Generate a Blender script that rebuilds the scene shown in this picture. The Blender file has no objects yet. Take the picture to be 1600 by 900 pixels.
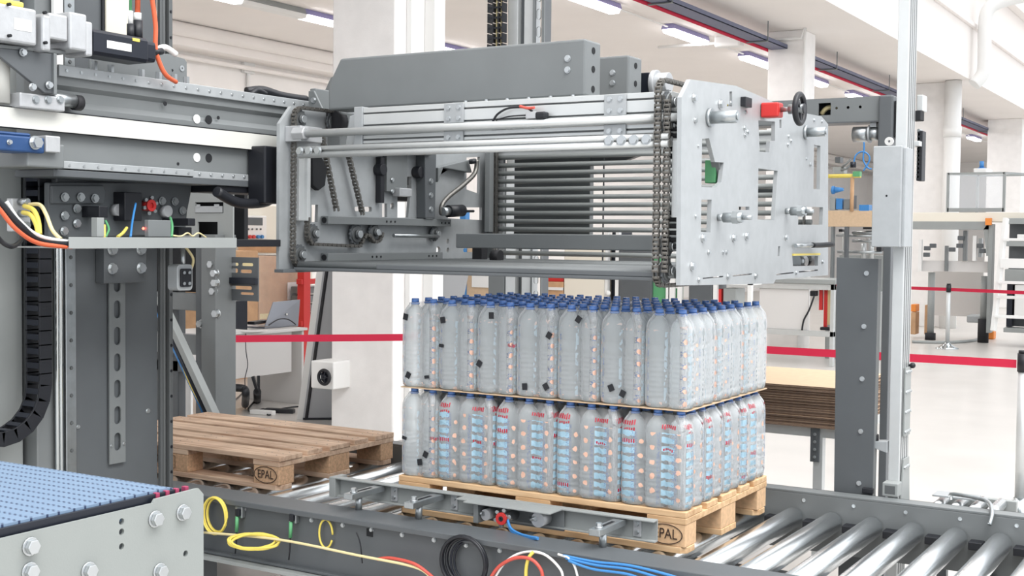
import bpy, bmesh, math, random
from mathutils import Vector, Matrix
random.seed(7)
SC = bpy.context.scene
COL = SC.collection
PI = math.pi

# ------------------------------------------------------------------ camera, world, light, exposure
cd = bpy.data.cameras.new('camera')
cam = bpy.data.objects.new('camera', cd)
COL.objects.link(cam)
cd.sensor_fit = 'HORIZONTAL'; cd.sensor_width = 36.0; cd.lens = 36.0*1960.66/1600.0
cd.clip_start = 0.05; cd.clip_end = 300
rx = Vector((0.85667341, 0.51576318, 0.00995044)); ry = Vector((-0.02993357, 0.03044406, 0.99908815)); rf = Vector((-0.51498996, 0.85619011, -0.04151925))
m3 = Matrix((rx, ry, -rf)).transposed()
cam.matrix_world = Matrix.Translation((1.65791864, -3.912608, 1.64330831)) @ m3.to_4x4()
SC.camera = cam

world = bpy.data.worlds.new('daylight'); SC.world = world; world.use_nodes = True
wn = world.node_tree.nodes; wl = world.node_tree.links
bg = wn['Background']; bg.inputs['Strength'].default_value = 1.05
_tc = wn.new('ShaderNodeTexCoord'); _sp = wn.new('ShaderNodeSeparateXYZ'); _cr = wn.new('ShaderNodeValToRGB')
wl.new(_tc.outputs['Generated'], _sp.inputs[0]); wl.new(_sp.outputs[2], _cr.inputs[0]); wl.new(_cr.outputs[0], bg.inputs['Color'])
_e = _cr.color_ramp.elements; _e[0].position = 0.0; _e[0].color = (.66, .69, .74, 1); _e[1].position = .75; _e[1].color = (1.5, 1.53, 1.56, 1)

SC.view_settings.view_transform = 'Standard'; SC.view_settings.look = 'None'
SC.view_settings.exposure = 0.6; SC.view_settings.gamma = 1.0
SC.view_settings.use_curve_mapping = False
SC.cycles.use_denoising = True
SC.cycles.max_bounces = 10; SC.cycles.diffuse_bounces = 4; SC.cycles.glossy_bounces = 4
SC.cycles.transmission_bounces = 8; SC.cycles.transparent_max_bounces = 28
SC.cycles.caustics_reflective = False; SC.cycles.caustics_refractive = False
SC.cycles.sample_clamp_indirect = 6

def area(name, loc, rot, sx, sy, power, color=(1, 1, 1)):
    l = bpy.data.lights.new(name, 'AREA'); l.shape = 'RECTANGLE'; l.size = sx; l.size_y = sy
    l.energy = power; l.color = color
    o = bpy.data.objects.new(name, l); COL.objects.link(o); o.location = loc; o.rotation_euler = rot
    return o
area('rooflight', (3.0, -2.0, 7.0), (0, math.radians(22), 0), 3.0, 9.0, 420, (1.0, 0.98, 0.96))

# ------------------------------------------------------------------ materials
def srgb(r, g, b):
    f = lambda c: (c/255/12.92) if c/255 <= 0.04045 else ((c/255+0.055)/1.055)**2.4
    return (f(r), f(g), f(b), 1)

def mat(name, col, rough=0.5, metal=0.0, var=0.0, scale=8.0, bump=0.0, bscale=60.0, spec=0.5, stretch=None, **kw):
    m = bpy.data.materials.new(name); m.use_nodes = True
    n = m.node_tree.nodes; l = m.node_tree.links; b = n['Principled BSDF']
    c = srgb(*col) if max(col) > 1 else (*col, 1)
    b.inputs['Base Color'].default_value = c; b.inputs['Roughness'].default_value = rough
    b.inputs['Metallic'].default_value = metal; b.inputs['Specular IOR Level'].default_value = spec
    if var or bump:
        tc = n.new('ShaderNodeTexCoord'); mp = n.new('ShaderNodeMapping')
        l.new(tc.outputs['Object'], mp.inputs['Vector'])
        if stretch: mp.inputs['Scale'].default_value = stretch
    if var:
        nz = n.new('ShaderNodeTexNoise'); nz.inputs['Scale'].default_value = scale; nz.inputs['Detail'].default_value = 6
        l.new(mp.outputs[0], nz.inputs['Vector'])
        mx = n.new('ShaderNodeMix'); mx.data_type = 'RGBA'
        mx.inputs[6].default_value = tuple(max(0, x*(1-var)) for x in c[:3])+(1,)
        mx.inputs[7].default_value = tuple(min(1, x*(1+var)) for x in c[:3])+(1,)
        cr = n.new('ShaderNodeMapRange'); cr.inputs[1].default_value = 0.3; cr.inputs[2].default_value = 0.7
        l.new(nz.outputs['Fac'], cr.inputs[0]); l.new(cr.outputs[0], mx.inputs[0]); l.new(mx.outputs[2], b.inputs['Base Color'])
    if bump:
        n2 = n.new('ShaderNodeTexNoise'); n2.inputs['Scale'].default_value = bscale; n2.inputs['Detail'].default_value = 3
        l.new(mp.outputs[0], n2.inputs['Vector'])
        bp = n.new('ShaderNodeBump'); bp.inputs['Strength'].default_value = bump; bp.inputs['Distance'].default_value = 0.01
        l.new(n2.outputs['Fac'], bp.inputs['Height']); l.new(bp.outputs[0], b.inputs['Normal'])
    if 'emit' in kw:
        b.inputs['Emission Color'].default_value = (*kw['emit'], 1); b.inputs['Emission Strength'].default_value = kw.get('es', 1)
    if 'alpha' in kw: b.inputs['Alpha'].default_value = kw['alpha']
    if 'trans' in kw: b.inputs['Transmission Weight'].default_value = kw['trans']; b.inputs['IOR'].default_value = kw.get('ior', 1.4)
    if 'coat' in kw: b.inputs['Coat Weight'].default_value = kw['coat']
    return m

M = {
 'floor': mat('epoxy_floor', (200, 196, 191), 0.3, var=0.05, scale=1.5, spec=0.4),
 'wall': mat('white_wall', (242, 239, 236), 0.8, var=0.02, scale=2),
 'ceil': mat('white_ceiling', (240, 235, 231), 0.85, var=0.02, scale=1),
 'pillar': mat('white_plaster', (240, 238, 236), 0.75, var=0.04, scale=6, bump=0.08, bscale=90),
 'grey': mat('grey_machine_paint', (116, 120, 121), 0.42, var=0.05, scale=5, bump=0.03, bscale=300),
 'grey_d': mat('dark_grey_paint', (88, 92, 95), 0.45, var=0.06, scale=5, bump=0.03, bscale=300),
 'grey_l': mat('light_grey_paint', (150, 154, 153), 0.42, var=0.04, scale=5, bump=0.03, bscale=300),
 'galv': mat('galvanised_plate', (172, 176, 178), 0.42, 0.3, var=0.05, scale=22, bump=0.02, bscale=200),
 'alu': mat('anodised_aluminium', (204, 207, 207), 0.36, 0.4, var=0.03, scale=12),
 'groove': mat('profile_groove', (96, 99, 100), 0.5, 0.3),
 'steel': mat('zinc_steel', (175, 180, 182), 0.3, 0.85, var=0.08, scale=30),
 'chrome': mat('polished_steel', (205, 212, 216), 0.09, 1.0),
 'roller': mat('zinc_plated_roller', (242, 246, 248), 0.26, 1.0, var=0.05, scale=18, stretch=(1, .05, 1)),
 'bolt': mat('bolt_steel', (190, 194, 196), 0.3, 0.8),
 'chain': mat('roller_chain_steel', (120, 118, 114), 0.4, 0.8, var=0.25, scale=160),
 'black': mat('black_plastic', (24, 26, 32), 0.45, var=0.1, scale=20),
 'navy': mat('black_anodised_motor', (30, 34, 44), 0.35, 0.2),
 'rubber': mat('black_rubber', (28, 28, 32), 0.7),
 'clipred': mat('dull_magenta', (150, 52, 84), 0.5),
 'side': mat('pale_grey_side_plate', (138, 143, 141), 0.4, var=0.04, scale=5, bump=0.03, bscale=300),
 'red': mat('red_plastic', (196, 48, 46), 0.4),
 'tape': mat('red_barrier_webbing', (192, 26, 62), 0.7),
 'yellow': mat('yellow_cable', (226, 206, 96), 0.45),
 'cream': mat('cream_cable', (225, 210, 160), 0.5),
 'orange': mat('orange_cable', (214, 100, 64), 0.45),
 'redcab': mat('red_cable', (200, 84, 72), 0.45),
 'blue': mat('blue_hose', (60, 128, 190), 0.35),
 'bluec': mat('blue_cast', (42, 74, 120), 0.4, 0.2, var=0.15),
 'green': mat('green_plastic', (90, 160, 110), 0.45),
 'white': mat('white_plastic', (232, 232, 230), 0.5),
 'belt': mat('white_drive_belt', (206, 206, 200), 0.55),
 'creamb': mat('cream_toothed_belt', (222, 216, 200), 0.6),
 'cast': mat('cast_aluminium', (186, 188, 190), 0.42, 0.4, var=0.06, scale=30, bump=0.06, bscale=120),
 'slot': mat('dark_opening', (22, 24, 28), 0.8),
 'card': mat('brown_cardboard', (204, 178, 148), 0.85, var=0.06, scale=30),
 'carde': mat('shaded_cardboard_edge', (122, 102, 88), 0.9, var=0.3, scale=40, stretch=(1, 1, 12)),  # stack edges: shade on the front put into the colour as a darker brown
 'laptop': mat('silver_laptop', (140, 144, 152), 0.35, 0.6),
 'board': mat('pale_board', (176, 178, 181), 0.55),
 'desk': mat('light_desk_laminate', (214, 212, 210), 0.6),
 'kraft': mat('kraft_box', (196, 158, 122), 0.85, var=0.1, scale=10),
 'beige': mat('cream_cabinet', (232, 226, 212), 0.6),
 'orangep': mat('orange_plastic', (232, 140, 60), 0.5),
 'led': mat('red_led', (255, 60, 50), 0.4, emit=(1, .08, .05), es=6),
 'lamp': mat('lit_diffuser', (255, 255, 255), 0.5, emit=(1.0, 0.98, 1.0), es=6.0),
 'lamp_body': mat('lamp_housing', (150, 145, 190), 0.5),
 'traym': mat('tray_grey', (96, 100, 124), 0.5),
 'glass': mat('clear_acrylic', (235, 240, 245), 0.1, alpha=0.25),
}

def wood(name, col, col2, sc=1.0):
    m = bpy.data.materials.new(name); m.use_nodes = True
    n = m.node_tree.nodes; l = m.node_tree.links; b = n['Principled BSDF']
    tc = n.new('ShaderNodeTexCoord'); mp = n.new('ShaderNodeMapping'); mp.inputs['Scale'].default_value = (2*sc, 26*sc, 26*sc)
    l.new(tc.outputs['Object'], mp.inputs['Vector'])
    oi = n.new('ShaderNodeObjectInfo'); va = n.new('ShaderNodeVectorMath'); va.operation = 'ADD'
    ml = n.new('ShaderNodeMath'); ml.operation = 'MULTIPLY'; ml.inputs[1].default_value = 37; l.new(oi.outputs['Random'], ml.inputs[0])
    l.new(mp.outputs[0], va.inputs[0]); l.new(ml.outputs[0], va.inputs[1])
    nz = n.new('ShaderNodeTexNoise'); nz.inputs['Scale'].default_value = 1.5; nz.inputs['Detail'].default_value = 7; nz.inputs['Distortion'].default_value = 0.6
    l.new(va.outputs[0], nz.inputs['Vector'])
    cr = n.new('ShaderNodeValToRGB'); e = cr.color_ramp.elements
    e[0].position = 0.3; e[0].color = srgb(*col2); e[1].position = 0.62; e[1].color = srgb(*col)
    l.new(nz.outputs['Fac'], cr.inputs[0])
    n2 = n.new('ShaderNodeTexNoise'); n2.inputs['Scale'].default_value = 5; l.new(tc.outputs['Object'], n2.inputs['Vector'])
    mx = n.new('ShaderNodeMix'); mx.data_type = 'RGBA'; mx.blend_type = 'MULTIPLY'; mx.inputs[0].default_value = 0.5
    c2 = n.new('ShaderNodeValToRGB'); c2.color_ramp.elements[0].position = .35; c2.color_ramp.elements[0].color = (.62, .58, .56, 1); c2.color_ramp.elements[1].position = .6; c2.color_ramp.elements[1].color = (1, 1, 1, 1)
    l.new(n2.outputs['Fac'], c2.inputs[0]); l.new(cr.outputs[0], mx.inputs[6]); l.new(c2.outputs[0], mx.inputs[7]); l.new(mx.outputs[2], b.inputs['Base Color'])
    bp = n.new('ShaderNodeBump'); bp.inputs['Strength'].default_value = .25; bp.inputs['Distance'].default_value = .004; l.new(nz.outputs['Fac'], bp.inputs['Height']); l.new(bp.outputs[0], b.inputs['Normal'])
    b.inputs['Roughness'].default_value = 0.75
    return m
M['wood_new'] = wood('fresh_pine', (232, 198, 156), (206, 164, 120))
M['wood_old'] = wood('worn_pine', (230, 202, 176), (190, 154, 128))
M['chip'] = mat('chipboard_block', (206, 168, 134), 0.85, var=0.2, scale=90, bump=0.15, bscale=200)
M['chip_new'] = mat('pale_block', (224, 186, 146), 0.85, var=0.12, scale=60, bump=0.1, bscale=200)

def belt_mat():
    m = mat('blue_modular_belt', (120, 150, 190), 0.42)
    n = m.node_tree.nodes; l = m.node_tree.links; b = n['Principled BSDF']
    tc = n.new('ShaderNodeTexCoord'); sp = n.new('ShaderNodeSeparateXYZ'); l.new(tc.outputs['Object'], sp.inputs[0])
    def M_(op, a, bb=None):
        q = n.new('ShaderNodeMath'); q.operation = op
        for i, v in enumerate((a, bb)):
            if v is None: continue
            if isinstance(v, (int, float)): q.inputs[i].default_value = v
            else: l.new(v, q.inputs[i])
        return q.outputs[0]
    gx = M_('FRACT', M_('MULTIPLY', sp.outputs[0], 1/0.0125)); row = M_('FLOOR', M_('MULTIPLY', sp.outputs[1], 1/0.0254))
    sh = M_('MULTIPLY', M_('MODULO', M_('ABSOLUTE', row), 2), 0.5)
    gx = M_('FRACT', M_('ADD', M_('MULTIPLY', sp.outputs[0], 1/0.0125), sh)); gy = M_('FRACT', M_('MULTIPLY', sp.outputs[1], 1/0.0254))
    a = M_('GREATER_THAN', M_('ABSOLUTE', M_('SUBTRACT', gx, .5)), 0.30)
    bq = M_('GREATER_THAN', M_('ABSOLUTE', M_('SUBTRACT', gy, .5)), 0.34)
    hole = M_('MULTIPLY', a, bq)
    mx = n.new('ShaderNodeMix'); mx.data_type = 'RGBA'; l.new(hole, mx.inputs[0])
    mx.inputs[6].default_value = srgb(112, 134, 158); mx.inputs[7].default_value = srgb(40, 54, 84); l.new(mx.outputs[2], b.inputs['Base Color'])
    bp = n.new('ShaderNodeBump'); bp.inputs['Distance'].default_value = .004; bp.invert = True; l.new(hole, bp.inputs['Height']); l.new(bp.outputs[0], b.inputs['Normal'])
    return m
M['bluebelt'] = belt_mat()

# ------------------------------------------------------------------ builders
ORG = {}
def thing(name, label, cat, loc=(0, 0, 0), group=None):
    o = bpy.data.objects.new(name, None); COL.objects.link(o); o.location = loc
    o.empty_display_size = 0.05
    o['label'] = label; o['category'] = cat
    if group: o['group'] = group
    ORG[o.name] = Vector(loc)
    return o
def tag(o, label, cat, group=None, kind=None):
    o['label'] = label; o['category'] = cat
    if group: o['group'] = group
    if kind: o['kind'] = kind
    return o

def axes(d):
    d = Vector(d).normalized()
    a = Vector((0, 0, 1)) if abs(d.z) < 0.9 else Vector((1, 0, 0))
    u = d.cross(a).normalized(); v = d.cross(u).normalized()
    return d, u, v

def top(fn):
    def w(s, *a, **k):
        if s.dep == 0: s.mark.append(len(s.b.verts))
        s.dep += 1; r = fn(s, *a, **k); s.dep -= 1
        return r
    return w
class MB:
    def __init__(s): s.b = bmesh.new(); s.mark = []; s.dep = 0
    @top
    def box(s, x0, x1, y0, y1, z0, z1):
        v = [s.b.verts.new(p) for p in ((x0, y0, z0), (x1, y0, z0), (x1, y1, z0), (x0, y1, z0), (x0, y0, z1), (x1, y0, z1), (x1, y1, z1), (x0, y1, z1))]
        for f in ((0, 3, 2, 1), (4, 5, 6, 7), (0, 1, 5, 4), (1, 2, 6, 5), (2, 3, 7, 6), (3, 0, 4, 7)): s.b.faces.new([v[i] for i in f])
        return s
    @top
    def bar(s, p, q, w, h, up=(0, 0, 1)):
        p, q = Vector(p), Vector(q); d = (q-p).normalized(); u = Vector(up); r = d.cross(u).normalized(); u = r.cross(d).normalized()
        v = []
        for c in (p, q):
            for a, b in ((-1, -1), (1, -1), (1, 1), (-1, 1)): v.append(s.b.verts.new(c+r*(a*w/2)+u*(b*h/2)))
        for f in ((3, 2, 1, 0), (4, 5, 6, 7), (0, 1, 5, 4), (1, 2, 6, 5), (2, 3, 7, 6), (3, 0, 4, 7)): s.b.faces.new([v[i] for i in f])
        return s
    @top
    def cyl(s, p, q, r, n=16, r2=None, cap=True):
        p, q = Vector(p), Vector(q); d, u, v = axes(q-p); r2 = r if r2 is None else r2
        A = [s.b.verts.new(p+(u*math.cos(2*PI*i/n)+v*math.sin(2*PI*i/n))*r) for i in range(n)]
        B = [s.b.verts.new(q+(u*math.cos(2*PI*i/n)+v*math.sin(2*PI*i/n))*r2) for i in range(n)]
        for i in range(n):
            f = s.b.faces.new((A[i], A[(i+1) % n], B[(i+1) % n], B[i])); f.smooth = n > 6
        if cap: s.b.faces.new(A[::-1]); s.b.faces.new(B)
        return s
    @top
    def ring(s, c, ax, r0, r1, t, n=24):                 # flat annulus with thickness along ax
        d, u, v = axes(ax); c = Vector(c); R = []
        for rr, tt in ((r0, 0), (r1, 0), (r1, t), (r0, t)):
            R.append([s.b.verts.new(c+d*tt+(u*math.cos(2*PI*i/n)+v*math.sin(2*PI*i/n))*rr) for i in range(n)])
        for k in range(4):
            for i in range(n):
                f = s.b.faces.new((R[k][i], R[k][(i+1) % n], R[(k+1) % 4][(i+1) % n], R[(k+1) % 4][i])); f.smooth = k in (1, 3)
        return s
    @top
    def bolt(s, c, ax, r=0.01, h=0.008):
        c = Vector(c); d = Vector(ax).normalized()
        s.cyl(c, c+d*h*0.25, r*1.25, 14); s.cyl(c+d*h*0.25, c+d*h, r, 6)
        return s
    @top
    def tube(s, pts, r, n=8, closed=False, smooth=0):
        P = [Vector(p) for p in pts]
        if smooth:
            Q = []; m = len(P); rng = range(m if closed else m-1)
            for i in rng:
                p0 = P[(i-1) % m] if closed else P[max(i-1, 0)]; p1 = P[i]; p2 = P[(i+1) % m]; p3 = P[(i+2) % m] if closed else P[min(i+2, m-1)]
                for k in range(smooth):
                    t = k/smooth
                    Q.append(0.5*((2*p1)+(p2-p0)*t+(2*p0-5*p1+4*p2-p3)*t*t+(-p0+3*p1-3*p2+p3)*t**3))
            if not closed: Q.append(P[-1])
            P = Q
        m = len(P); R = []; u = None
        for i in range(m):
            if closed: d = P[(i+1) % m]-P[i-1]
            else: d = P[min(i+1, m-1)]-P[max(i-1, 0)]
            d.normalize()
            if u is None: _, u, _ = axes(d)
            u = (u-d*u.dot(d)).normalized(); v = d.cross(u)
            R.append([s.b.verts.new(P[i]+(u*math.cos(2*PI*k/n)+v*math.sin(2*PI*k/n))*r) for k in range(n)])
        for i in range(m if closed else m-1):
            for k in range(n):
                f = s.b.faces.new((R[i][k], R[i][(k+1) % n], R[(i+1) % m][(k+1) % n], R[(i+1) % m][k])); f.smooth = True
        if not closed: s.b.faces.new(R[0][::-1]); s.b.faces.new(R[-1])
        return s
    @top
    def prism(s, pts, axis, t0, t1):                     # pts 2D; axis 'x': (y,z), 'y': (x,z), 'z': (x,y)
        g = {'x': lambda a, b, t: (t, a, b), 'y': lambda a, b, t: (a, t, b), 'z': lambda a, b, t: (a, b, t)}[axis]
        A = [s.b.verts.new(g(a, b, t0)) for a, b in pts]; B = [s.b.verts.new(g(a, b, t1)) for a, b in pts]; n = len(pts)
        fs = [s.b.faces.new(A), s.b.faces.new(B[::-1])]
        for i in range(n): fs.append(s.b.faces.new((A[i], B[i], B[(i+1) % n], A[(i+1) % n])))
        bmesh.ops.recalc_face_normals(s.b, faces=fs)
        return s
    @top
    def lathe(s, prof, c=(0, 0, 0), n=20):
        c = Vector(c); R = [[s.b.verts.new(c+Vector((r*math.cos(2*PI*k/n), r*math.sin(2*PI*k/n), z))) for k in range(n)] for r, z in prof]
        for i in range(len(prof)-1):
            for k in range(n):
                f = s.b.faces.new((R[i][k], R[i][(k+1) % n], R[i+1][(k+1) % n], R[i+1][k])); f.smooth = True
        s.b.faces.new(R[0][::-1]); s.b.faces.new(R[-1])
        return s
    @top
    def sph(s, c, r, n=12):
        prof = [(max(1e-4, r*math.sin(PI*i/n)), -r*math.cos(PI*i/n)) for i in range(n+1)]
        return s.lathe(prof, c, n*2)
    def each(s, name, m, parent=None, bevel=0, **kw):
        """every shape that was added becomes a mesh object of its own"""
        s.b.verts.ensure_lookup_table(); s.b.verts.index_update(); ends = s.mark[1:]+[len(s.b.verts)]; res = []
        own = {}
        for k, (a, e) in enumerate(zip(s.mark, ends)):
            for i in range(a, e): own[i] = k
        parts = [MB() for _ in s.mark]; maps = [{} for _ in s.mark]
        for f in s.b.faces:
            k = own[f.verts[0].index]; q = parts[k]; mp = maps[k]; vs = []
            for v in f.verts:
                if v.index not in mp: mp[v.index] = q.b.verts.new(v.co)
                vs.append(mp[v.index])
            nf = q.b.faces.new(vs); nf.smooth = f.smooth
        s.b.free()
        for q in parts: res.append(q.done(name, m, parent, bevel, **kw))
        return res[0] if res else None
    def done(s, name, m, parent=None, bevel=0, label=None, kind=None, seg=2):
        me = bpy.data.meshes.new(name); o = bpy.data.objects.new(name, me)
        off = Vector((0, 0, 0))
        if parent is not None:
            off = ORG[parent.name]; o.parent = parent; ORG[o.name] = off
        else: ORG[o.name] = off
        if off.length > 0: bmesh.ops.translate(s.b, verts=s.b.verts, vec=-off)
        s.b.to_mesh(me); s.b.free()
        COL.objects.link(o)
        if m: me.materials.append(M[m] if isinstance(m, str) else m)
        if bevel:
            md = o.modifiers.new('bevel', 'BEVEL'); md.width = bevel; md.segments = seg; md.limit_method = 'ANGLE'; md.angle_limit = math.radians(50)
        if label: o['label'] = label
        if kind: o['kind'] = kind
        return o

def plate(name, outline, holes, axis, t0, t1, m, parent=None, bevel=0.0008):
    """flat plate with real cut-outs; outline and holes are 2D loops, extruded along axis from t0 to t1"""
    cu = bpy.data.curves.new('tmp', 'CURVE'); cu.dimensions = '2D'; cu.fill_mode = 'BOTH'
    for lp in [outline]+holes:
        sp = cu.splines.new('POLY'); sp.points.add(len(lp)-1); sp.use_cyclic_u = True
        for p, q in zip(sp.points, lp): p.co = (q[0], q[1], 0, 1)
    cu.extrude = abs(t1-t0)/2
    co = bpy.data.objects.new('tmp', cu); COL.objects.link(co)
    dg = bpy.context.evaluated_depsgraph_get()
    me = bpy.data.meshes.new_from_object(co.evaluated_get(dg))
    bpy.data.objects.remove(co); bpy.data.curves.remove(cu)
    tm = (t0+t1)/2
    mm = {'x': Matrix(((0, 0, 1, tm), (1, 0, 0, 0), (0, 1, 0, 0), (0, 0, 0, 1))), 'y': Matrix(((1, 0, 0, 0), (0, 0, -1, tm), (0, 1, 0, 0), (0, 0, 0, 1))), 'z': Matrix.Translation((0, 0, tm))}[axis]
    me.transform(mm)
    b = MB(); b.b.from_mesh(me); bmesh.ops.remove_doubles(b.b, verts=b.b.verts, dist=1e-6)
    bmesh.ops.recalc_face_normals(b.b, faces=b.b.faces)
    for f in b.b.faces: f.smooth = False
    bpy.data.meshes.remove(me)
    return b.done(name, m, parent)
def circ(cx, cy, r, n=16): return [(cx+r*math.cos(2*PI*i/n), cy+r*math.sin(2*PI*i/n)) for i in range(n)]
def rrect(x0, x1, y0, y1, r, n=5):
    P = []
    for cx, cy, a in ((x1-r, y1-r, 0), (x0+r, y1-r, 90), (x0+r, y0+r, 180), (x1-r, y0+r, 270)):
        for i in range(n): t = math.radians(a+90*i/(n-1)); P.append((cx+r*math.cos(t), cy+r*math.sin(t)))
    return P
def copy_tree(o, parent=None):
    c = o.copy(); COL.objects.link(c); c.parent = parent
    for ch in list(o.children): copy_tree(ch, c)
    return c
def yz(*p): return [(q[1], q[2]) for q in p]
def xz(*p): return [(q[0], q[2]) for q in p]
def text(name, s, m, size, mw, parent=None, ext=0.0006):
    cu = bpy.data.curves.new('tmp', 'FONT'); cu.body = s; cu.size = size; cu.extrude = ext; cu.align_x = 'CENTER'; cu.align_y = 'CENTER'
    co = bpy.data.objects.new('tmp', cu); COL.objects.link(co)
    me = bpy.data.meshes.new_from_object(co.evaluated_get(bpy.context.evaluated_depsgraph_get()))
    bpy.data.objects.remove(co); me.transform(mw)
    b = MB(); b.b.from_mesh(me); bpy.data.meshes.remove(me)
    return b.done(name, m, parent)

# ------------------------------------------------------------------ the hall
def S(mb, name, m, bevel=0): o = mb.done(name, m, None, bevel); o['kind'] = 'structure'; return o
S(MB().box(-12.2, 9, -9, 46, -0.1, 0), 'floor', 'floor')
S(MB().box(-12.4, -12.0, -9, 46, 0, 4.75), 'wall_left', 'wall')
S(MB().box(-12.2, 9, 46, 46.3, 0, 8), 'wall_far', 'wall')
S(MB().box(-12.4, -3.35, -9, 46, 4.6, 4.8), 'ceiling', 'ceil')
# edge beam whose side face rises above the low bay, with its ledges
S(MB().box(-3.35, -3.13, -9, 46, 4.6, 7.6), 'trim_1', 'ceil')
S(MB().box(-3.13, -3.06, -9, 46, 5.55, 5.63).box(-3.13, -2.95, -9, 46, 6.5, 6.75), 'trim_2', 'ceil', 0.01)
# ceiling mouldings of the low bay against the left wall
S(MB().box(-12, -11.55, -9, 46, 4.28, 4.6).cyl((-11.5, -9, 4.5), (-11.5, 46, 4.5), 0.1, 20), 'trim_3', 'ceil', 0.02)
S(MB().box(-12, -11.75, -9, 46, 4.5, 4.52).cyl((-11.85, -9, 4.18), (-11.85, 46, 4.18), 0.035, 10), 'trim_4', 'ceil')
# unseen roof girders above the machine, added for streaks in the roller reflections
S(MB().box(-1.6, -1.2, -9, 46, 6.6, 7.3).box(5.0, 5.4, -9, 46, 6.6, 7.3), 'trim_5', 'ceil', 0.02)
def pillar(x1, y0, w, dp, top=4.6):
    return S(MB().box(x1-w, x1, y0, y0+dp, 0, top), 'pillar', 'pillar', 0.012)
pillar(-4.22, 4.05, 0.62, 0.62)
pillar(-4.05, 13.5, 0.52, 0.55)
pillar(-3.45, 20.5, 0.80, 0.75)
pillar(-3.5, 28.5, 0.8, 0.7)

# ------------------------------------------------------------------ lifting column (faces +X)
XC = -2.05
col = thing('lifting_column', 'tall dark grey upright on the left with polished guide rails and a slotted strip', 'machine column', (-2.3, -0.65, 0))
y118, y243, y262, y98, y62 = (-2.05, -0.8278, 1.088)[1], (-2.05, -0.4437, 1.051)[1], (-2.05, -0.3804, 1.0449)[1], (-2.05, -0.8845, 1.0934)[1], (-2.05, -0.9836, 1.103)[1]
MB().box(-2.5, XC, y98, y243+0.01, 0.0, 4.2).done('column_body', 'grey_d', col, 0.003)
MB().box(-2.5, XC-0.015, y62, y98-0.002, 0.0, 4.2).done('side_profile', 'grey', col, 0.004)
g = MB()
for k, yy in enumerate((y98-0.028, y98-0.012)): g.cyl((XC+0.005, yy, 0.02), (XC+0.005, yy, 4.2), 0.009, 12)
g.each('guide_rod', 'chrome', col)
b = MB().box(XC, XC+0.014, y98+0.004, y118-0.008, 0.0, 4.2)
r_ = b.done('guide_rail', 'steel', col, 0.002)
b = MB()
for k in range(40): b.bolt((XC+0.014, (y98+y118)/2-0.002, 0.35+k*0.1), (1, 0, 0), 0.006, 0.004)
b.each('rail_screw', 'groove', r_)
b = MB().box(XC, XC+0.016, y243+0.012, y243+0.026, 0, 4.2).box(XC, XC+0.03, y262-0.018, y262, 0, 4.2)
b.cyl((XC+0.012, y262-0.03, 0), (XC+0.012, y262-0.03, 4.2), 0.007, 10)
r_ = b.done('guide_rail', 'groove', col, 0.002)
b = MB()
for k in range(40): b.bolt((XC+0.03, y262-0.009, 0.4+k*0.1), (1, 0, 0), 0.005, 0.003)
b.each('rail_screw', 'black', r_)
# slotted strip below the bolted clamp plate
ys0, ys1 = (-2.05, -0.6835, 1.0741)[1], (-2.05, -0.6069, 1.0667)[1]; zs0 = (-2.05, -0.6452, 0.7716)[2]; ym = (ys0+ys1)/2
holes = [rrect(ym-0.016, ym+0.016, zz-0.034, zz+0.034, 0.0155, 6) for zz in [(-2.05, -0.6428, 1.353)[2]-0.1*k for k in range(-2, 6)]]
plate('slotted_strip', [(ys0, zs0), (ys1, zs0), (ys1, 2.1), (ys0, 2.1)], holes, 'x', XC+0.008, XC+0.014, 'grey', col)
b = MB()
for sy in (-0.03, 0.03): b.bolt((XC+0.014, ym+sy, zs0+0.07), (1, 0, 0), 0.005, 0.004)
b.bolt((XC, y243-0.04, 0.95), (1, 0, 0), 0.008, 0.006); b.bolt((XC, y118+0.01, 0.93), (1, 0, 0), 0.006, 0.006)
b.each('strip_screw', 'bolt', col)
cy0, cy1, cz0 = (-2, -0.7373, 1.4605)[1], (-2, -0.5345, 1.4552)[1], (-2, -0.6255, 1.4528)[2]
pl = MB().box(XC+0.002, -2.0, cy0, cy1, cz0, cz0+0.3).done('clamp_plate', 'grey_d', col, 0.003)
b = MB()
for yy in (cy0+0.035, cy1-0.03):
    for zz in (cz0+0.055, cz0+0.125, cz0+0.19): b.bolt((-2.0, yy, zz), (1, 0, 0), 0.017, 0.016)
b.each('clamp_bolt', 'bolt', pl)
# toothed lifting belt, upper run
ty0, ty1 = (-2.03, -0.695, 2.4491)[1], (-2.03, -0.5857, 2.4661)[1]
tb = MB().box(-2.04, -2.034, ty0, ty1, 2.2, 4.2); tb.done('toothed_belt', 'creamb', col)
b = MB()
for k in range(110): b.box(-2.047, -2.04, ty0-0.002, ty1, 2.25+k*0.014, 2.257+k*0.014)
b.box(-2.046, -2.04, ty0-0.012, ty0, 2.2, 4.2)
b.done('belt_teeth', 'black', col)
MB().box(-2.05, -2.035, (-2.04, -0.9258, 2.4475)[1], (-2.04, -0.8873, 2.4537)[1], 2.2, 4.2).done('cover_strip', 'white', col)

cv = MB().box(-2.6, -2.12, (-2.1, -1.2559, 1.342)[1], (-2.1, -0.9993, 1.3285)[1], 0.0, 4.2).done('column_cover', 'grey_l', None, 0.004)
tag(cv, 'pale grey sheet metal cover left of the hanging black cable chain', 'machine cover')
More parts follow.
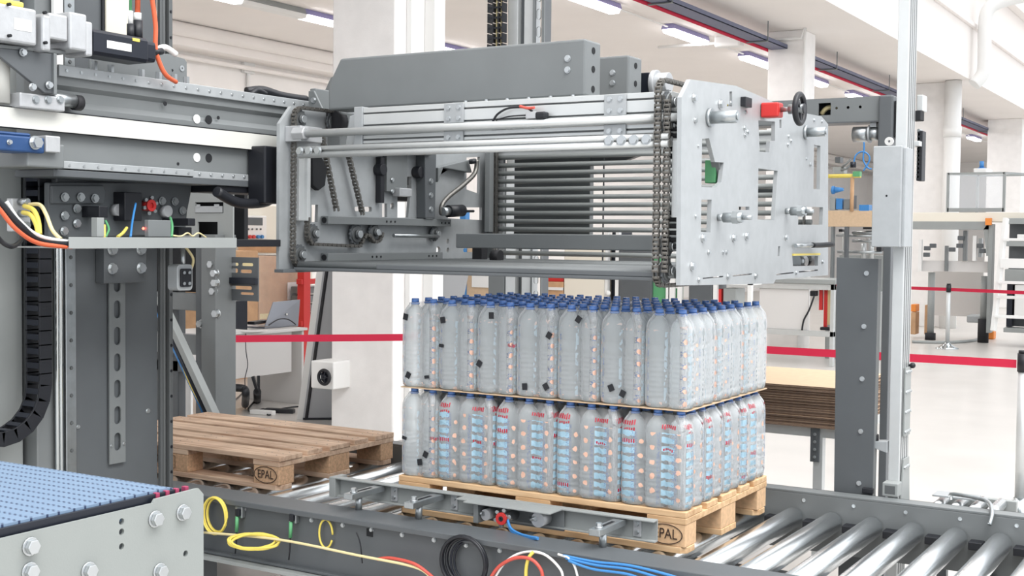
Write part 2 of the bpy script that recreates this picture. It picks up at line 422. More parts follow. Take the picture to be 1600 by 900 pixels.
# hanging cable chain with its bend at the bottom
yc = (-2.02, -1.0103, 1.4447)[1]; zb = (-2.02, -1.0126, 1.1079)[2]; Rb = 0.17
ec = thing('cable_chain', 'black energy chain hanging down the left column and bending at its foot', 'cable chain', (-2.0, yc, zb))
path = []
zz = 2.35
while zz > zb: path.append((yc, zz, 0)); zz -= 0.05
for k in range(0, 11): a = PI*k/10; path.append((yc-Rb+Rb*math.cos(a), zb-Rb*math.sin(a), a))
zz = zb+0.03
while zz < 1.4: path.append((yc-2*Rb, zz, PI)); zz += 0.05
lk = MB(); lk2 = MB(); pinb = MB()
for i in range(len(path)-1):
    (ya, za, a), (yb_, zb_, a2) = path[i], path[i+1]
    for xx in (-2.055, -1.985):
        (lk if xx < -2.02 else lk2).bar((xx, ya, za), (xx, yb_+(yb_-ya)*0.12, zb_+(zb_-za)*0.12), 0.008, 0.05, (0, math.cos(a), -math.sin(a)) if abs(math.cos(a)) > .01 else (0, 0.02, -1))
    m_ = Vector((0, (ya+yb_)/2, (za+zb_)/2)); d_ = Vector((0, yb_-ya, zb_-za)).normalized(); nn = Vector((0, d_.z, -d_.y))
    for sg in (-1, 1):
        c = m_+nn*sg*0.023
        pinb.bar((-2.05, c.y, c.z), (-1.99, c.y, c.z), 0.02, 0.006, nn)
lk.done('side_link', 'black', ec, 0.001); lk2.done('side_link', 'black', ec, 0.001); pinb.each('cross_bar', 'navy', ec, 0.001)

# ------------------------------------------------------------------ cross beam with its carriage, drive and wiring tray
cb = thing('cross_beam_carriage', 'dark grey horizontal beam with white drive belt, black motor and wiring tray', 'machine carriage', (-1.85, -0.8, 1.84))
y90 = (-1.8, -1.1082, 2.1763)[1]
YB = 0.95
MB().prism([(-1.98, 1.855), (-1.80, 1.855), (-1.80, 2.06), (-1.815, 2.08), (-1.815, 2.115), (-1.80, 2.13), (-1.80, 2.19), (-1.98, 2.19)], 'y', y90-0.02, YB).done('beam', 'grey', cb, 0.003)
MB().box(-1.80, -1.786, y90, YB, 2.158, 2.196).done('top_rail', 'galv', cb, 0.002)
MB().box(-1.80, -1.786, y90, -0.5, 1.853, 1.878).box(-1.80, -1.789, -0.5, YB, 1.848, 1.874).done('bottom_rail', 'galv', cb, 0.002)
MB().box(-1.99, -1.79, y90-0.02, YB, 1.825, 1.85).done('bottom_lip', 'grey_d', cb, 0.003)
b = MB()
for k in range(34): b.bolt((-1.786, y90+0.03+0.06*k, 2.178), (1, 0, 0), 0.005, 0.003); b.bolt((-1.787, y90+0.04+0.06*k, 1.864), (1, 0, 0), 0.005, 0.003)
b.each('rail_screw', 'bolt', cb)
b = MB()
for yy, zz, r in (((-1.8, -0.4096, 2.0723)[1], (-1.8, -0.4096, 2.0723)[2], .017), ((-1.8, -0.4096, 1.9271)[1], (-1.8, -0.4096, 1.9271)[2], .017), ((-1.8, -0.3587, 2.0839)[1], (-1.8, -0.3587, 2.0839)[2], .007), ((-1.8, -0.629, 2.1119)[1], (-1.8, -0.629, 2.1119)[2], .008), ((-1.8, -0.5666, 1.8968)[1], (-1.8, -0.5666, 1.8968)[2], .006), ((-1.8, -0.1819, 1.8949)[1], (-1.8, -0.1819, 1.8949)[2], .007)):
    b.cyl((-1.801, yy, zz), (-1.7985, yy, zz), r, 18)
b.each('beam_hole', 'slot', cb)
b = MB()
for p_ in ((-1.8, -0.4727, 2.0694), (-1.8, -0.4728, 1.9258)): b.cyl((-1.801, p_[1], p_[2]), (-1.797, p_[1], p_[2]), 0.017, 18)
b.each('hole_plug', 'white', cb)
# the white belt, running past the frame on the left
bz0, bz1 = (-1.77, -1.3481, 1.9683)[2], (-1.77, -1.3476, 2.0364)[2]
MB().box(-1.776, -1.770, -1.75, YB, bz0+0.004, bz1-0.002).done('drive_belt', 'belt', cb)
MB().box(-1.779, -1.7765, -1.75, YB, bz0, bz1+0.003).done('belt_back', 'black', cb)
# belt over the drive pulley and the blue tensioner
yp = (-1.76, -1.3194, 2.109)[1]
b = MB(); b.cyl((-1.80, yp-0.02, bz1+0.01), (-1.80, yp-0.02, 2.30), 0.042, 24); b.done('pulley', 'belt', cb)
yb0, yb1 = (-1.74, -1.4392, 1.915)[1], (-1.74, -1.2034, 1.9312)[1]; zb0, zb1 = (-1.74, -1.2769, 1.8937)[2], (-1.74, -1.2765, 1.9526)[2]
b = MB().box(-1.84, -1.74, yb0, yb1, zb0, zb1-0.008).box(-1.84, -1.755, yb0, yb1-0.04, zb1-0.008, zb1+0.004); t_ = b.done('belt_tensioner', 'bluec', cb, 0.008)
MB().bolt((-1.74, (-1.74, -1.2428, 1.9265)[1], (-1.74, -1.2428, 1.9265)[2]), (1, 0, 0), 0.018, 0.022).bolt((-1.74, (-1.74, -1.3384, 1.9219)[1], (-1.74, -1.3384, 1.9219)[2]), (1, 0, 0), 0.007, 0.01).each('tensioner_bolt', 'bolt', t_)
MB().box(-1.83, -1.735, (-1.735, -1.2024, 1.925)[1], (-1.735, -1.1447, 1.9289)[1], (-1.735, -1.1827, 1.8994)[2], (-1.735, -1.1823, 1.9532)[2]).done('end_block', 'cast', cb, 0.004)
b = MB().box(-1.97, -1.76, (-1.76, -1.2546, 1.8301)[1], y90, 1.85, 1.93); b.done('beam_end', 'grey', cb, 0.006)
# bracket under the gearbox
q = [(-1.72, -1.3835, 2.2081), (-1.72, -1.1828, 2.2162), (-1.72, -1.1786, 2.0892), (-1.72, -1.2183, 2.0872), (-1.72, -1.3837, 2.1825)]
MB().prism(yz(*q), 'x', -1.735, -1.72).done('gusset', 'grey_d', cb, 0.002)
MB().bar((-1.78, -1.3848, 2.214), (-1.78, -1.1343, 2.2264), 0.12, 0.012).box(-1.86, -1.71, (-1.72, -1.1903, 2.2029)[1], (-1.72, -1.1778, 2.2045)[1], (-1.72, -1.1786, 2.085)[2], (-1.72, -1.1778, 2.2168)[2]).done('motor_bracket', 'grey', cb, 0.002)
b = MB()
for p_ in ((-1.715, -1.3059, 2.204), (-1.715, -1.2708, 2.0997), (-1.715, -1.2073, 2.1126)): b.bolt(p_, (1, 0, 0), 0.01, 0.012)
b.each('bracket_bolt', 'bolt', cb)
# shock absorber
p0, p1 = (-1.74, -1.2996, 2.0577), (-1.74, -1.1064, 2.0765)
MB().box(-1.79, -1.735, p0[1], p1[1]-0.02, p0[2]-0.022, p0[2]+0.024).done('stop_bar', 'cast', cb, 0.004)
b = MB(); zc = (-1.74, -1.1064, 2.0765)[2]
b.cyl((-1.76, p1[1]-0.06, zc), (-1.76, p1[1]+0.035, zc), 0.023, 20); sa = b.done('shock_absorber', 'steel', cb)
MB().cyl((-1.76, p1[1]+0.035, zc-.004), (-1.76, p1[1]+0.062, zc-.004), 0.026, 20).done('rubber_ring', 'rubber', sa)
MB().cyl((-1.76, p1[1]+0.062, zc), (-1.76, p1[1]+0.072, zc), 0.008, 12).done('stop_pin', 'white', sa)
b = MB()
for px_ in ((-1.735, -1.2409, 2.0632), (-1.735, -1.1941, 2.0678), (-1.735, -1.1463, 2.0724)): b.bolt(px_, (1, 0, 0), 0.011, 0.008)
b.each('stop_bar_bolt', 'steel', cb)
# gearbox and servo motor
XG = -1.68
def gy(p): return p[1]
a0, a1, a2, a3, a4, a5, a6 = [p[1] for p in [(-1.68, -1.48, 2.2404), (-1.68, -1.2923, 2.2673), (-1.68, -1.2779, 2.2694), (-1.68, -1.2294, 2.2763), (-1.68, -1.1547, 2.287), (-1.68, -1.0854, 2.2969), (-1.68, -1.0566, 2.301)]]
zt0, zt1 = (-1.68, -1.3667, 2.3389)[2], (-1.68, -1.3676, 2.2251)[2]
zu0, zu1 = (-1.68, -1.1239, 2.3451)[2], (-1.68, -1.1244, 2.25)[2]
gb = MB().box(-1.80, XG, a0, a2, zt1, zt0).box(-1.795, XG+0.006, a1+0.03, a3, zt1-0.012, zt0-0.012).done('gearbox', 'cast', cb, 0.008)
MB().box(-1.79, XG-0.004, a3, a4, zu1+0.006, zu0-0.006).box(-1.80, XG+0.004, a4, a5, zu1-0.018, zu0+0.008).box(-1.79, XG-0.002, a5, a6, zu1-0.03, zu0-0.012).done('adapter_flange', 'cast', gb, 0.007)
MB().box(XG, XG+0.0015, (-1.68, -1.3626, 2.2769)[1], (-1.68, -1.2993, 2.2862)[1], (-1.68, -1.3325, 2.2655)[2], (-1.68, -1.3322, 2.3011)[2]).done('type_plate', 'white', gb)
b = MB()
for p_ in ((-1.68, -1.3851, 2.3379), (-1.68, -1.3836, 2.2425), (-1.674, -1.2582, 2.3319), (-1.674, -1.2564, 2.2379)): b.cyl(p_, (p_[0]+.012, p_[1], p_[2]), 0.005, 10)
b.each('gearbox_screw', 'slot', gb)
MB().box(-1.78, -1.70, a0, (-1.7, -1.3092, 2.3618)[1], zt0, zt0+0.02).done('cable_gland_box', 'yellow', gb, 0.006)
m0, m1, m2_ = [p[1] for p in [(-1.69, -1.0482, 2.261), (-1.69, -0.8098, 2.293), (-1.69, -0.7658, 2.299)]]
zm0, zm1 = (-1.69, -0.9289, 2.3158)[2], (-1.69, -0.9293, 2.2296)[2]
b = MB().prism([(-1.79, zm1), (-1.70, zm1), (-1.69, zm1+0.012), (-1.69, zm0-0.012), (-1.70, zm0), (-1.79, zm0)], 'y', m0, m1)
b.prism([(-1.785, zm1+0.008), (-1.705, zm1+0.008), (-1.70, zm1+0.02), (-1.70, zm0-0.02), (-1.705, zm0-0.008), (-1.785, zm0-0.008)], 'y', m1, m2_)
mo = b.done('servo_motor', 'navy', cb, 0.004)
MB().box(-1.69, -1.6885, (-1.69, -0.9921, 2.2685)[1], (-1.69, -0.8871, 2.2826)[1], (-1.69, -0.9402, 2.2583)[2], (-1.69, -0.9401, 2.2841)[2]).done('type_plate', 'white', mo)
MB().box(-1.695, -1.688, (-1.69, -0.8814, 2.3008)[1], (-1.69, -0.8501, 2.3051)[1], (-1.69, -0.8644, 2.2966)[2], (-1.69, -0.8644, 2.3075)[2]).done('warning_mark', 'yellow', mo, 0.001)
yk0, yk1 = (-1.73, -0.8536, 2.3448)[1], (-1.73, -0.8221, 2.3494)[1]
cn = MB().cyl((-1.73, yk0, zm0-0.01), (-1.73, yk0, zm0+0.045), 0.013, 14).cyl((-1.73, yk1, zm0-0.01), (-1.73, yk1, zm0+0.062), 0.017, 14).done('connector', 'black', mo)
MB().cyl((-1.73, yk1, zm0+0.062), (-1.73, yk1, zm0+0.088), 0.013, 14).cyl((-1.73, yk0, zm0+0.045), (-1.73, yk0, zm0+0.09), 0.009, 12).done('connector_sleeve', 'white', mo)
MB().tube([(-1.73, yk1, zm0+0.088), (-1.73, yk1+0.004, zm0+0.3), (-1.9, yk1+.03, 4.0)], 0.009).done('power_cable', 'orange', mo)
MB().tube([(-1.73, yk0, zm0+0.09), (-1.73, yk0, zm0+0.3), (-1.9, yk0+.03, 4.0)], 0.005).done('signal_cable', 'green', mo)
oc = MB().tube([(-1.9, -.5, 4.0), (-1.78, -0.7309, 2.8277), (-1.74, -0.7628, 2.5484), (-1.74, -0.7453, 2.4621), (-1.74, -0.7306, 2.3747), (-1.74, -0.7308, 2.2959), (-1.74, -0.7099, 2.2421), (-1.74, -0.6797, 2.2048), (-1.76, -0.6142, 2.1902)], 0.0085, 10, smooth=6).done('looped_cable', 'orange', cb)
MB().cyl((-1.74, -0.7398, 2.2789), (-1.74, -0.7008, 2.2885), 0.012, 12).done('cable_clip', 'black', cb)
MB().tube([(-1.77, -0.6967, 2.2956), (-1.77, -0.6571, 2.31), (-1.77, -0.6044, 2.2915)], 0.011, 10, smooth=5).done('cable_saddle', 'white', cb)
# mounting plate standing on the beam
pp = [(-1.9, -0.8856, 2.2484), (-1.9, -0.5209, 2.3131), (-1.9, -0.4364, 2.3046), (-1.9, -0.4232, 2.2941), (-1.9, -0.4233, 2.2139), (-1.9, -0.8858, 2.2038)]
MB().prism(yz(*pp), 'x', -1.91, -1.90).done('mounting_plate', 'grey', cb, 0.001)
b = MB()
for p_ in ((-1.83, -0.926, 2.2191), (-1.83, -0.8533, 2.2146), (-1.83, -0.7135, 2.2152), (-1.83, -0.6314, 2.2154), (-1.83, -0.5562, 2.2169), (-1.83, -0.4952, 2.2142)):
    b.cyl((p_[0], p_[1], 2.18), (p_[0], p_[1], p_[2]+0.012), 0.012, 6); b.ring((p_[0], p_[1], 2.19), (0, 0, 1), .004, .018, .004)
p_ = (-1.9, -0.4497, 2.2667); b.ring((-1.9, p_[1], p_[2]), (1, 0, 0), .004, .011, .003)
b.each('mounting_bolt', 'bolt', cb)
MB().cyl((-1.899, -0.4995, 2.2535), (-1.9005, -0.498, 2.2538), .005, 12).done('plate_hole', 'slot', cb)
# carriage plates between beam and column
cp = [(-1.93, -1.037, 1.8106), (-1.93, -0.3673, 1.8384), (-1.93, -0.3742, 1.7886), (-1.93, -0.3911, 1.7262), (-1.93, -0.4012, 1.637), (-1.93, -1.0382, 1.6198)]
MB().prism(yz(*cp), 'x', -1.955, -1.93).box(-2.03, -1.955, (-1.95, -0.9838, 1.7798)[1], (-1.95, -0.415, 1.7997)[1], 1.62, 1.84).done('carriage_plate', 'grey_d', cb, 0.004)
MB().prism(yz((-1.92, -1.0346, 1.7997), (-1.92, -0.8139, 1.8083), (-1.92, -0.7995, 1.786), (-1.92, -0.8142, 1.7443), (-1.92, -1.0349, 1.7383)), 'x', -1.93, -1.915).done('bearing_block', 'grey_d', cb, 0.003)
b = MB()
for p_ in ((-1.91, -0.9869, 1.7617), (-1.91, -0.9186, 1.7638), (-1.91, -0.857, 1.7612), (-1.925, -0.9228, 1.7235), (-1.925, -0.975, 1.6978), (-1.925, -0.9231, 1.6719), (-1.925, -0.978, 1.6445), (-1.925, -0.4623, 1.7612), (-1.925, -0.5271, 1.7618), (-1.925, -0.4227, 1.7279)):
    b.bolt(p_, (1, 0, 0), 0.013, 0.01)
b.each('carriage_bolt', 'bolt', cb)
# sensors and knob on the carriage
p_ = (-1.89, -0.6105, 1.7426)
MB().cyl((-1.93, p_[1], p_[2]), (-1.895, p_[1], p_[2]), 0.02, 20).ring((-1.895, p_[1], p_[2]), (1, 0, 0), 0.010, 0.022, 0.006).done('red_knob', 'red', cb, label='round red knob with silver star grip')
b = MB()
for k in range(6): a = k*PI/3+.3; b.cyl((-1.905, p_[1]+.03*math.cos(a), p_[2]+.03*math.sin(a)), (-1.893, p_[1]+.03*math.cos(a), p_[2]+.03*math.sin(a)), 0.007, 10)
b.each('star_grip', 'steel', cb)
b = MB()
for p_ in ((-1.9, -0.7531, 1.7228), (-1.9, -0.5188, 1.7233)): b.cyl((-1.93, p_[1], p_[2]), (-1.9, p_[1], p_[2]), 0.022, 24)
b.each('reflector_disc', 'cast', cb)
b = MB()
for p_, w, h in (((-1.85, -0.8777, 1.7132), .02, .02), ((-1.8, -0.5057, 1.6828), .018, .014)): b.box(-1.93, p_[0]+.01, p_[1]-w, p_[1]+w, p_[2]-h, p_[2]+h)
b.box(-1.93, -1.87, (-1.87, -0.7562, 1.7181)[1], (-1.87, -0.6752, 1.7199)[1], (-1.87, -0.7415, 1.6838)[2], (-1.87, -0.7411, 1.7876)[2])
b.box(-1.93, -1.86, (-1.8, -0.5025, 1.6757)[1], (-1.8, -0.4365, 1.6766)[1], (-1.8, -0.496, 1.6326)[2], (-1.8, -0.4959, 1.6638)[2])
b.each('sensor_block', 'black', cb, 0.003)
MB().box(-1.72, -1.70, (-1.7, -0.8022, 1.6609)[1], (-1.7, -0.6975, 1.6621)[1], (-1.7, -0.749, 1.6276)[2], (-1.7, -0.7488, 1.6864)[2]).done('sensor_bracket', 'grey', cb, 0.002)
MB().box(-1.73, -1.70, (-1.7, -1.0266, 1.6584)[1], (-1.7, -0.9969, 1.6588)[1], (-1.7, -1.0133, 1.6264)[2], (-1.7, -1.013, 1.6908)[2]).done('sensor_bracket', 'grey_l', cb, 0.002)
MB().sph((-1.72, -0.8072, 1.6563), 0.0045, 8).done('indicator_light', 'led', cb)
MB().tube([(-1.8, -0.9044, 1.6815), (-1.76, -0.9254, 1.6526), (-1.72, -0.9742, 1.6264)], .004, smooth=4).tube([(-1.8, -0.6048, 1.6978), (-1.74, -0.653, 1.6693), (-1.7, -0.6945, 1.6278)], .005, smooth=4).done('green_cable', 'green', cb)
MB().tube([(-1.85, -0.7236, 1.7465), (-1.78, -0.8021, 1.6831), (-1.7, -0.8832, 1.627)], .004, smooth=5).done('blue_cable', 'blue', cb)
MB().tube([(-1.75, -0.8552, 1.6578), (-1.72, -0.8992, 1.6399), (-1.7, -0.9394, 1.6267)], .0055, smooth=5).tube([(-1.75, -0.9535, 1.6655), (-1.72, -0.9797, 1.622)], .005, smooth=3).each('yellow_cable', 'yellow', cb)
MB().tube([(-1.7, -0.6884, 1.6324), (-1.7, -0.6482, 1.6303), (-1.7, -0.6169, 1.6421), (-1.7, -0.5916, 1.6306), (-1.7, -0.5628, 1.6425), (-1.7, -0.524, 1.6262)], .003, smooth=5).done('beige_wire', 'cream', cb)
# wiring tray
XT = -1.62
tz0, tz1 = (-1.62, -0.8535, 1.5883)[2], (-1.62, -0.8534, 1.6256)[2]; tya, tyb = (-1.62, -1.2081, 1.6058)[1], (-1.62, -0.4474, 1.6059)[1]
MB().box(XT-0.004, XT, tya, tyb, tz0, tz1).box(XT-0.28, XT-0.004, tya, tyb, tz0, tz0+0.004).done('wiring_tray', 'grey_l', cb, 0.001)
MB().box(XT-0.14, XT-0.004, tyb, -0.2, tz0+0.004, tz1-0.006).done('flexible_duct', 'black', cb, 0.002)
MB().box(-1.79, -1.70, (-1.7, -0.2072, 1.9291)[1], (-1.7, -0.1109, 1.9345)[1], (-1.7, -0.1848, 1.7604)[2], (-1.7, -0.1854, 1.9852)[2]).done('slide_housing', 'black', cb, 0.006)
MB().tube([(-1.75, -.42, 1.80), (-1.75, -.3, 1.76), (-1.75, -.14, 1.77), (-1.75, -.08, 1.82)], 0.02, 10, smooth=5).done('corrugated_hose', 'black', cb)
MB().box(-1.97, -1.80, (-1.8, -0.3621, 1.8736)[1], YB, 1.80, 1.827).done('lower_runner', 'black', cb, 0.004)
# black hose bundle lying on top of the beam
MB().tube([(-1.9, -0.0969, 2.2159), (-1.88, -0.0246, 2.2275), (-1.86, 0.0693, 2.2125), (-1.86, 0.2228, 2.2117)], 0.018, 10, smooth=5).tube([(-1.85, -0.1248, 2.1977), (-1.85, -0.0877, 2.2194), (-1.85, -0.0386, 2.209)], 0.012, 8, smooth=5).done('hose_bundle', 'black', cb)
# junction with cables at the left end of the tray
jy0, jy1 = (-1.9, -1.2066, 1.7083)[1], (-1.9, -1.1339, 1.7099)[1]
jb = MB().box(-1.93, -1.9, jy0, jy1, (-1.9, -1.1798, 1.6409)[2], (-1.9, -1.179, 1.7513)[2]).done('junction_box', 'cast', cb, 0.004)
b = MB()
for k, dz in enumerate((0, .03, .06)): b.cyl((-1.9, jy0+.03, (-1.9, -1.1797, 1.6621)[2]+dz*1.3), (-1.865, jy0+.035, (-1.9, -1.1797, 1.6621)[2]+dz*1.3), .012, 12)
b.each('cable_gland', 'steel', jb)
for nm, m_, pts, r in (('yellow_lead', 'yellow', [(-1.87, -1.1823, 1.7257), (-1.8, -1.2021, 1.7124), (-1.76, -1.214, 1.6768), (-1.72, -1.241, 1.6334)], .008),
                    ('yellow_lead', 'yellow', [(-1.87, -1.1875, 1.7044), (-1.8, -1.2121, 1.6955), (-1.76, -1.2239, 1.6663), (-1.7, -1.2617, 1.6293)], .008),
                    ('yellow_lead', 'cream', [(-1.87, -1.1673, 1.7303), (-1.8, -1.177, 1.7297), (-1.74, -1.1999, 1.6978), ((-1.7, -1.2075, 1.6461)), (-1.66, -1.2077, 1.6177)], .0065),
                    ('black_lead', 'black', [(-1.6, -1.5207, 1.7577), (-1.6, -1.4771, 1.7248), (-1.6, -1.4146, 1.6644), (-1.62, -1.3202, 1.6158), (-1.64, -1.1816, 1.6015)], .012),
                    ('grey_lead', 'white', [(-1.61, -1.4473, 1.7315), (-1.6, -1.41, 1.6761), (-1.61, -1.328, 1.6278), (-1.64, -1.1815, 1.6097)], .006),
                    ('orange_lead', 'orange', [(-1.58, -1.5355, 1.7476), (-1.58, -1.4922, 1.7053), (-1.58, -1.4369, 1.6487), (-1.6, -1.3408, 1.606), (-1.64, -1.1816, 1.5932)], .007),
                    ('black_lead', 'black', [(-1.7, -1.4481, 1.6733), (-1.7, -1.4033, 1.6148), (-1.7, -1.3619, 1.5949), (-1.75, -1.2904, 1.6125), (-1.85, -1.2059, 1.641)], .008)):
    MB().tube(pts, r, 8, smooth=6).done(nm, m_, cb)
# plug hanging below the tray on a short rod
px0, px1 = (-1.75, -0.6187, 1.4759)[1], (-1.75, -0.5423, 1.4741)[1]; pz0, pz1 = (-1.75, -0.5808, 1.4303)[2], (-1.75, -0.5807, 1.5268)[2]
hp = MB().prism(rrect(px0, px1, pz0, pz1, .015), 'x', -1.80, -1.75).done('hanging_socket', 'galv', cb, 0.002, label='silver socket plate with black four-screw insert')
MB().prism(rrect(px0+.012, px1-.012, pz0+.014, pz1-.016, .006), 'x', -1.75, -1.742).done('socket_insert', 'black', hp, .001)
b = MB(); ymid = (px0+px1)/2; zmid = (pz0+pz1)/2
for sy in (-.013, .013):
    for sz in (-.022, .018): b.cyl((-1.742, ymid+sy, zmid+sz), (-1.738, ymid+sy, zmid+sz), .006, 10)
b.each('insert_screw', 'bolt', hp)
MB().cyl((-1.76, ymid, pz1-.02), (-1.76, ymid, tz0+.004), .008, 12).done('socket_rod', 'steel', hp)
MB().tube([(-1.77, ymid+.02, tz0+.004), (-1.77, ymid+.06, tz0-.04), (-1.78, ymid+.06, pz1-.02), (-1.785, ymid+.045, zmid)], .005, smooth=5).done('socket_cable', 'cream', hp)

# ------------------------------------------------------------------ rear machine frame left of centre
fr = thing('machine_frame', 'grey machine frame with slotted door panel and posts behind the left column', 'machine frame', (-3.45, 1.2, 0))
fx = [p[0] for p in [(-3.8986, 1.2, 1.506), (-3.6872, 1.2, 1.5095), (-3.5414, 1.2, 1.512), (-3.4279, 1.2, 1.5139), (-3.2971, 1.2, 1.5161), (-3.2589, 1.2, 1.5167), (-3.1971, 1.2, 1.5177)]]
zP = (-3.3695, 1.2, 1.6143)[2]
zT = (-3.3695, 1.2, 1.905)[2]
dx0, dx1 = (-3.4622, 1.2, 1.6921)[0], (-3.3116, 1.2, 1.6926)[0]
hz0, hz1 = (-3.3695, 1.2, 1.7527)[2], (-3.3695, 1.2, 1.813)[2]; hx0, hx1 = (-3.4818, 1.2, 1.7814)[0], (-3.2686, 1.2, 1.7808)[0]
plate('door_panel', [(fx[1]-.1, zP), (dx0, zP), (dx0, zP+.09), (dx1, zP+.09), (dx1, zP), (fx[6], zP), (fx[6], zT+.4), (fx[1]-.1, zT+.4)], [[(hx0, hz0), (hx1, hz0), (hx1, hz1), (hx0, hz1)]], 'y', 1.19, 1.20, 'grey_l', fr)
MB().box(hx0+.005, hx1-.005, 1.185, 1.192, hz0+.002, hz1-.022).box(hx0+.02, hx0+.04, 1.18, 1.19, hz1-.03, hz1-.012).box(hx1-.06, hx1-.03, 1.18, 1.19, hz1-.03, hz1-.012).done('panel_window', 'galv', fr, .001)
MB().box(fx[1]-.12, fx[6]-.02, 1.30, 1.33, zP-.02, zT+.4).done('inner_panel', 'slot', fr)
MB().box(fx[4]-.07, fx[5], 1.12, 1.28, 0, zP+.02).done('post', 'grey', fr, .004)
MB().box(fx[3]+.0, fx[4]-.07, 1.14, 1.18, 0, zP).done('web_plate', 'grey_d', fr, .002)
b = MB()
for c in ((-3.2961, 1.14, 1.471), (-3.2722, 1.14, 1.4223), (-3.2675, 1.14, 1.3698), (-3.2818, 1.14, 1.3238), (-3.2627, 1.14, 1.2015), (-3.3781, 1.14, 1.1401)): b.bolt(c, (0, -1, 0), .02, .03)
b.each('frame_bolt', 'bolt', fr)
b = MB()
b.box(fx[1]-.25, fx[3], 1.16, 1.22, (-3.5667, 1.2, 1.208)[2], (-3.5665, 1.2, 1.3057)[2]).box(fx[1]-.25, fx[3], 1.16, 1.22, (-3.567, 1.2, 0.9615)[2], (-3.5668, 1.2, 1.0739)[2])
b.each('cross_member', 'grey', fr, .004)
b = MB().box(fx[1]-.25, fx[3], 1.24, 1.3, (-3.5671, 1.2, 0.8452)[2], (-3.567, 1.2, 0.9106)[2]).box(fx[1]-.25, fx[1]+.02, 1.24, 1.3, 0.2, zP).box(fx[3]-.06, fx[3]-.02, 1.24, 1.3, 0.2, zP); b.done('inner_rail', 'grey_d', fr, .004)
b = MB().box(fx[1]-.25, fx[3]+.02, 1.20, 1.26, (-3.5665, 1.2, 1.3093)[2], zP); b.done('gear_housing', 'slot', fr, .01)
wb = MB().box((-4.1289, 1.6, 0.7094)[0]-.3, (-3.9328, 1.6, 0.723)[0], 1.6, 1.62, .0, (-3.9759, 1.6, 0.7867)[2]).done('white_board', 'white', None, .003)
tag(wb, 'plain white board low behind the left column, above the empty pallet', 'board')
# diagonal cable duct
da, db = (-3.5359, 0.98, 1.2859), (-3.1252, 0.98, 0.6676)
dd = thing('cable_duct', 'slanting grey cable duct with blue and yellow cables behind the left column', 'cable duct', db)
MB().bar(da, db, .035, .05, (0, -1, 0)).done('duct', 'grey_l', dd, .002)
MB().tube([(p[0]-.045, .97, p[2]) for p in (da, db)], .013).done('dark_cable', 'navy', dd)
MB().tube([(p[0]-.068, .97, p[2]) for p in (da, db)], .008).done('blue_cable', 'blue', dd)
MB().tube([(-3.4865, 0.97, 1.1306), (-3.3943, 0.97, 1.013), (-3.3177, 0.97, 0.8612), (-3.2607, 0.97, 0.7786), (-3.1667, 0.97, 0.6653)], .008, smooth=5).each('yellow_cable', 'yellow', dd)
# slotted bracket to the right of the frame post
sx0, sx1, sz0, sz1 = (-3.3118, 1.25, 1.5154)[0], (-3.0657, 1.25, 1.5195)[0], (-3.1778, 1.25, 1.2704)[2], (-3.1781, 1.25, 1.5106)[2]
W_, H_ = sx1-sx0, sz1-sz0
hl = [rrect(sx0+W_*a, sx0+W_*b_, sz0+H_*c, sz0+H_*d, H_*.035, 4) for a, b_, c, d in ((.12, .42, .80, .87), (.5, .86, .80, .87), (.06, .40, .64, .74), (.46, .82, .64, .72), (.12, .82, .26, .34), (.46, .88, .14, .2))]
sb = plate('slotted_bracket', [(sx0+.02, sz0), (sx1, sz0), (sx1, sz1), (sx0+.02, sz1)], hl, 'y', 1.245, 1.255, 'grey_d', None)
tag(sb, 'dark grey slotted mounting bracket beside the frame post, above the desk', 'bracket')
MB().bar((sx0, 1.235, sz0+H_*.46), (sx1, 1.235, sz0+H_*.46), .02, .035).done('support_tube', 'navy', sb, .002)

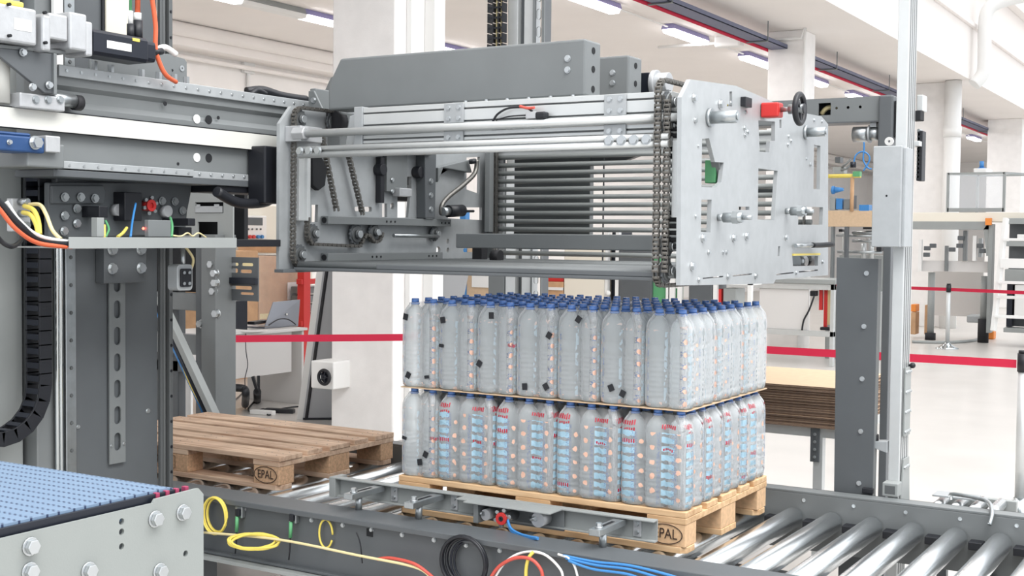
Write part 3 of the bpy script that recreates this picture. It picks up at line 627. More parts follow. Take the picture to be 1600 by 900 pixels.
# ------------------------------------------------------------------ gripper head
hd = thing('palletizer_head', 'grey and silver layer gripper head hanging over the wrapped bottles', 'palletizing machine', (-0.8, 0.6, 1.49))
XR0, XR1 = 0.03, 0.045
R_ = lambda *p: yz(*p)
outl = R_((0.045, -0.1823, 1.4895), (0.045, -0.1953, 2.0894), (0.045, -0.1255, 2.1539), (0.045, 0.2777, 2.1765), (0.045, 0.538, 2.1645), (0.045, 0.7662, 2.1506), (0.045, 1.0139, 2.1481), (0.045, 1.2662, 2.1545), (0.045, 1.357, 2.13), (0.045, 1.4007, 1.4881), (0.045, 0.7301, 1.4854), (0.045, 0.709, 1.4713))
holesR = [R_((0.045, -0.0214, 1.9699), (0.045, 0.0394, 1.9763), (0.045, 0.0938, 1.9003), (0.045, 0.1755, 1.9027), (0.045, 0.1549, 1.8337), (0.045, 0.1034, 1.8142), (0.045, -0.0202, 1.8116)),
 R_((0.045, -0.0185, 1.7694), (0.045, 0.0708, 1.772), (0.045, 0.0643, 1.6619), (0.045, -0.0195, 1.6634)),
 R_((0.045, 0.5087, 2.0753), (0.045, 0.6895, 2.0856), (0.045, 0.6935, 2.0134), (0.045, 0.6367, 2.007), (0.045, 0.6318, 1.966), (0.045, 0.5282, 1.962)),
 R_((0.045, 0.5178, 1.9004), (0.045, 0.7288, 1.9014), (0.045, 0.7029, 1.713), (0.045, 0.5208, 1.7124)),
 R_((0.045, 0.3229, 1.7546), (0.045, 0.4319, 1.7573), (0.045, 0.4325, 1.7457), (0.045, 0.3235, 1.7433)),
 R_((0.045, 1.1705, 2.0309), (0.045, 1.2568, 2.0314), (0.045, 1.26, 1.8502), (0.045, 1.1737, 1.8496)),
 R_((0.045, 0.9886, 1.7738), (0.045, 1.309, 1.7765), (0.045, 1.305, 1.7036), (0.045, 0.9851, 1.6995)),
 R_((0.045, 0.9214, 1.5746), (0.045, 1.252, 1.5718), (0.045, 1.2547, 1.5315), (0.045, 0.9317, 1.5339)),
 R_((0.045, 0.0035, 1.5099), (0.045, 0.1873, 1.5122), (0.045, 0.1875, 1.5078), (0.045, 0.0037, 1.5056)),
 R_((0.045, 0.2784, 1.5124), (0.045, 0.4706, 1.5153), (0.045, 0.4708, 1.5106), (0.045, 0.2786, 1.5079)),
 R_((0.045, 0.7362, 1.5074), (0.045, 0.9409, 1.5108), (0.045, 0.9412, 1.5057), (0.045, 0.7364, 1.5025)),
 R_((0.045, 1.0044, 1.5121), (0.045, 1.2557, 1.5154), (0.045, 1.2561, 1.51), (0.045, 1.0048, 1.507)),
 R_((0.045, 0.7523, 1.613), (0.045, 0.7745, 1.6129), (0.045, 0.7691, 1.5759), (0.045, 0.747, 1.5761)),
 R_((0.045, 0.7397, 2.097), (0.045, 0.7617, 2.0989), (0.045, 0.7635, 2.0672), (0.045, 0.7415, 2.0655)),
 R_((0.045, 0.2179, 2.1502), (0.045, 0.242, 2.1527), (0.045, 0.2444, 2.102), (0.045, 0.1963, 2.0975), (0.045, 0.196, 2.1041), (0.045, 0.2199, 2.1063))]
rp = plate('right_side_plate', outl, holesR, 'x', XR0, XR1, 'galv', hd)
# screws scattered over the plate
b = MB()
for p_, r in (((0.045, -0.0968, 2.0971), .012), ((0.045, 0.1313, 2.098), .014), ((0.045, -0.0833, 2.0258), .008), ((0.045, 0.2318, 2.1119), .007), ((0.045, -0.053, 1.9446), .005), ((0.045, -0.0651, 1.7134), .006), ((0.045, -0.0021, 1.6422), .012), ((0.045, 0.2784, 1.6432), .012), ((0.045, 0.4047, 1.6506), .012), ((0.045, 0.8401, 1.6478), .01), ((0.045, 0.0502, 1.595), .008), ((0.045, 0.1836, 1.5942), .007), ((0.045, 0.2135, 1.5941), .007), ((0.045, -0.0906, 1.5498), .013),
        ((0.045, 0.3662, 2.0361), .008), ((0.045, 0.399, 2.0249), .008), ((0.045, 0.3738, 2.0116), .008), ((0.045, 0.8477, 2.0415), .007), ((0.045, 0.8792, 2.0263), .007), ((0.045, 0.8419, 2.0089), .007), ((0.045, 1.074, 1.9676), .006), ((0.045, 1.1252, 1.947), .008), ((0.045, -0.0293, 1.5043), .008), ((0.045, 0.2296, 1.509), .009), ((0.045, 0.5045, 1.5052), .009), ((0.045, 0.9727, 1.5076), .008), ((0.045, 1.1641, 2.13), .007), ((0.045, 1.3154, 1.5468), .008), ((0.045, 0.3018, 2.0625), .005), ((0.045, 0.3762, 2.0938), .006), ((0.045, 1.2676, 2.1334), .006)):
    b.bolt((XR1, p_[1], p_[2]), (1, 0, 0), r, r*.9)
b.each('plate_screw', 'bolt', rp)
# round stub shafts sticking out of the plate
def stub(p, r, L, nm='stub_shaft', m='steel', flange=1.5):
    b = MB().cyl((XR1, p[1], p[2]), (XR1+.012, p[1], p[2]), r*flange, 20).cyl((XR1+.012, p[1], p[2]), (XR1+L, p[1], p[2]), r, 20)
    b.cyl((XR1+L, p[1], p[2]), (XR1+L+.004, p[1], p[2]), r*.55, 14)
    return b.done(nm, m, rp)
def stub_between(a, r, length): stub(a, r, length)
stub((0.045, 0.0364, 2.0443), .021, .10); stub((0.045, 1.0511, 2.0718), .019, .085)
# two clamping screws that lie in bushes
for p_, L in (((0.045, 0.1311, 1.7127), .11), ((0.045, 0.8342, 1.7499), .10)):
    MB().cyl((XR1, p_[1], p_[2]), (XR1+.02, p_[1], p_[2]), .012, 14).cyl((XR1+.02, p_[1], p_[2]), (XR1+L*.8, p_[1], p_[2]), .017, 16).cyl((XR1+L*.5, p_[1], p_[2]), (XR1+L*.68, p_[1], p_[2]), .024, 6).cyl((XR1+L*.8, p_[1], p_[2]), (XR1+L*1.1, p_[1], p_[2]), .008, 10).done('clamp_screw', 'steel', rp)
# lever seen in the upper cut-out
MB().bar((0.02, 0.0934, 2.0156), (0.02, 0.2002, 1.8359), .012, .03, (1, 0, 0)).done('lever', 'grey', hd, .002)
MB().box(-.02, .02, (0.02, 0.1634, 1.8674)[1], (0.02, 0.2225, 1.8702)[1], (0.02, 0.1767, 1.8327)[2], (0.02, 0.1731, 1.9119)[2]).done('lever_pad', 'green', hd, .003)
# small black latch, knob handle and motor seen through the lower right opening
MB().box(XR1, XR1+.02, (0.045, 0.3236, 2.1296)[1], (0.045, 0.387, 2.1358)[1], (0.045, 0.3436, 2.109)[2], (0.045, 0.3419, 2.1427)[2]).done('latch', 'black', rp, .002)
p_ = (0.045, 0.9347, 1.6151); p2 = (0.045, 1.1293, 1.6174)
MB().cyl((XR1+.015, p_[1]-.02, p_[2]), (XR1+.015, p2[1], p2[2]), .008, 12).done('locking_pin', 'steel', rp)
MB().tube([(XR1+.015, p2[1], p2[2]), (XR1+.03, p2[1]+.05, p2[2]), (XR1+.06, p2[1]+.13, p2[2]+.004)], .011, 10, smooth=4).done('pin_handle', 'black', rp)
MB().box(XR1, XR1+.005, (0.045, 0.921, 1.5822)[1], (0.045, 1.269, 1.5797)[1], (0.045, 1.0986, 1.5757)[2], (0.045, 1.0981, 1.5835)[2]).done('yellow_strip', 'yellow', rp)
b = MB(); pm = (-0.02, 1.2848, 1.5487); b.cyl((-.03, pm[1]-.12, pm[2]), (-.03, pm[1]-.02, pm[2]), .032, 18); b.done('small_motor', 'steel', hd)
MB().cyl((-.03, pm[1]-.02, pm[2]), (-.03, pm[1]+.1, pm[2]), .026, 14).done('motor_cable_end', 'black', hd)
# red counter and hand wheel on top
wz = (0.08, 0.5524, 2.1151); yw, zw = wz[1], wz[2]
MB().box(.046, .115, yw-.028, yw+.028, zw-.028, zw+.026).done('position_indicator', 'red', hd, .006, label='red box shaped position counter')
MB().cyl((.11, yw, zw), (.20, yw, zw), .009, 14).cyl((.145, yw, zw), (.20, yw, zw), .018, 16).done('wheel_shaft', 'steel', hd)
whl = MB().tube([(.185, yw+.052*math.cos(2*PI*k/28), zw+.052*math.sin(2*PI*k/28)) for k in range(28)], .011, 10, closed=True).done('hand_wheel', 'black', hd)
b = MB()
for k in range(3): a = k*2*PI/3+.5; b.bar((.185, yw, zw), (.185, yw+.05*math.cos(a), zw+.05*math.sin(a)), .012, .014, (1, 0, 0))
b.cyl((.17, yw, zw), (.205, yw, zw), .018, 16); b.done('wheel_spoke', 'black', whl)
b = MB()
for k in range(4): b.tube([(-.06+.04*math.cos(t/8*PI), (-0.1, 0.5745, 2.2302)[1]+.05*math.sin(t/8*PI+k*.25)*.4+k*.008, 2.14+.045*math.sin(t/8*PI)) for t in range(9)], .005)
b.each('yellow_cable', 'yellow', hd)

# left side plate, seen from inside
Lx = -1.64
oL = R_((-1.64, -0.1922, 1.501), (-1.64, -0.1904, 2.0697), (-1.64, -0.1236, 2.1426), (-1.64, -0.0665, 2.1429), (-1.64, 0.301, 2.166), (-1.64, 0.6689, 2.1823), (-1.64, 1.3591, 2.1738), (-1.64, 1.3708, 1.5011))
hL = [R_((-1.64, 0.0015, 1.76), (-1.64, 0.0412, 1.7611), (-1.64, 0.0375, 1.6912), (-1.64, 0.0018, 1.6906)),
 rrect((-1.64, 0.2782, 1.7512)[1], (-1.64, 0.3261, 1.7523)[1], (-1.64, 0.3043, 1.741)[2], (-1.64, 0.3041, 1.7599)[2], .008), rrect((-1.64, 0.3437, 1.7527)[1], (-1.64, 0.3971, 1.754)[1], (-1.64, 0.3704, 1.7397)[2], (-1.64, 0.3702, 1.7615)[2], .008),
 R_((-1.64, 0.4696, 1.7779), (-1.64, 0.5065, 1.7789), (-1.64, 0.5071, 1.7203), (-1.64, 0.4701, 1.7196)), circ((-1.64, 0.544, 1.7687)[1], (-1.64, 0.544, 1.7687)[2], .014),
 R_((-1.64, 0.5814, 1.8119), (-1.64, 0.6779, 1.8207), (-1.64, 0.6643, 1.7203), (-1.64, 0.5824, 1.7188)), R_((-1.64, 0.6477, 1.9023), (-1.64, 0.6868, 1.904), (-1.64, 0.6875, 1.8411), (-1.64, 0.6484, 1.8397)),
 R_((-1.64, 1.1363, 2.0161), (-1.64, 1.2558, 2.0262), (-1.64, 1.253, 1.8458), (-1.64, 1.1387, 1.8634)), R_((-1.64, 0.9809, 1.7738), (-1.64, 1.2773, 1.7811), (-1.64, 1.2784, 1.7186), (-1.64, 0.9816, 1.7229)),
 circ((-1.64, 0.9041, 1.5732)[1], (-1.64, 0.9041, 1.5732)[2], .018), rrect((-1.64, 1.1152, 1.5722)[1], (-1.64, 1.2401, 1.5716)[1], (-1.64, 1.1772, 1.5626)[2], (-1.64, 1.1769, 1.5812)[2], .008),
 circ((-1.64, 0.9831, 1.6149)[1], (-1.64, 0.9831, 1.6149)[2], .012), circ((-1.64, 0.9837, 1.5728)[1], (-1.64, 0.9837, 1.5728)[2], .012)]
plate('left_side_plate', oL, hL, 'x', -1.655, -1.64, 'galv', hd)
# guide bars along the inside of both plates
for zz0, zz1, yy1 in (((-1.6, 0.4309, 1.6832)[2], (-1.6, 0.4306, 1.7162)[2], (-1.6, 0.949, 1.7105)[1]), ((-1.6, 0.4324, 1.5319)[2], (-1.6, 0.4321, 1.565)[2], (-1.6, 0.8826, 1.5414)[1])):
    gb_ = MB().box(-1.638, -1.60, (-1.6, 0.0575, 1.6967)[1], yy1, zz0, zz1).done('guide_bar', 'grey', hd, .002)
    b = MB()
    for yy in (.45, .48, .51, .87, .9, .93): b.cyl((-1.6, yy-(.1 if yy1 < .9 else 0), (zz0+zz1)/2), (-1.5985, yy-(.1 if yy1 < .9 else 0), (zz0+zz1)/2), .005, 10)
    b.cyl((-1.62, (-1.6, 0.0575, 1.6967)[1]-.004, (zz0+zz1)/2), (-1.62, (-1.6, 0.0575, 1.6967)[1], (zz0+zz1)/2), .012, 12)
    b.each('bar_screw', 'slot', gb_)
MB().box(-1.638, -1.60, (-1.6, -0.1107, 1.576)[1], 1.25, (-1.6, 0.4327, 1.4961)[2], (-1.6, 0.4325, 1.5154)[2]).box(-1.638, -1.59, (-1.6, -0.2227, 1.5124)[1], 1.3, 1.492, 1.505).done('lower_rail', 'grey_d', hd, .002)
MB().cyl((-1.6, (-1.6, 0.5006, 1.6396)[1], (-1.6, 0.5006, 1.6396)[2]), (-1.6, (-1.6, 0.8448, 1.6385)[1], (-1.6, 0.8448, 1.6385)[2]), .008, 12).done('tie_rod', 'steel', hd)
# sprockets on the left plate, with their chain
def sprocket(par, x, y, z, r, sx=1):
    b = MB(); n = 14; P = []
    for i in range(n*2): a = 2*PI*i/(n*2); rr = r if i % 2 == 0 else r*.86; P.append((y+rr*math.cos(a), z+rr*math.sin(a)))
    b.prism(P, 'x', x, x+sx*.008); s_ = b.done('sprocket', 'grey_d', par, .001)
    MB().cyl((x-sx*.01, y, z), (x+sx*.014, y, z), r*.72, 20).cyl((x+sx*.014, y, z), (x+sx*.026, y, z), r*.42, 16).done('sprocket_hub', 'groove', s_)
    MB().cyl((x+sx*.026, y, z), (x+sx*.032, y, z), r*.34, 14).done('axle_cap', 'bolt', s_)
def chain(par, pts, x, smooth=3, w=.016, nm='drive_chain'):
    """links placed along a closed or open path in the y-z plane"""
    P = [Vector((0, p[0], p[1])) for p in pts]; b = MB(); b2 = MB(); pitch = .0145; pos = 0; i = 0; cur = P[0].copy(); nodes = [cur.copy()]
    while i < len(P)-1:
        seg = P[i+1]-cur
        if seg.length < pitch: cur = P[i+1].copy() if False else cur; i += 1; 
        else: cur = cur+seg.normalized()*pitch; nodes.append(cur.copy())
    for k in range(len(nodes)-1):
        a, c = nodes[k], nodes[k+1]; d = (c-a).normalized(); off = .007 if k % 2 else .0105
        for s_ in (-1, 1): b.bar((x+s_*off, a.y-d.y*.003, a.z-d.z*.003), (x+s_*off, c.y+d.y*.003, c.z+d.z*.003), .0018, .0125, (0, -d.z, d.y))
        b2.cyl((x-.012, a.y, a.z), (x+.012, a.y, a.z), .0055, 6)
    o = b.done(nm, 'chain', par); b2.done('chain_roller', 'chain', o); return o
def arc(cy_, cz_, r, a0_, a1_, n=8): return [(cy_+r*math.cos(math.radians(a0_+(a1_-a0_)*k/n)), cz_+r*math.sin(math.radians(a0_+(a1_-a0_)*k/n))) for k in range(n+1)]
xs = -1.615
sp1, sp2, sp3, sp4, sp5, sp6, sp7 = ((-1.6, -0.0978, 2.0932), (-1.6, 0.1119, 2.098), (-1.6, -0.0953, 1.5608), (-1.6, -0.0141, 1.6445), (-1.6, 0.2625, 1.6437), (-1.6, 0.3859, 1.6527), (-1.6, 0.8446, 1.6503))
for s_, r in ((sp1, .042), (sp2, .045), (sp3, .042), (sp4, .04), (sp5, .047), (sp6, .040), (sp7, .036)): sprocket(hd, xs-.01, s_[1], s_[2], r)
pth = arc(sp2[1], sp2[2], .045, 20, 90)+arc(sp1[1], sp1[2], .045, 90, 180)+arc(sp3[1], sp3[2], .05, 180, 270)+[(1.2, sp3[2]-.05)]
chain(hd, pth, xs+.004)
pth = [(sp2[1]+.045, sp2[2]-.02), ((-1.6, 0.2966, 1.7273)[1], (-1.6, 0.2966, 1.7273)[2])]
chain(hd, pth, xs+.004)
chain(hd, [((-1.6, 0.0314, 2.03)[1], (-1.6, 0.0314, 2.03)[2]), ((-1.6, 0.0683, 1.9115)[1], (-1.6, 0.0683, 1.9115)[2]), ((-1.6, 0.1267, 1.7318)[1], (-1.6, 0.1267, 1.7318)[2])], xs+.004)
chain(hd, [(sp4[1]-.045, sp4[2]+.06)]+arc(sp4[1], sp4[2], .045, 180, 270)+arc(sp5[1], sp5[2], .05, 270, 300)+[(sp5[1]+.05, sp5[2])]+arc(sp6[1], sp6[2], .042, 200, 360), xs+.004)
# vertical profile, cam plate and brackets on the inside of the left plate
MB().box(-1.638, -1.60, (-1.6, -0.0579, 1.8089)[1]-.012, (-1.6, -0.0579, 1.8089)[1]+.006, (-1.6, -0.0574, 1.695)[2], (-1.6, -0.0586, 1.9529)[2]).box(-1.638, -1.615, (-1.6, -0.1041, 1.8073)[1], (-1.6, -0.0657, 1.8086)[1], (-1.6, -0.0574, 1.695)[2], (-1.6, -0.0586, 1.9529)[2]).done('upright_profile', 'alu', hd, .002)
MB().prism(yz((-1.6, -0.0354, 1.9619), (-1.6, 0.0119, 1.9648), (-1.6, 0.0562, 1.9108), (-1.6, 0.0445, 1.8382), (-1.6, 0.0048, 1.8162), (-1.6, -0.0308, 1.8353)), 'x', -1.63, -1.605).done('cam_plate', 'slot', hd, .004)
MB().prism(yz((-1.59, 0.7189, 2.0077), (-1.59, 0.8098, 2.0132), (-1.59, 0.8034, 1.7199), ((-1.59, 0.7274, 1.7186))), 'x', -1.64, -1.59).done('inner_upright', 'grey_d', hd, .003)
MB().prism(yz((-1.61, 0.8397, 1.9514), (-1.61, 1.0961, 2.0009), (-1.61, 1.125, 1.9417), (-1.61, 0.8812, 1.9535), (-1.61, 0.8406, 1.8843)), 'x', -1.638, -1.60).done('gusset', 'grey', hd, .003)
MB().box(-1.64, -1.615, (-1.61, 0.4694, 1.9378)[1], (-1.61, 0.6202, 1.9457)[1], (-1.61, 0.5356, 1.8298)[2], (-1.61, 0.5337, 2.0191)[2]).done('slide_plate', 'grey', hd, .002)
b = MB()
for p_ in ((-1.6, 0.4287, 1.9218), (-1.6, 0.7092, 1.9245)): b.cyl((-1.64, p_[1], p_[2]), (-1.60, p_[1], p_[2]), .026, 16)
b.box(-1.638, -1.61, (-1.6, 0.42, 1.8804)[1], (-1.6, 0.4473, 1.8816)[1], (-1.6, 0.4346, 1.7795)[2], (-1.6, 0.4327, 1.9768)[2])
b.each('rubber_stop', 'black', hd, .003)
b = MB()
for p_ in ((-1.59, 0.7656, 1.8867), (-1.59, 0.7664, 1.8232), (-1.59, 0.7672, 1.7597)): b.bolt((-1.59, p_[1], p_[2]), (1, 0, 0), .011, .008)
for p_ in ((-1.612, 0.5051, 1.8815), (-1.612, 0.5056, 1.8315)): b.bolt((-1.612, p_[1], p_[2]), (1, 0, 0), .008, .006)
b.each('inner_bolt', 'bolt', hd)
MB().box(-1.63, -1.59, (-1.6, 0.5314, 1.8295)[1], (-1.6, 0.6221, 1.8327)[1], (-1.6, 0.5695, 1.8112)[2], (-1.6, 0.5691, 1.8477)[2]).done('proximity_bracket', 'cast', hd, .003)
MB().tube([(-1.58, 0.8401, 1.738), (-1.58, 0.8396, 1.776), (-1.58, 0.8912, 1.8184), (-1.57, 1.0092, 1.8818), (-1.57, 1.1023, 1.94), (-1.57, 1.1181, 2.0013)], .011, 10, smooth=6).done('bent_hose', 'chain', hd)
MB().cyl((-1.57, 0.8773, 1.7534), (-1.57, 0.9947, 1.759), .028, 18).done('cylinder_head', 'black', hd)
MB().cyl((-1.57, 0.8304, 1.7495), (-1.57, 0.8773, 1.7534), .02, 16).done('cylinder_flange', 'steel', hd)
MB().tube([(-1.57, 1.094, 1.7582), (-1.57, 0.9948, 1.756)], .006).tube([(-1.57, 1.079, 2.0021), (-1.57, 1.0848, 1.9843)], .018).each('cylinder_fitting', 'black', hd)
MB().box(-1.60, -1.57, (-1.6, 1.2074, 1.8532)[1]+.03, (-1.6, 1.3006, 1.8564)[1]+.02, 1.66, 2.05).box(-1.64, -1.57, (-1.6, 1.3006, 1.8564)[1]+.02, (-1.6, 1.3421, 1.8579)[1]+.02, 1.5, 2.1).done('rear_upright', 'grey', hd, .003)

# front aluminium profiles and rods
YF = -0.13
z_a0, z_a1 = (-0.4952, -0.13, 2.0472)[2], (-0.4961, -0.13, 2.1197)[2]
z_b0, z_b1 = (-0.4948, -0.13, 2.0186)[2], (-0.4952, -0.13, 2.045)[2]
z_c0, z_c1 = (-0.4944, -0.13, 1.9856)[2], (-0.4948, -0.13, 2.0164)[2]
def profile(x0, x1, y0, y1, z0, z1, grooves, nm, m='alu'):
    b = MB(); zs = [z0]
    for g_ in grooves: zs += [g_-.003, g_+.003]
    zs.append(z1)
    for i in range(0, len(zs), 2): b.box(x0, x1, y0, y1, zs[i], zs[i+1])
    o = b.done(nm, m, hd, .0015)
    if grooves:
        b = MB()
        for g_ in grooves: b.box(x0+.001, x1-.001, y0+.006, y1, g_-.0032, g_+.0032)
        b.each('profile_groove', 'groove', o)
    return o
profile(-1.28, -.02, YF, -.05, z_a0, z_a1, [z_a0+.006, z_a0+(z_a1-z_a0)*.70], 'top_profile')
profile(-1.28, -.02, YF, -.05, z_c0, z_c1, [z_c0+(z_c1-z_c0)*.45], 'lower_profile')
MB().cyl((-1.56, YF-.02, (z_b0+z_b1)/2), (.03, YF-.02, (z_b0+z_b1)/2), .0135, 20).cyl((-1.56, YF-.0, (z_b0+z_b1)/2-.003), (.03, YF-.0, (z_b0+z_b1)/2-.003), .012, 12).each('round_rod', 'alu', hd)
MB().cyl((-1.60, YF-.02, (z_b0+z_b1)/2), (-1.54, YF-.02, (z_b0+z_b1)/2), .026, 6).box(-1.64, -1.56, YF-.03, -.03, (z_b0+z_b1)/2-.03, (z_b0+z_b1)/2+.03).done('rod_clamp', 'cast', hd, .003)
zr0, zr1 = (-0.471, -0.17, 1.934)[2], (-0.4716, -0.17, 1.9754)[2]
b = MB().cyl((-1.56, -.165, zr0+.012), (-.01, -.165, zr0+.012), .012, 16).cyl((-1.56, -.165, zr0+.036), (-.01, -.165, zr0+.036), .010, 16).box(-1.56, -.01, -.163, -.13, zr0+.004, zr1-.004)
b.done('front_bar', 'alu', hd)
for x0_, n_ in ((-1.55, 3), (-.22, 4)):
    b = MB()
    for k in range(n_): b.bolt((x0_+.045*k, -.175, zr0+.027), (0, -1, 0), .014, .01)
    b.each('bar_end_bolt', 'bolt', hd)
for c0_, c1_ in (((-0.9069, -0.14, 2.0418)[0], (-0.8239, -0.14, 2.0387)[0]), ((-0.26, -0.14, 2.0179)[0], (-0.1793, -0.14, 2.0149)[0])):
    j = MB().box(c0_, c1_, YF-.008, YF, z_a0+.0, z_a1-.002).box(c0_, c1_, YF-.008, YF, z_c0-.004, z_c1+.002).done('joint_plate', 'galv', hd, .001)
    b = MB()
    for xx in (c0_+.02, c1_-.02):
        for z_ in (z_a0+.016, z_a1-.018, z_c0+.010): b.bolt((xx, YF-.008, z_), (0, -1, 0), .008, .006)
    b.each('joint_screw', 'bolt', j)
MB().box(-1.32, -1.28, YF-.005, -.04, z_c0-.01, z_a1+.005).prism([(-1.42, z_c0), (-1.32, z_c0), (-1.32, z_a1), (-1.40, z_a1-.02)], 'y', -.06, -.05).done('profile_end_plate', 'galv', hd, .002)
# valve with cables on the top profile
pv = (-0.522, -0.15, 2.0597)
vb = MB().box(pv[0]-.03, pv[0]+.01, -.16, YF, pv[2]-.012, pv[2]+.012).done('sensor_head', 'cast', hd, .002)
MB().box(pv[0]+.01, pv[0]+.05, -.165, YF-.004, pv[2]-.014, pv[2]+.01).done('sensor_plug', 'black', vb, .006)
MB().tube([(-0.6971, -0.14, 2.0453), (-0.67, -0.15, 2.0702), (-0.6225, -0.155, 2.0878), (-0.5578, -0.155, 2.0872), (-0.5299, -0.15, 2.0732)], .004, smooth=6).done('sensor_cable', 'black', vb)
MB().tube([(-0.6839, -0.14, 2.0493), (-0.6252, -0.15, 2.0595), (-0.5553, -0.15, 2.0611)], .0025, smooth=4).done('sensor_wire', 'black', vb)
MB().tube([(-0.5755, -0.16, 2.0919), (-0.5421, -0.16, 2.0838), (-0.5166, -0.16, 2.0849)], .005, smooth=4).done('sensor_sleeve', 'redcab', vb)
# front chain by the right plate
xr = -.03
yfr = -.175
zc0, zc1 = (-0.03, -0.0683, 1.5139)[2], (-0.03, -0.0915, 2.1284)[2]
def chain2(x):
    pts = [(yfr, zc0+.03)]+[(yfr, zc1-.03)]
    return pts
chain(hd, [(yfr, zc0+.02), (yfr, zc1-.02)]+arc(yfr+.05, zc1-.02, .05, 180, 80)+[(yfr+.3, zc1+.03)], xr-.016)
chain(hd, [(yfr+.012, zc0+.02), (yfr+.012, zc1-.02)], xr+.012)
chain(hd, [(.3, zc0-.03), (yfr+.05, zc0-.03)]+arc(yfr+.05, zc0+.02, .05, 270, 180), xr-.016)
for z_ in (zc1-.045, zc1-.12, zc0+.10, zc0+.02): sprocket(hd, xr-.005, yfr+.05, z_, .042)
b = MB()
for k in range(6): b.cyl((-.03, -.13, zc0+.10+k*.022), (.025, -.13, zc0+.10+k*.022), .008, 10)
for k in range(7): b.cyl((-.03, -.13, zc1-.22+k*.022), (.025, -.13, zc1-.22+k*.022), .008, 10)
b.each('curtain_link', 'slot', hd)
MB().box(-.005, .028, -.15, -.12, (0.03, -0.1509, 1.7077)[2], (0.03, -0.1606, 1.9584)[2]).done('upright_profile', 'alu', hd, .002)
mx0, mx1, mx2 = [p[0] for p in [(-0.5604, 0.75, 2.2693), (-0.4891, 0.75, 2.2655), (-0.4188, 0.75, 2.2617)]]; mzz = (-0.4919, 0.75, 2.263)[2]
MB().cyl((mx1, .75, mzz), (mx2, .75, mzz), .042, 24).cyl((mx1, .75, mzz), (mx1+.02, .75, mzz), .055, 24).done('drive_gearbox', 'cast', hd, .002)
MB().box(mx0-.1, mx1, .71, .80, mzz-.042, mzz+.042).done('drive_motor', 'navy', hd, .004)

# roller curtain at the back and the roller floor
rc = MB().box(-1.60, .02, 1.335, 1.345, 1.49, 1.505); rc.done('curtain_rail', 'grey_d', hd)
RM = None
def shared_cyl(name, x0, x1, y, z, r, m, par, mesh=None):
    if mesh is None:
        b = MB().cyl((x0, 0, 0), (x1, 0, 0), r, 14); me_o = b.done(name, m, None); mesh = me_o.data; o = me_o
    else:
        o = bpy.data.objects.new(name, mesh); COL.objects.link(o)
    o.parent = par; off = ORG[par.name]; o.location = Vector((0, y, z))-off; ORG[o.name] = off
    return mesh
ms = None
for k in range(15): ms = shared_cyl('curtain_roller', -1.58, .0, 1.30, 1.56+.0385*k, .0115, 'grey_l', hd, ms)
ms = None
for k in range(30): ms = shared_cyl('floor_roller', -1.60, .0, -.12+.046*k, 1.522, .0135, 'grey', hd, ms)
b = MB()
for xx in (-1.575, -1.56, -.03): b.box(xx, xx+.008, 1.27, 1.285, 1.53, 2.12)
b.each('curtain_chain', 'chain', hd)
b = MB()
for k in range(3): xx = (-1.0, -.66, -.33)[k]; b.cyl((xx, 1.325, 1.53), (xx, 1.325, 2.1), .004, 6)
b.each('curtain_wire', 'grey_d', hd)
# grey pusher bar in front of the curtain
zb0, zb1 = (-0.4334, 0, 1.5926)[2], (-0.4341, -0, 1.6467)[2]
MB().box((-1.3087, 0.55, 1.6096)[0], -.02, .55, .60, (-0.7861, 0.55, 1.5898)[2], (-0.787, 0.55, 1.6519)[2]).done('pusher_bar', 'grey', hd, .004)
MB().box(-1.60, -.03, -.155, -.115, 1.500, 1.512).box(-1.2, -.03, -.15, -.12, 1.512, 1.53).done('front_sill', 'grey_d', hd, .003)
b = MB().box(-1.45, -1.40, .9, .95, 1.53, 1.6); b.cyl(((-1.3, 0.8362, 1.5584)[0], (-1.3, 0.8362, 1.5584)[1], 1.55), (-1.26, (-1.3, 0.8362, 1.5584)[1], 1.55), .03, 14); b.done('idle_pulley', 'rubber', hd)
# dark mechanism behind the curtain
MB().box(-1.52, -1.10, 1.38, 1.42, 1.6, 2.12).done('rear_cover', 'grey', hd, .004)
MB().prism([(-1.1, 2.12), (-.75, 2.12), (-.85, 2.02), (-.98, 1.98), (-1.1, 1.98)], 'y', 1.38, 1.42).box(-.45, -.36, 1.38, 1.42, 1.90, 2.12).prism([(-.45, 1.92), (-.36, 1.92), (-.22, 1.86), (-.08, 1.88), (-.1, 1.84), (-.3, 1.82)], 'y', 1.38, 1.41).done('rear_lever', 'grey_d', hd, .004)
MB().box(-1.60, .0, 1.30, 1.36, 2.03, 2.10).done('rear_profile', 'alu', hd, .003)

# lifting beams over the head
def topbeam(y0, xa, xb, z0, z1, cham=True):
    P = [(xa, z0), (xb, z0), (xb, z1), (xa+.06 if cham else xa, z1), (xa, z1-.1 if cham else z1)]
    o = MB().prism(P, 'y', y0, y0+.12).done('support_beam', 'grey', hd, .008)
    b = MB()
    for z_ in (z0+.03, (z0+z1)/2, z1-.035): b.cyl((xb-.001, y0+.06, z_), (xb+.002, y0+.06, z_), .012, 14)
    b.each('beam_hole', 'slot', o)
    b = MB()
    for z_ in (z1-.065, z1-.105): b.bolt((xb-.07, y0, z_), (0, -1, 0), .010, .008)
    b.each('beam_bolt', 'bolt', o)
    return o
topbeam(0.0, (-1.5556, 0, 2.2413)[0], (-0.4056, 0, 2.3351)[0], 2.135, 2.335)
topbeam(0.52, (-2.0307, 0.52, 2.3234)[0], (-0.4885, 0.52, 2.3639)[0], 2.14, 2.35)
b = MB().box(-.95, -.36, -.02, .14, 2.122, 2.135); b.done('beam_foot_plate', 'grey_l', hd, .001)
b = MB()
for k in range(6): b.bolt((-.9+.09*k, -.005, 2.135), (0, 0, 1), .008, .006)
b.each('foot_bolt', 'bolt', hd)
x5 = (-1.735, 0.1, 2.1834)[0]
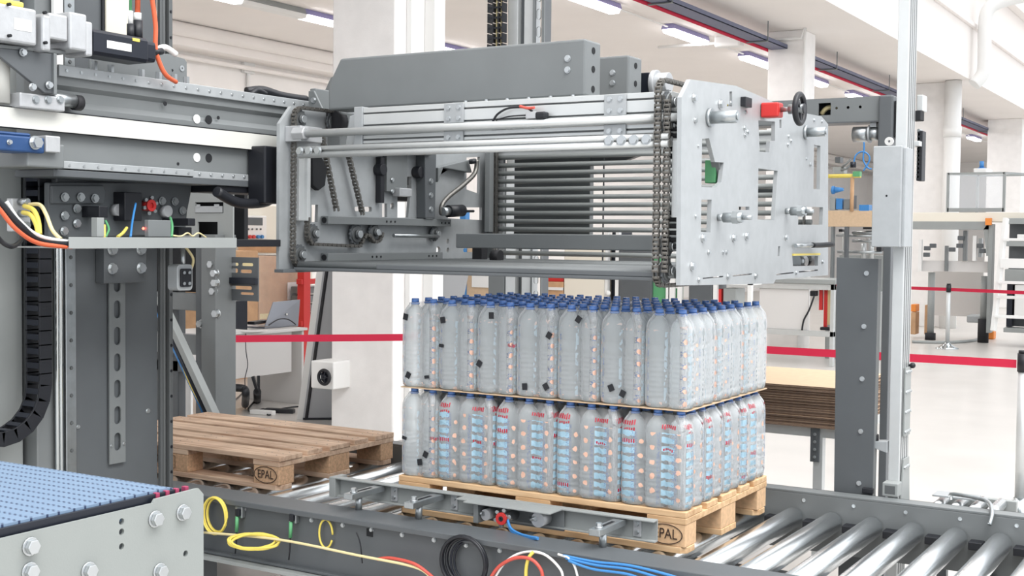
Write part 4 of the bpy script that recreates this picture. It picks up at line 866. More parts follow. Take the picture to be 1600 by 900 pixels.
MB().box(x5, x5+.16, .1, .75, 2.0, 2.14).box(x5, x5+.03, .1, .3, 2.1, 2.24).prism([(x5, 2.23), (x5+.03, 2.23), (x5+.12, 2.08), (x5, 2.08)], 'y', .09, .1).done('hanger_bracket', 'grey', hd, .004)
MB().cyl((x5+.12, .09, 2.10), (x5+.12, .14, 2.10), .05, 20).done('rubber_buffer', 'rubber', hd)
MB().bolt((x5+.03, .09, 2.19), (0, -1, 0), .01, .01).bolt((x5+.075, .09, 2.12), (0, -1, 0), .008, .01).each('hanger_bolt', 'bolt', hd)
MB().box(-1.80, x5+.05, .2, .6, 2.0, 2.12).done('slide_arm', 'grey_d', hd, .006)

# ------------------------------------------------------------------ blue belt infeed conveyor in the foreground
bc = thing('belt_conveyor', 'blue modular belt conveyor with bolted grey side plate in the near left corner', 'conveyor', (-0.6, -3.2, 0))
zt = 1.2
y_end = (0.08, -2.3265, 1.2047)[1]
plate('side_plate', [(-4.6, .55), (y_end, .55), (y_end, zt-.012), (y_end-.012, zt), (y_end-.11, zt-.002), (y_end-.115, zt-.008), (-4.6, zt-.008)],
      [circ((0.08, -2.5093, 1.1744)[1], (0.08, -2.5093, 1.1744)[2], .0055, 14), circ((0.08, -2.5094, 1.1576)[1], (0.08, -2.5094, 1.1576)[2], .0055, 14), circ((0.08, -2.5095, 1.1336)[1], (0.08, -2.5095, 1.1336)[2], .0055, 14), circ((0.08, -2.369, 1.092)[1], (0.08, -2.369, 1.092)[2], .0055, 14)],
      'x', .074, .08, 'side', bc)
MB().box(-1.32, -1.314, -4.6, y_end, .55, zt-.002).done('side_plate', 'grey_l', bc, .002)
MB().box(.02, .0735, -4.6, y_end-.005, .56, zt-.03).done('inner_frame', 'grey_d', bc)
b = MB()
for p_ in ((0.082, -2.6854, 1.1706), (0.082, -2.6868, 1.1331), (0.082, -2.5771, 1.1093), (0.082, -2.4388, 1.1654), (0.082, -2.3768, 1.1647), (0.082, -2.4291, 1.0748)):
    b.bolt((.08, p_[1], p_[2]), (1, 0, 0), .0115, .012)
b.each('hex_bolt', 'bolt', bc, .001)
xb0, xb1 = -1.30, .062
ye = y_end-.01
b = MB(); r = .06
prof = [(-4.6, zt+.008)]+[(ye-r+r*math.sin(math.radians(a)), zt+.008-r+r*math.cos(math.radians(a))) for a in range(0, 181, 15)]+[(-4.6, zt+.008-2*r)]
b.prism(prof, 'x', xb0, xb1); bl = b.done('modular_belt', 'bluebelt', bc)
b = MB()
b.box(xb1, xb1+.006, -4.6, ye-.03, zt-.012, zt+.004); b.done('belt_edge', 'navy', bc, .001)
b = MB()
for k in range(4): b.box(xb1-.002, xb1+.008, ye-.015-.022*k-.008, ye-.015-.022*k, zt-.004, zt+.005)
b.each('red_edge_clip', 'clipred', bc, .001)
b = MB()
for xx in (-1.2, .0):
    for yy in (-2.5, -4.3): b.box(xx-.04, xx+.04, yy-.04, yy+.04, 0, .6)
b.each('leg', 'grey_d', bc, .004)

# ------------------------------------------------------------------ roller conveyor
rcv = thing('roller_conveyor', 'long grey roller conveyor with shiny steel rollers under both pallets', 'roller conveyor', (-.8, .3, 0))
ZR = .57
X0, X1 = -3.4, 2.4
fw = MB().box(X0, X1, -.345, -.335, .40, .61).box(X0, X1, -.37, -.22, .61, .62).box(X0, X1, -.37, -.30, .395, .405).box(X0, X1, -.372, -.368, .60, .62); fw.done('front_rail', 'grey_d', rcv, .002)
MB().box(X0, X1, -.40, -.345, .378, .392).done('cable_channel', 'grey_l', rcv, .001)
MB().box(X0, X1, .955, .965, .40, .625).box(X0, X1, .955, 1.03, .625, .635).box(X0, X1, 1.022, 1.03, .58, .635).done('back_rail', 'grey', rcv, .002)
MB().box(X0, .1, 1.10, 1.18, .50, .56).done('rear_beam', 'grey', rcv, .004)
me = None
for k in range(-21, 15):
    x = .063+.157*k
    if me is None:
        b = MB(); R0 = .0415; prof = [(R0*.5, -.56), (R0*.9, -.56), (R0, -.552), (R0, .552), (R0*.9, .56), (R0*.5, .56)]
        b.lathe(prof, n=32); b.cyl((0, 0, -.585), (0, 0, .585), .009, 10)
        o = b.done('conveyor_roller', 'roller', None); o.data.transform(Matrix.Rotation(PI/2, 4, 'X')); me = o.data
    else: o = bpy.data.objects.new('conveyor_roller', me); COL.objects.link(o)
    o.parent = rcv; o.location = Vector((x, .385, ZR-.0415))-ORG[rcv.name]; ORG[o.name] = ORG[rcv.name]
b = MB()
for x in (-3.0, -1.95, -.7, .8, 2.0):
    b.box(x-.04, x+.04, -.33, -.25, 0, .41); b.box(x-.04, x+.04, .88, .95, 0, .41)
b.each('leg', 'grey_d', rcv, .004)
b = MB()
for x in (-3.0, -1.95, -.7, .8, 2.0): b.box(x-.03, x+.03, -.25, .88, .34, .40)
b.each('cross_member', 'grey_d', rcv, .004)
MB().box(X0, X1, .28, .36, .40, .47).done('chain_guard', 'grey_d', rcv, .004)
b = MB()
for k in range(-21, 15):
    x = .063+.157*k; b.box(x+.05, x+.10, .90, .955, .50, .53)
b.each('roller_bearing', 'black', rcv, .003)
b = MB()
for p_ in ((-1.6756, -0.37, 0.6183), (-1.3435, -0.37, 0.6197), (-1.1963, -0.37, 0.6027), (-1.0655, -0.37, 0.6055), (-0.9301, -0.37, 0.6048), (-0.7935, -0.37, 0.6025), (-0.6612, -0.37, 0.6047), (-0.5254, -0.37, 0.6036)):
    b.bolt((p_[0], -.345, .585), (0, -1, 0), .007, .006)
for k in range(14): b.bolt((-.9+.2*k, .955, .60), (0, -1, 0), .006, .005)
b.each('rail_bolt', 'bolt', rcv)
p_ = (-1.0751, -0.346, 0.5741)
MB().box(p_[0]-.012, p_[0]+.016, -.347, -.344, p_[2]-.014, p_[2]+.014).done('rail_slot', 'slot', rcv)
# sensors and cables on the front rail
def cable(name, label, m, pts, r=.005, closed=False, parent=None, sm=6):
    o = MB().tube(pts, r, 8, closed=closed, smooth=sm)
    o = o.done(name, m, parent)
    if parent is None: tag(o, label, 'cable')
    return o
def coil(name, label, m, c, rx_, rz_, n, r, y=-.38, tilt=0, jit=.008, cat='cable coil', grp=None):
    pts = []
    for k in range(n*14):
        a = 2*PI*k/14; j = 1+jit*8*math.sin(a*.37+k*.05)
        pts.append((c[0]+rx_*math.cos(a)*j, y-.006*math.sin(a*.5)-.004*(k//14) % .012, c[2]+rz_*math.sin(a)*j))
    o = MB().tube(pts, r, 7, smooth=2).done(name, m, None); tag(o, label, cat, grp); return o
coil('cable_coil', 'yellow cable coil hanging on the conveyor rail beside the grey side plate', 'yellow', (-1.7889, -0.38, 0.5544), .055, .068, 4, .004)
p0 = (-1.5609, -0.42, 0.4911)
pts = []
for k in range(60):
    a = 2*PI*k/15; pts.append((p0[0]+.095*math.cos(a)*(1+.12*math.sin(k*.3)), -.42+.03*math.sin(a+1), p0[2]+.026*math.sin(a-.3)+.012*math.cos(a)+.003*math.sin(k)))
o = MB().tube(pts, .005, 7, smooth=2).done('cable_coil', 'yellow', None); tag(o, 'flat loops of yellow cable lying on the lower edge of the conveyor rail', 'cable coil')
coil('cable_coil', 'small yellow and dark cable ring low on the rail, under the empty pallet corner', 'yellow', (-1.2638, -0.36, 0.5474), .028, .05, 1, .004, y=-.355)
coil('cable_coil', 'black hose coil hanging on the conveyor rail left of the blue bundle', 'black', (-0.641, -0.38, 0.5372), .085, .085, 5, .006)
coil('cable_coil', 'thin dark blue cable ring hanging inside the black hose coil', 'navy', (-0.6319, -0.37, 0.532), .07, .075, 2, .004, y=-.365)
for i, (pc_, lb) in enumerate((((-1.6883, -0.36, 0.5755), 'small sensor with green lead on the rail, right of the hanging yellow coil'), ((-1.4197, -0.36, 0.5893), 'small sensor with green lead on the rail, above the flat yellow loops'))):
    t = thing('rail_sensor', lb, 'sensor', (pc_[0], -.35, pc_[2]))
    MB().box(pc_[0]-.018, pc_[0]+.018, -.365, -.345, pc_[2]-.022, pc_[2]+.022).done('sensor_plate', 'steel', t, .003)
    MB().box(pc_[0]-.006, pc_[0]+.014, -.378, -.365, pc_[2]-.012, pc_[2]+.014).done('sensor_body', 'black', t, .002)
    MB().cyl((pc_[0], -.372, pc_[2]-.015), (pc_[0]-.003, -.372, pc_[2]-.075), .007, 10).done('green_plug', 'green', t)
    MB().tube([(pc_[0]-.003, -.372, pc_[2]-.07), (pc_[0]-.006, -.37, pc_[2]-.11), (pc_[0]-.012, -.37, pc_[2]-.16)], .003, smooth=3).done('sensor_lead', 'black', t)
cable('red_cable', 'red cable arching along the lower conveyor rail left of the black coil', 'redcab', [(-1.004, -0.39, 0.4964), (-0.948, -0.39, 0.5089), (-0.8445, -0.4, 0.5079), (-0.7823, -0.4, 0.4835), (-0.7235, -0.4, 0.4481)], .006)
cable('cream_cable', 'cream cable running straight along the lower conveyor rail', 'cream', [(-1.8367, -0.4, 0.4847), (-1.4559, -0.4, 0.5084), (-1.0817, -0.4, 0.5013), (-0.858, -0.4, 0.497), (-0.7822, -0.4, 0.4791), (-0.7606, -0.4, 0.4424)], .005)
cable('orange_cable', 'orange red cable arch right of the black hose coil', 'redcab', [(-0.5369, -0.39, 0.496), (-0.4998, -0.39, 0.5447), (-0.4382, -0.39, 0.5814), (-0.3772, -0.39, 0.5858), (-0.3382, -0.39, 0.5535), (-0.3328, -0.39, 0.5058)], .006)
cable('grey_cable', 'pale grey cable arch behind the orange red one', 'white', [(-0.5255, -0.38, 0.4955), (-0.4812, -0.38, 0.5602), (-0.4184, -0.37, 0.5991), (-0.335, -0.38, 0.6065), (-0.2725, -0.38, 0.5651), (-0.2625, -0.38, 0.5205)], .0045)
cable('yellow_lead', 'short double yellow cable hanging inside the orange arch', 'yellow', [(-0.3765, -0.375, 0.6081), (-0.3899, -0.385, 0.5872), (-0.3991, -0.385, 0.5476), (-0.3986, -0.385, 0.5009)], .006)
cable('white_lead', 'thin white cable curving off right of the arches', 'white', [(-0.2826, -0.38, 0.6139), (-0.2394, -0.39, 0.6096), (-0.2158, -0.39, 0.586), (-0.1988, -0.39, 0.5326)], .004)
for k, (dy, lb) in enumerate(((0, 'upper'), (5, 'middle'), (10, 'lower'))):
    pass
for lb, pts in (('upper', [(-0.261, -0.385, 0.6138), (-0.1449, -0.385, 0.6096), (-0.0213, -0.385, 0.6153), (0.12, -0.385, 0.6041), (0.2046, -0.385, 0.5872)]), ('middle', [(-0.2488, -0.39, 0.6083), (-0.1422, -0.39, 0.6009), (-0.0188, -0.39, 0.6046), (0.1011, -0.39, 0.5904)]), ('lower', [(-0.2366, -0.395, 0.6028), (-0.1509, -0.395, 0.5884), (-0.0272, -0.395, 0.5904), (0.0388, -0.395, 0.5781)])):
    cable('blue_hose', lb+' of the three blue hoses bundled along the rail at the bottom edge', 'blue', pts, .0045)
cable('black_cable', 'thin black cable dangling over the conveyor rail near the slot', 'black', [(-1.1065, -0.38, 0.5768), (-1.0889, -0.38, 0.5375), (-1.0798, -0.38, 0.4695)], .0025)

# side guide in front of the loaded pallet
sg = thing('side_guide', 'grey guide channel on short posts in front of the loaded pallet', 'guide rail', (-.75, -.2, .62))
MB().box(-1.42, -.067, -.084, -.078, .622, .698).box(-1.42, -.067, -.115, -.084, .692, .698).box(-1.42, -.067, -.105, -.084, .622, .628).done('channel', 'grey_l', sg, .0015)
MB().box(-1.45, -1.42, -.115, -.04, .62, .698).done('channel_end', 'grey_l', sg, .002)
for i, (pa, pb, pp_) in enumerate((((-1.2112, -0.3003, 0.68), (-1.2087, -0.0569, 0.68), (-1.1766, -0.2605, 0.62)), ((-0.9324, -0.2985, 0.68), (-0.941, -0.0922, 0.68), (-0.8909, -0.2698, 0.62)), ((-0.1906, -0.2938, 0.68), (-0.1976, -0.1002, 0.68), (-0.1702, -0.2955, 0.62)))):
    xx = (pa[0]+pb[0])/2
    a_ = MB().box(xx-.02, xx+.02, -.30, -.10, .668, .690).done('arm', 'steel', sg, .002)
    MB().box(xx-.006, xx+.006, -.27, -.16, .690, .691).done('arm_slot', 'slot', a_)
    MB().cyl((xx, -.235, .62), (xx, -.235, .672), .013, 16).done('post', 'steel', sg)
    MB().bolt((xx, -.265, .69), (0, 0, 1), .011, .016).done('arm_bolt', 'bolt', a_)
    c = MB().box(xx+.04, xx+.07, -.09, -.083, .632, .688); c = c.done('angle_clip', 'cast', sg, .002)
    MB().bolt((xx+.055, -.09, .675), (0, -1, 0), .007, .006).bolt((xx+.055, -.09, .648), (0, -1, 0), .007, .006).each('clip_bolt', 'bolt', c)
xa, xb_ = (-0.7697, -0.16, 0.6746)[0], (-0.4154, -0.16, 0.695)[0]
MB().box(xa, xb_, -.20, -.09, .692, .697).box(xa-.05, xa, -.17, -.09, .692, .697).done('stop_cover', 'grey_l', sg, .001)
MB().box(xa+.03, xb_, -.10, -.09, .615, .692).box(xa+.03, xa+.05, -.18, -.09, .62, .69).done('stop_body', 'grey', sg, .002)
kx = (-0.6128, -0.2, 0.6533)
MB().cyl((kx[0], -.19, kx[2]), (kx[0], -.10, kx[2]), .018, 14).done('knob_shaft', 'steel', sg)
MB().ring((kx[0], -.19, kx[2]), (0, -1, 0), .009, .022, .008).done('red_knob', 'red', sg, .001, label='round red knob with silver star grip')
MB().ring((kx[0], -.195, kx[2]), (0, -1, 0), .004, .009, .004).done('knob_hub', 'black', sg)
b = MB()
for k in range(6): a = k*PI/3+.3; b.cyl((kx[0]+.029*math.cos(a), -.178, kx[2]+.029*math.sin(a)), (kx[0]+.029*math.cos(a), -.19, kx[2]+.029*math.sin(a)), .007, 10)
b.each('star_grip', 'steel', sg)
for p_, r in (((-0.698, -0.17, 0.6506), .02), ((-0.483, -0.17, 0.6594), .026)):
    MB().cyl((p_[0], -.11, p_[2]), (p_[0], -.165, p_[2]), r, 20).done('guide_wheel', 'cast', sg)
    MB().cyl((p_[0]-.03, -.16, p_[2]+.0), (p_[0]-.005, -.17, p_[2]+.005), .008, 10).done('wheel_lever', 'steel', sg)
b = MB()
for dy in (0, 4, 8): b.tube([(kx[0]+.03, -.20, kx[2]-.000-dy*.001), (kx[0]+.06, -.225, kx[2]-.022-dy*.001), (kx[0]+.12, -.25, kx[2]-.030-dy*.0015), (kx[0]+.20, -.285, .630-dy*.0003)], .0045, 8, smooth=5)
b.each('air_hose', 'blue', sg)

# ------------------------------------------------------------------ pallets
def make_pallet(loc, label, wd, blk, old):
    t = thing('wooden_pallet', label, 'pallet', loc, None)
    x, y, z = loc
    for k, (a, w) in enumerate(((0, .1), (.3275, .145), (.7, .1))):
        P = [(0, a+.02), (.02, a), (1.18, a), (1.2, a+.02), (1.2, a+w-.02), (1.18, a+w), (.02, a+w), (0, a+w-.02)] if k != 1 else [(0, a), (1.2, a), (1.2, a+w), (0, a+w)]
        MB().prism([(x+p[0], y+p[1]) for p in P], 'z', z, z+.022).done('bottom_board', wd, t, .002)
    for bx in (0, .5275, 1.055):
        for (a, w) in ((0, .1), (.3275, .145), (.7, .1)):
            d = .002
            MB().box(x+bx+d, x+bx+.145-d, y+a+d, y+a+w-d, z+.022, z+.1).done('block', blk, t, .003)
    for bx in (0, .5275, 1.055): MB().box(x+bx, x+bx+.145, y, y+.8, z+.1, z+.122).done('cross_board', wd, t, .002)
    for k, (a, w) in enumerate(((0, .145), (.18875, .1), (.3275, .145), (.51125, .1), (.655, .145))):
        dx = (.004, -.006, .003, -.004, .002)[k] if old else 0
        MB().box(x+dx, x+1.2+dx, y+a, y+a+w, z+.122, z+.144).done('deck_board', wd, t, .003)
    b = MB()
    for bx in (.04, .1, .56, .63, 1.1, 1.16):
        for yy in (.03, .07, .11, .22, .26, .36, .44, .54, .58, .69, .73, .77): b.cyl((x+bx, y+yy, z+.1435), (x+bx, y+yy, z+.1445), .003, 8)
    o = b.done('nail_heads', 'grey_d', t); o['kind'] = 'stuff'
    return t
lp = make_pallet((-1.2, 0, ZR), 'pale new wooden pallet under the two layers of wrapped bottles', 'wood_new', 'chip_new', False)
PE = (-1.84, 0.0524, 0.5696)
ep = make_pallet((-3.04, .036, ZR), 'worn brown empty wooden pallet on the conveyor behind the blue belt', 'wood_old', 'chip', True)
M['burn'] = mat('burnt_mark', (62, 46, 38), 0.9)
def epal(par, x, y, z):
    mw = Matrix.Translation((x, y-.0008, z)) @ Matrix.Rotation(PI/2, 4, 'X')
    text('brand_mark', 'EPAL', 'burn', .05, mw @ Matrix.Diagonal((.82, 1, 1, 1)), par, .0004)
    MB().tube([(x+.062*math.cos(2*PI*k/32), y-.0006, z+.034*math.sin(2*PI*k/32)) for k in range(32)], .0016, 6, closed=True).done('brand_ring', 'burn', par)
epal(lp, -.075, 0, ZR+.062)
epal(ep, -3.04+1.2-.075, .036, ZR+.062)
b = MB()
x_ = -3.04+.5275+.07
b.tube([(x_-.055, .035, ZR+.035), (x_+.0, .035, ZR+.035), (x_+.0, .035, ZR+.09), (x_-.055, .035, ZR+.09)], .0012, 5, closed=True)
b.tube([(x_-.04, .035, ZR+.045), (x_-.04, .035, ZR+.08)], .0018, 5).tube([(x_-.045, .035, ZR+.062), (x_-.015, .035, ZR+.062)], .0015, 5).tube([(x_-.02, .035, ZR+.045), (x_-.02, .035, ZR+.08)], .0018, 5)
b.done('stamp', 'burn', ep)

# ------------------------------------------------------------------ bottles in shrink-wrapped packs of six
def bottle_mat():
    m = bpy.data.materials.new('pet_bottle'); m.use_nodes = True
    n = m.node_tree.nodes; l = m.node_tree.links; b = n['Principled BSDF']
    b.inputs['Base Color'].default_value = (0.92, 0.98, 1.0, 1); b.inputs['Roughness'].default_value = 0.06
    b.inputs['IOR'].default_value = 1.33; b.inputs['Specular IOR Level'].default_value = .7
    b.inputs['Transmission Weight'].default_value = 0.62
    tr = n.new('ShaderNodeBsdfTransparent'); tr.inputs[0].default_value = (.9, .95, .97, 1)
    mx = n.new('ShaderNodeMixShader'); mx.inputs[0].default_value = .30
    l.new(b.outputs[0], mx.inputs[1]); l.new(tr.outputs[0], mx.inputs[2]); l.new(mx.outputs[0], n['Material Output'].inputs['Surface'])
    return m
M['pet'] = bottle_mat()
M['cap'] = mat('blue_cap', (84, 126, 194), 0.25, coat=.4)
M['redprint'] = mat('red_print', (176, 24, 50), 0.5)

def film_mat(kind):
    m = bpy.data.materials.new('printed_film_'+kind); m.use_nodes = True
    n = m.node_tree.nodes; l = m.node_tree.links; p = n['Principled BSDF']; out = n['Material Output']
    uv = n.new('ShaderNodeUVMap'); sp = n.new('ShaderNodeSeparateXYZ'); l.new(uv.outputs[0], sp.inputs[0])
    oi = n.new('ShaderNodeObjectInfo')
    def op(o, *a, cl=False):
        q = n.new('ShaderNodeMath'); q.operation = o; q.use_clamp = cl
        for i, v in enumerate(a):
            if isinstance(v, (int, float)): q.inputs[i].default_value = v
            else: l.new(v, q.inputs[i])
        return q.outputs[0]
    U, V = sp.outputs[0], sp.outputs[1]
    rnd = oi.outputs['Random']
    nz = n.new('ShaderNodeTexNoise'); nz.inputs['Scale'].default_value = 55; nz.inputs['Detail'].default_value = 2
    va = n.new('ShaderNodeVectorMath'); va.operation = 'ADD'; l.new(uv.outputs[0], va.inputs[0])
    cmb = n.new('ShaderNodeCombineXYZ'); l.new(op('MULTIPLY', rnd, 9.0), cmb.inputs[0]); l.new(cmb.outputs[0], va.inputs[1]); l.new(va.outputs[0], nz.inputs['Vector'])
    N = nz.outputs['Fac']
    n2 = n.new('ShaderNodeTexNoise'); n2.inputs['Scale'].default_value = 330; l.new(va.outputs[0], n2.inputs['Vector']); N2 = n2.outputs['Fac']
    per = .2595
    u = op('MODULO', op('ADD', U, per*4 if kind == 'low' else per*4), per)
    def near(c, w, soft=.003):                      # 1 inside |u-c|<w
        d = op('ABSOLUTE', op('SUBTRACT', u, c)); return op('MULTIPLY', op('SUBTRACT', w, d), 1/soft, cl=True)
    def cell(pv, off=0.0): return op('SUBTRACT', op('FRACT', op('ADD', op('MULTIPLY', V, 1/pv), off)), .5)
    def blob(c, pv, rad, off=0.0):                  # round spots down a column
        du = op('SUBTRACT', u, c); dv = op('MULTIPLY', cell(pv, off), pv)
        d = op('SQRT', op('ADD', op('MULTIPLY', du, du), op('MULTIPLY', dv, dv)))
        d = op('ADD', d, op('MULTIPLY', op('SUBTRACT', N, .5), .018))
        return op('MULTIPLY', op('SUBTRACT', rad, d), 500, cl=True)
    def mx_(*a):
        r = a[0]
        for q in a[1:]: r = op('MAXIMUM', r, q)
        return r
    def band(v0, v1, slope=0):
        vv = op('SUBTRACT', V, op('MULTIPLY', u, slope)) if slope else V
        return op('MULTIPLY', op('GREATER_THAN', vv, v0), op('LESS_THAN', vv, v1))
    def letters(c, w, v0, h, vs=None):              # row of red strokes
        v0s = v0 if vs is None else vs
        vv = op('SUBTRACT', V, v0s); wob = op('MULTIPLY', op('SUBTRACT', N, .5), .02)
        vv = op('ADD', vv, wob)
        inb = op('MULTIPLY', op('GREATER_THAN', vv, 0.0), op('LESS_THAN', vv, h))
        st = op('GREATER_THAN', op('FRACT', op('MULTIPLY', u, 1/.0085)), .36)
        return op('MULTIPLY', op('MULTIPLY', near(c, w, .001), inb), st)
    body = op('MULTIPLY', op('GREATER_THAN', V, .012), op('LESS_THAN', V, .262))
    if kind == 'low':
        bow = mx_(*[op('MULTIPLY', near(c, .027), op('MULTIPLY', op('SUBTRACT', .0105, op('ABSOLUTE', op('ADD', op('MULTIPLY', cell(.030, o_), .030), op('MULTIPLY', op('SUBTRACT', N, .5), .016)))), 600, cl=True)) for c, o_ in ((.035, .1), (.185, .6))])
        bow = op('MULTIPLY', bow, body)
        org = op('MULTIPLY', mx_(blob(.083, .050, .0095), blob(.128, .050, .0105, .3), blob(.225, .046, .0095, .7)), body)
        red = mx_(letters(.035, .028, .280, .015), letters(.04, .022, .262, .008), letters(.185, .028, .276, .014),
                  letters(.035, .027, 0, .014, vs=op('ADD', .01, op('MULTIPLY', rnd, .22))), letters(.185, .022, 0, .008, vs=op('ADD', .02, op('MULTIPLY', op('FRACT', op('MULTIPLY', rnd, 7.3)), .2))))
        blu = op('MULTIPLY', mx_(near(.058, .012), near(.21, .012), near(.15, .008)), op('GREATER_THAN', N2, .575))
        blu = op('MULTIPLY', blu, body); haze = .10
    else:
        bow = op('MULTIPLY', op('MULTIPLY', mx_(near(.196, .014), near(.085, .008)), op('GREATER_THAN', N, .50)), body); bow = op('MULTIPLY', bow, .55)
        org = mx_(op('MULTIPLY', mx_(blob(.158, .042, .0085), blob(.236, .05, .006, .4), blob(.008, .05, .006, .2)), body), op('MULTIPLY', op('MULTIPLY', op('GREATER_THAN', N, .60), op('LESS_THAN', V, .022)), .7), op('MULTIPLY', op('MULTIPLY', op('GREATER_THAN', N, .62), band(.262, .285)), .5))
        red = op('MULTIPLY', letters(.176, .018, 0, .012, vs=op('ADD', .0, op('MULTIPLY', rnd, .62))), 1.0)
        blu = op('MULTIPLY', op('MULTIPLY', mx_(near(.176, .006), near(.252, .006), near(.022, .005)), op('GREATER_THAN', op('FRACT', op('MULTIPLY', V, 1/.040)), .45)), op('GREATER_THAN', N2, .54)); blu = op('MULTIPLY', blu, body); haze = .12
    def mixc(f, a, c):
        q = n.new('ShaderNodeMix'); q.data_type = 'RGBA'; l.new(f, q.inputs[0])
        if isinstance(a, tuple): q.inputs[6].default_value = a
        else: l.new(a, q.inputs[6])
        q.inputs[7].default_value = c; return q.outputs[2]
    c = mixc(bow, (.93, .96, .98, 1), srgb(168, 206, 226)); c = mixc(org, c, srgb(240, 192, 168)); c = mixc(blu, c, srgb(84, 112, 172)); c = mixc(red, c, srgb(172, 20, 48))
    l.new(c, p.inputs['Base Color']); p.inputs['Roughness'].default_value = .09; p.inputs['Specular IOR Level'].default_value = .8
    nb = n.new('ShaderNodeTexNoise'); nb.inputs['Scale'].default_value = 17; nb.inputs['Detail'].default_value = 3.5; nb.inputs['Distortion'].default_value = 1.2; l.new(va.outputs[0], nb.inputs['Vector'])
    bp = n.new('ShaderNodeBump'); bp.inputs['Strength'].default_value = .5; bp.inputs['Distance'].default_value = .016; l.new(nb.outputs['Fac'], bp.inputs['Height']); l.new(bp.outputs[0], p.inputs['Normal'])
    lw = n.new('ShaderNodeLayerWeight'); lw.inputs['Blend'].default_value = .35
    ink = mx_(op('MULTIPLY', bow, .78), op('MULTIPLY', org, .85), op('MULTIPLY', blu, .8), red)
    al = op('MAXIMUM', ink, op('ADD', haze, op('MULTIPLY', lw.outputs['Facing'], .55), cl=True), cl=True)
    l.new(al, p.inputs['Alpha'])
    return m
M['film_low'] = film_mat('low'); M['film_up'] = film_mat('up')

PX_, PY_ = 1.2/14, .8/9
BH = .340
prof = [(.024, .002), (.034, 0), (.0405, .006), (.042, .016), (.042, .03)]
z = .03
for k in range(9):
    prof += [(.042, z), (.0395, z+.005), (.042, z+.010)]; z += .017
prof += [(.0422, .20), (.0395, .212), (.0395, .218), (.0422, .232), (.0420, .258), (.0395, .274), (.0335, .292), (.024, .304), (.0150, .313), (.0135, .3175)]
me_b = me_c = None
def pack(nx, ny, film):
    global me_b, me_c
    t = thing('bottle_pack', '', 'bottle pack', (0, 0, 0))
    for i in range(nx):
        for j in range(ny):
            c = ((i+.5)*PX_, (j+.5)*PY_, 0)
            if me_b is None:
                o = MB().lathe(prof, n=20).done('bottle', 'pet', t); me_b = o.data
                q = MB().cyl((0, 0, .3245), (0, 0, .338), .0148, 18, .0140).cyl((0, 0, .338), (0, 0, .340), .0140, 18, .0125).cyl((0, 0, .3165), (0, 0, .3235), .0168, 18).done('cap', 'cap', t); me_c = q.data; q.parent = o
            else:
                o = bpy.data.objects.new('bottle', me_b); COL.objects.link(o); o.parent = t
                q = bpy.data.objects.new('cap', me_c); COL.objects.link(q); q.parent = o
            o.location = c
    # shrink film: scalloped loops
    W, D = nx*PX_, ny*PY_
    g = .0012; base = []
    def side(L, n):                                   # (distance along, inward pull)
        return [(L*k/(n*10), abs(math.sin(PI*n*k/(n*10)))) for k in range(n*10)]
    def loop(ins, sc, z):
        P = []; u = 0; rc_ = .030
        sides = [((0, 0), (1, 0), (0, 1), W, nx), ((W, 0), (0, 1), (-1, 0), D, ny), ((W, D), (-1, 0), (0, -1), W, nx), ((0, D), (0, -1), (1, 0), D, ny)]
        u0 = 0
        for (o_, d, nn, Lg, cnt) in sides:
            for s_, w in side(Lg, cnt):
                # distance to the corners rounds the hull
                e = min(s_, Lg-s_); rr = rc_
                pull = g+ins+sc*(1-w)*(0 if e < PX_*.4 else 1)
                if e < rr: pull += rr-math.sqrt(max(0, rr*rr-(rr-e)**2))
                s2 = min(max(s_, g+ins), Lg-g-ins)
                P.append(((o_[0]+d[0]*s2+nn[0]*pull, o_[1]+d[1]*s2+nn[1]*pull, z), u0+s_))
            u0 += Lg
        return P
    b = bmesh.new(); uvl = b.loops.layers.uv.new('UVMap')
    lv = [(.016, .004, .001), (.004, .003, .008), (.0005, .007, .03), (0, .009, .10), (0, .009, .19), (.001, .012, .215), (0, .010, .24), (.001, .013, .262), (.003, .016, .28), (.009, .015, .294), (.017, .015, .306), (.0235, .010, .316), (.0265, .003, .324)]
    rows = []
    for ins, sc, z in lv:
        lp_ = loop(ins, sc, z); rows.append(([b.verts.new(p) for p, _ in lp_], [u for _, u in lp_], z))
    n_ = len(rows[0][0]); tot = 2*(W+D)
    for r in range(len(rows)-1):
        (A, ua, za), (B, ub, zb2) = rows[r], rows[r+1]
        for i in range(n_):
            j = (i+1) % n_; f = b.faces.new((A[i], A[j], B[j], B[i])); f.smooth = True
            uu = [ua[i], ua[j] if j else tot, ub[j] if j else tot, ub[i]]
            for lp2, u_, v_ in zip(f.loops, uu, (za, za, zb2, zb2)): lp2[uvl].uv = (u_, v_)
    mf = bpy.data.meshes.new('shrink_film'); b.to_mesh(mf); b.free(); mf.materials.append(M['film_'+film])
    f = bpy.data.objects.new('shrink_film', mf); COL.objects.link(f); f.parent = t; ORG[f.name] = Vector((0, 0, 0))
    return t
proto = {('up', 2, 3): pack(2, 3, 'up'), ('low', 2, 3): pack(2, 3, 'low'), ('low', 3, 2): pack(3, 2, 'low'), ('clear', 2, 3): pack(2, 3, 'up')}
used = set()
ordn = ['first', 'second', 'third', 'fourth', 'fifth', 'sixth', 'seventh']
packs = []
def place(kind, nx, ny, x, y, z, label, grp):
    key = (kind, nx, ny); o = proto[key] if key not in used else copy_tree(proto[key]); used.add(key)
    o.location = (x, y, z); o['label'] = label; o['group'] = grp; packs.append((o, x, y, z, nx, ny)); return o
zl, zu = ZR+.144, ZR+.144+BH+.005
GL, GU = 'wrapped bottle packs of the lower layer', 'wrapped bottle packs of the upper layer'
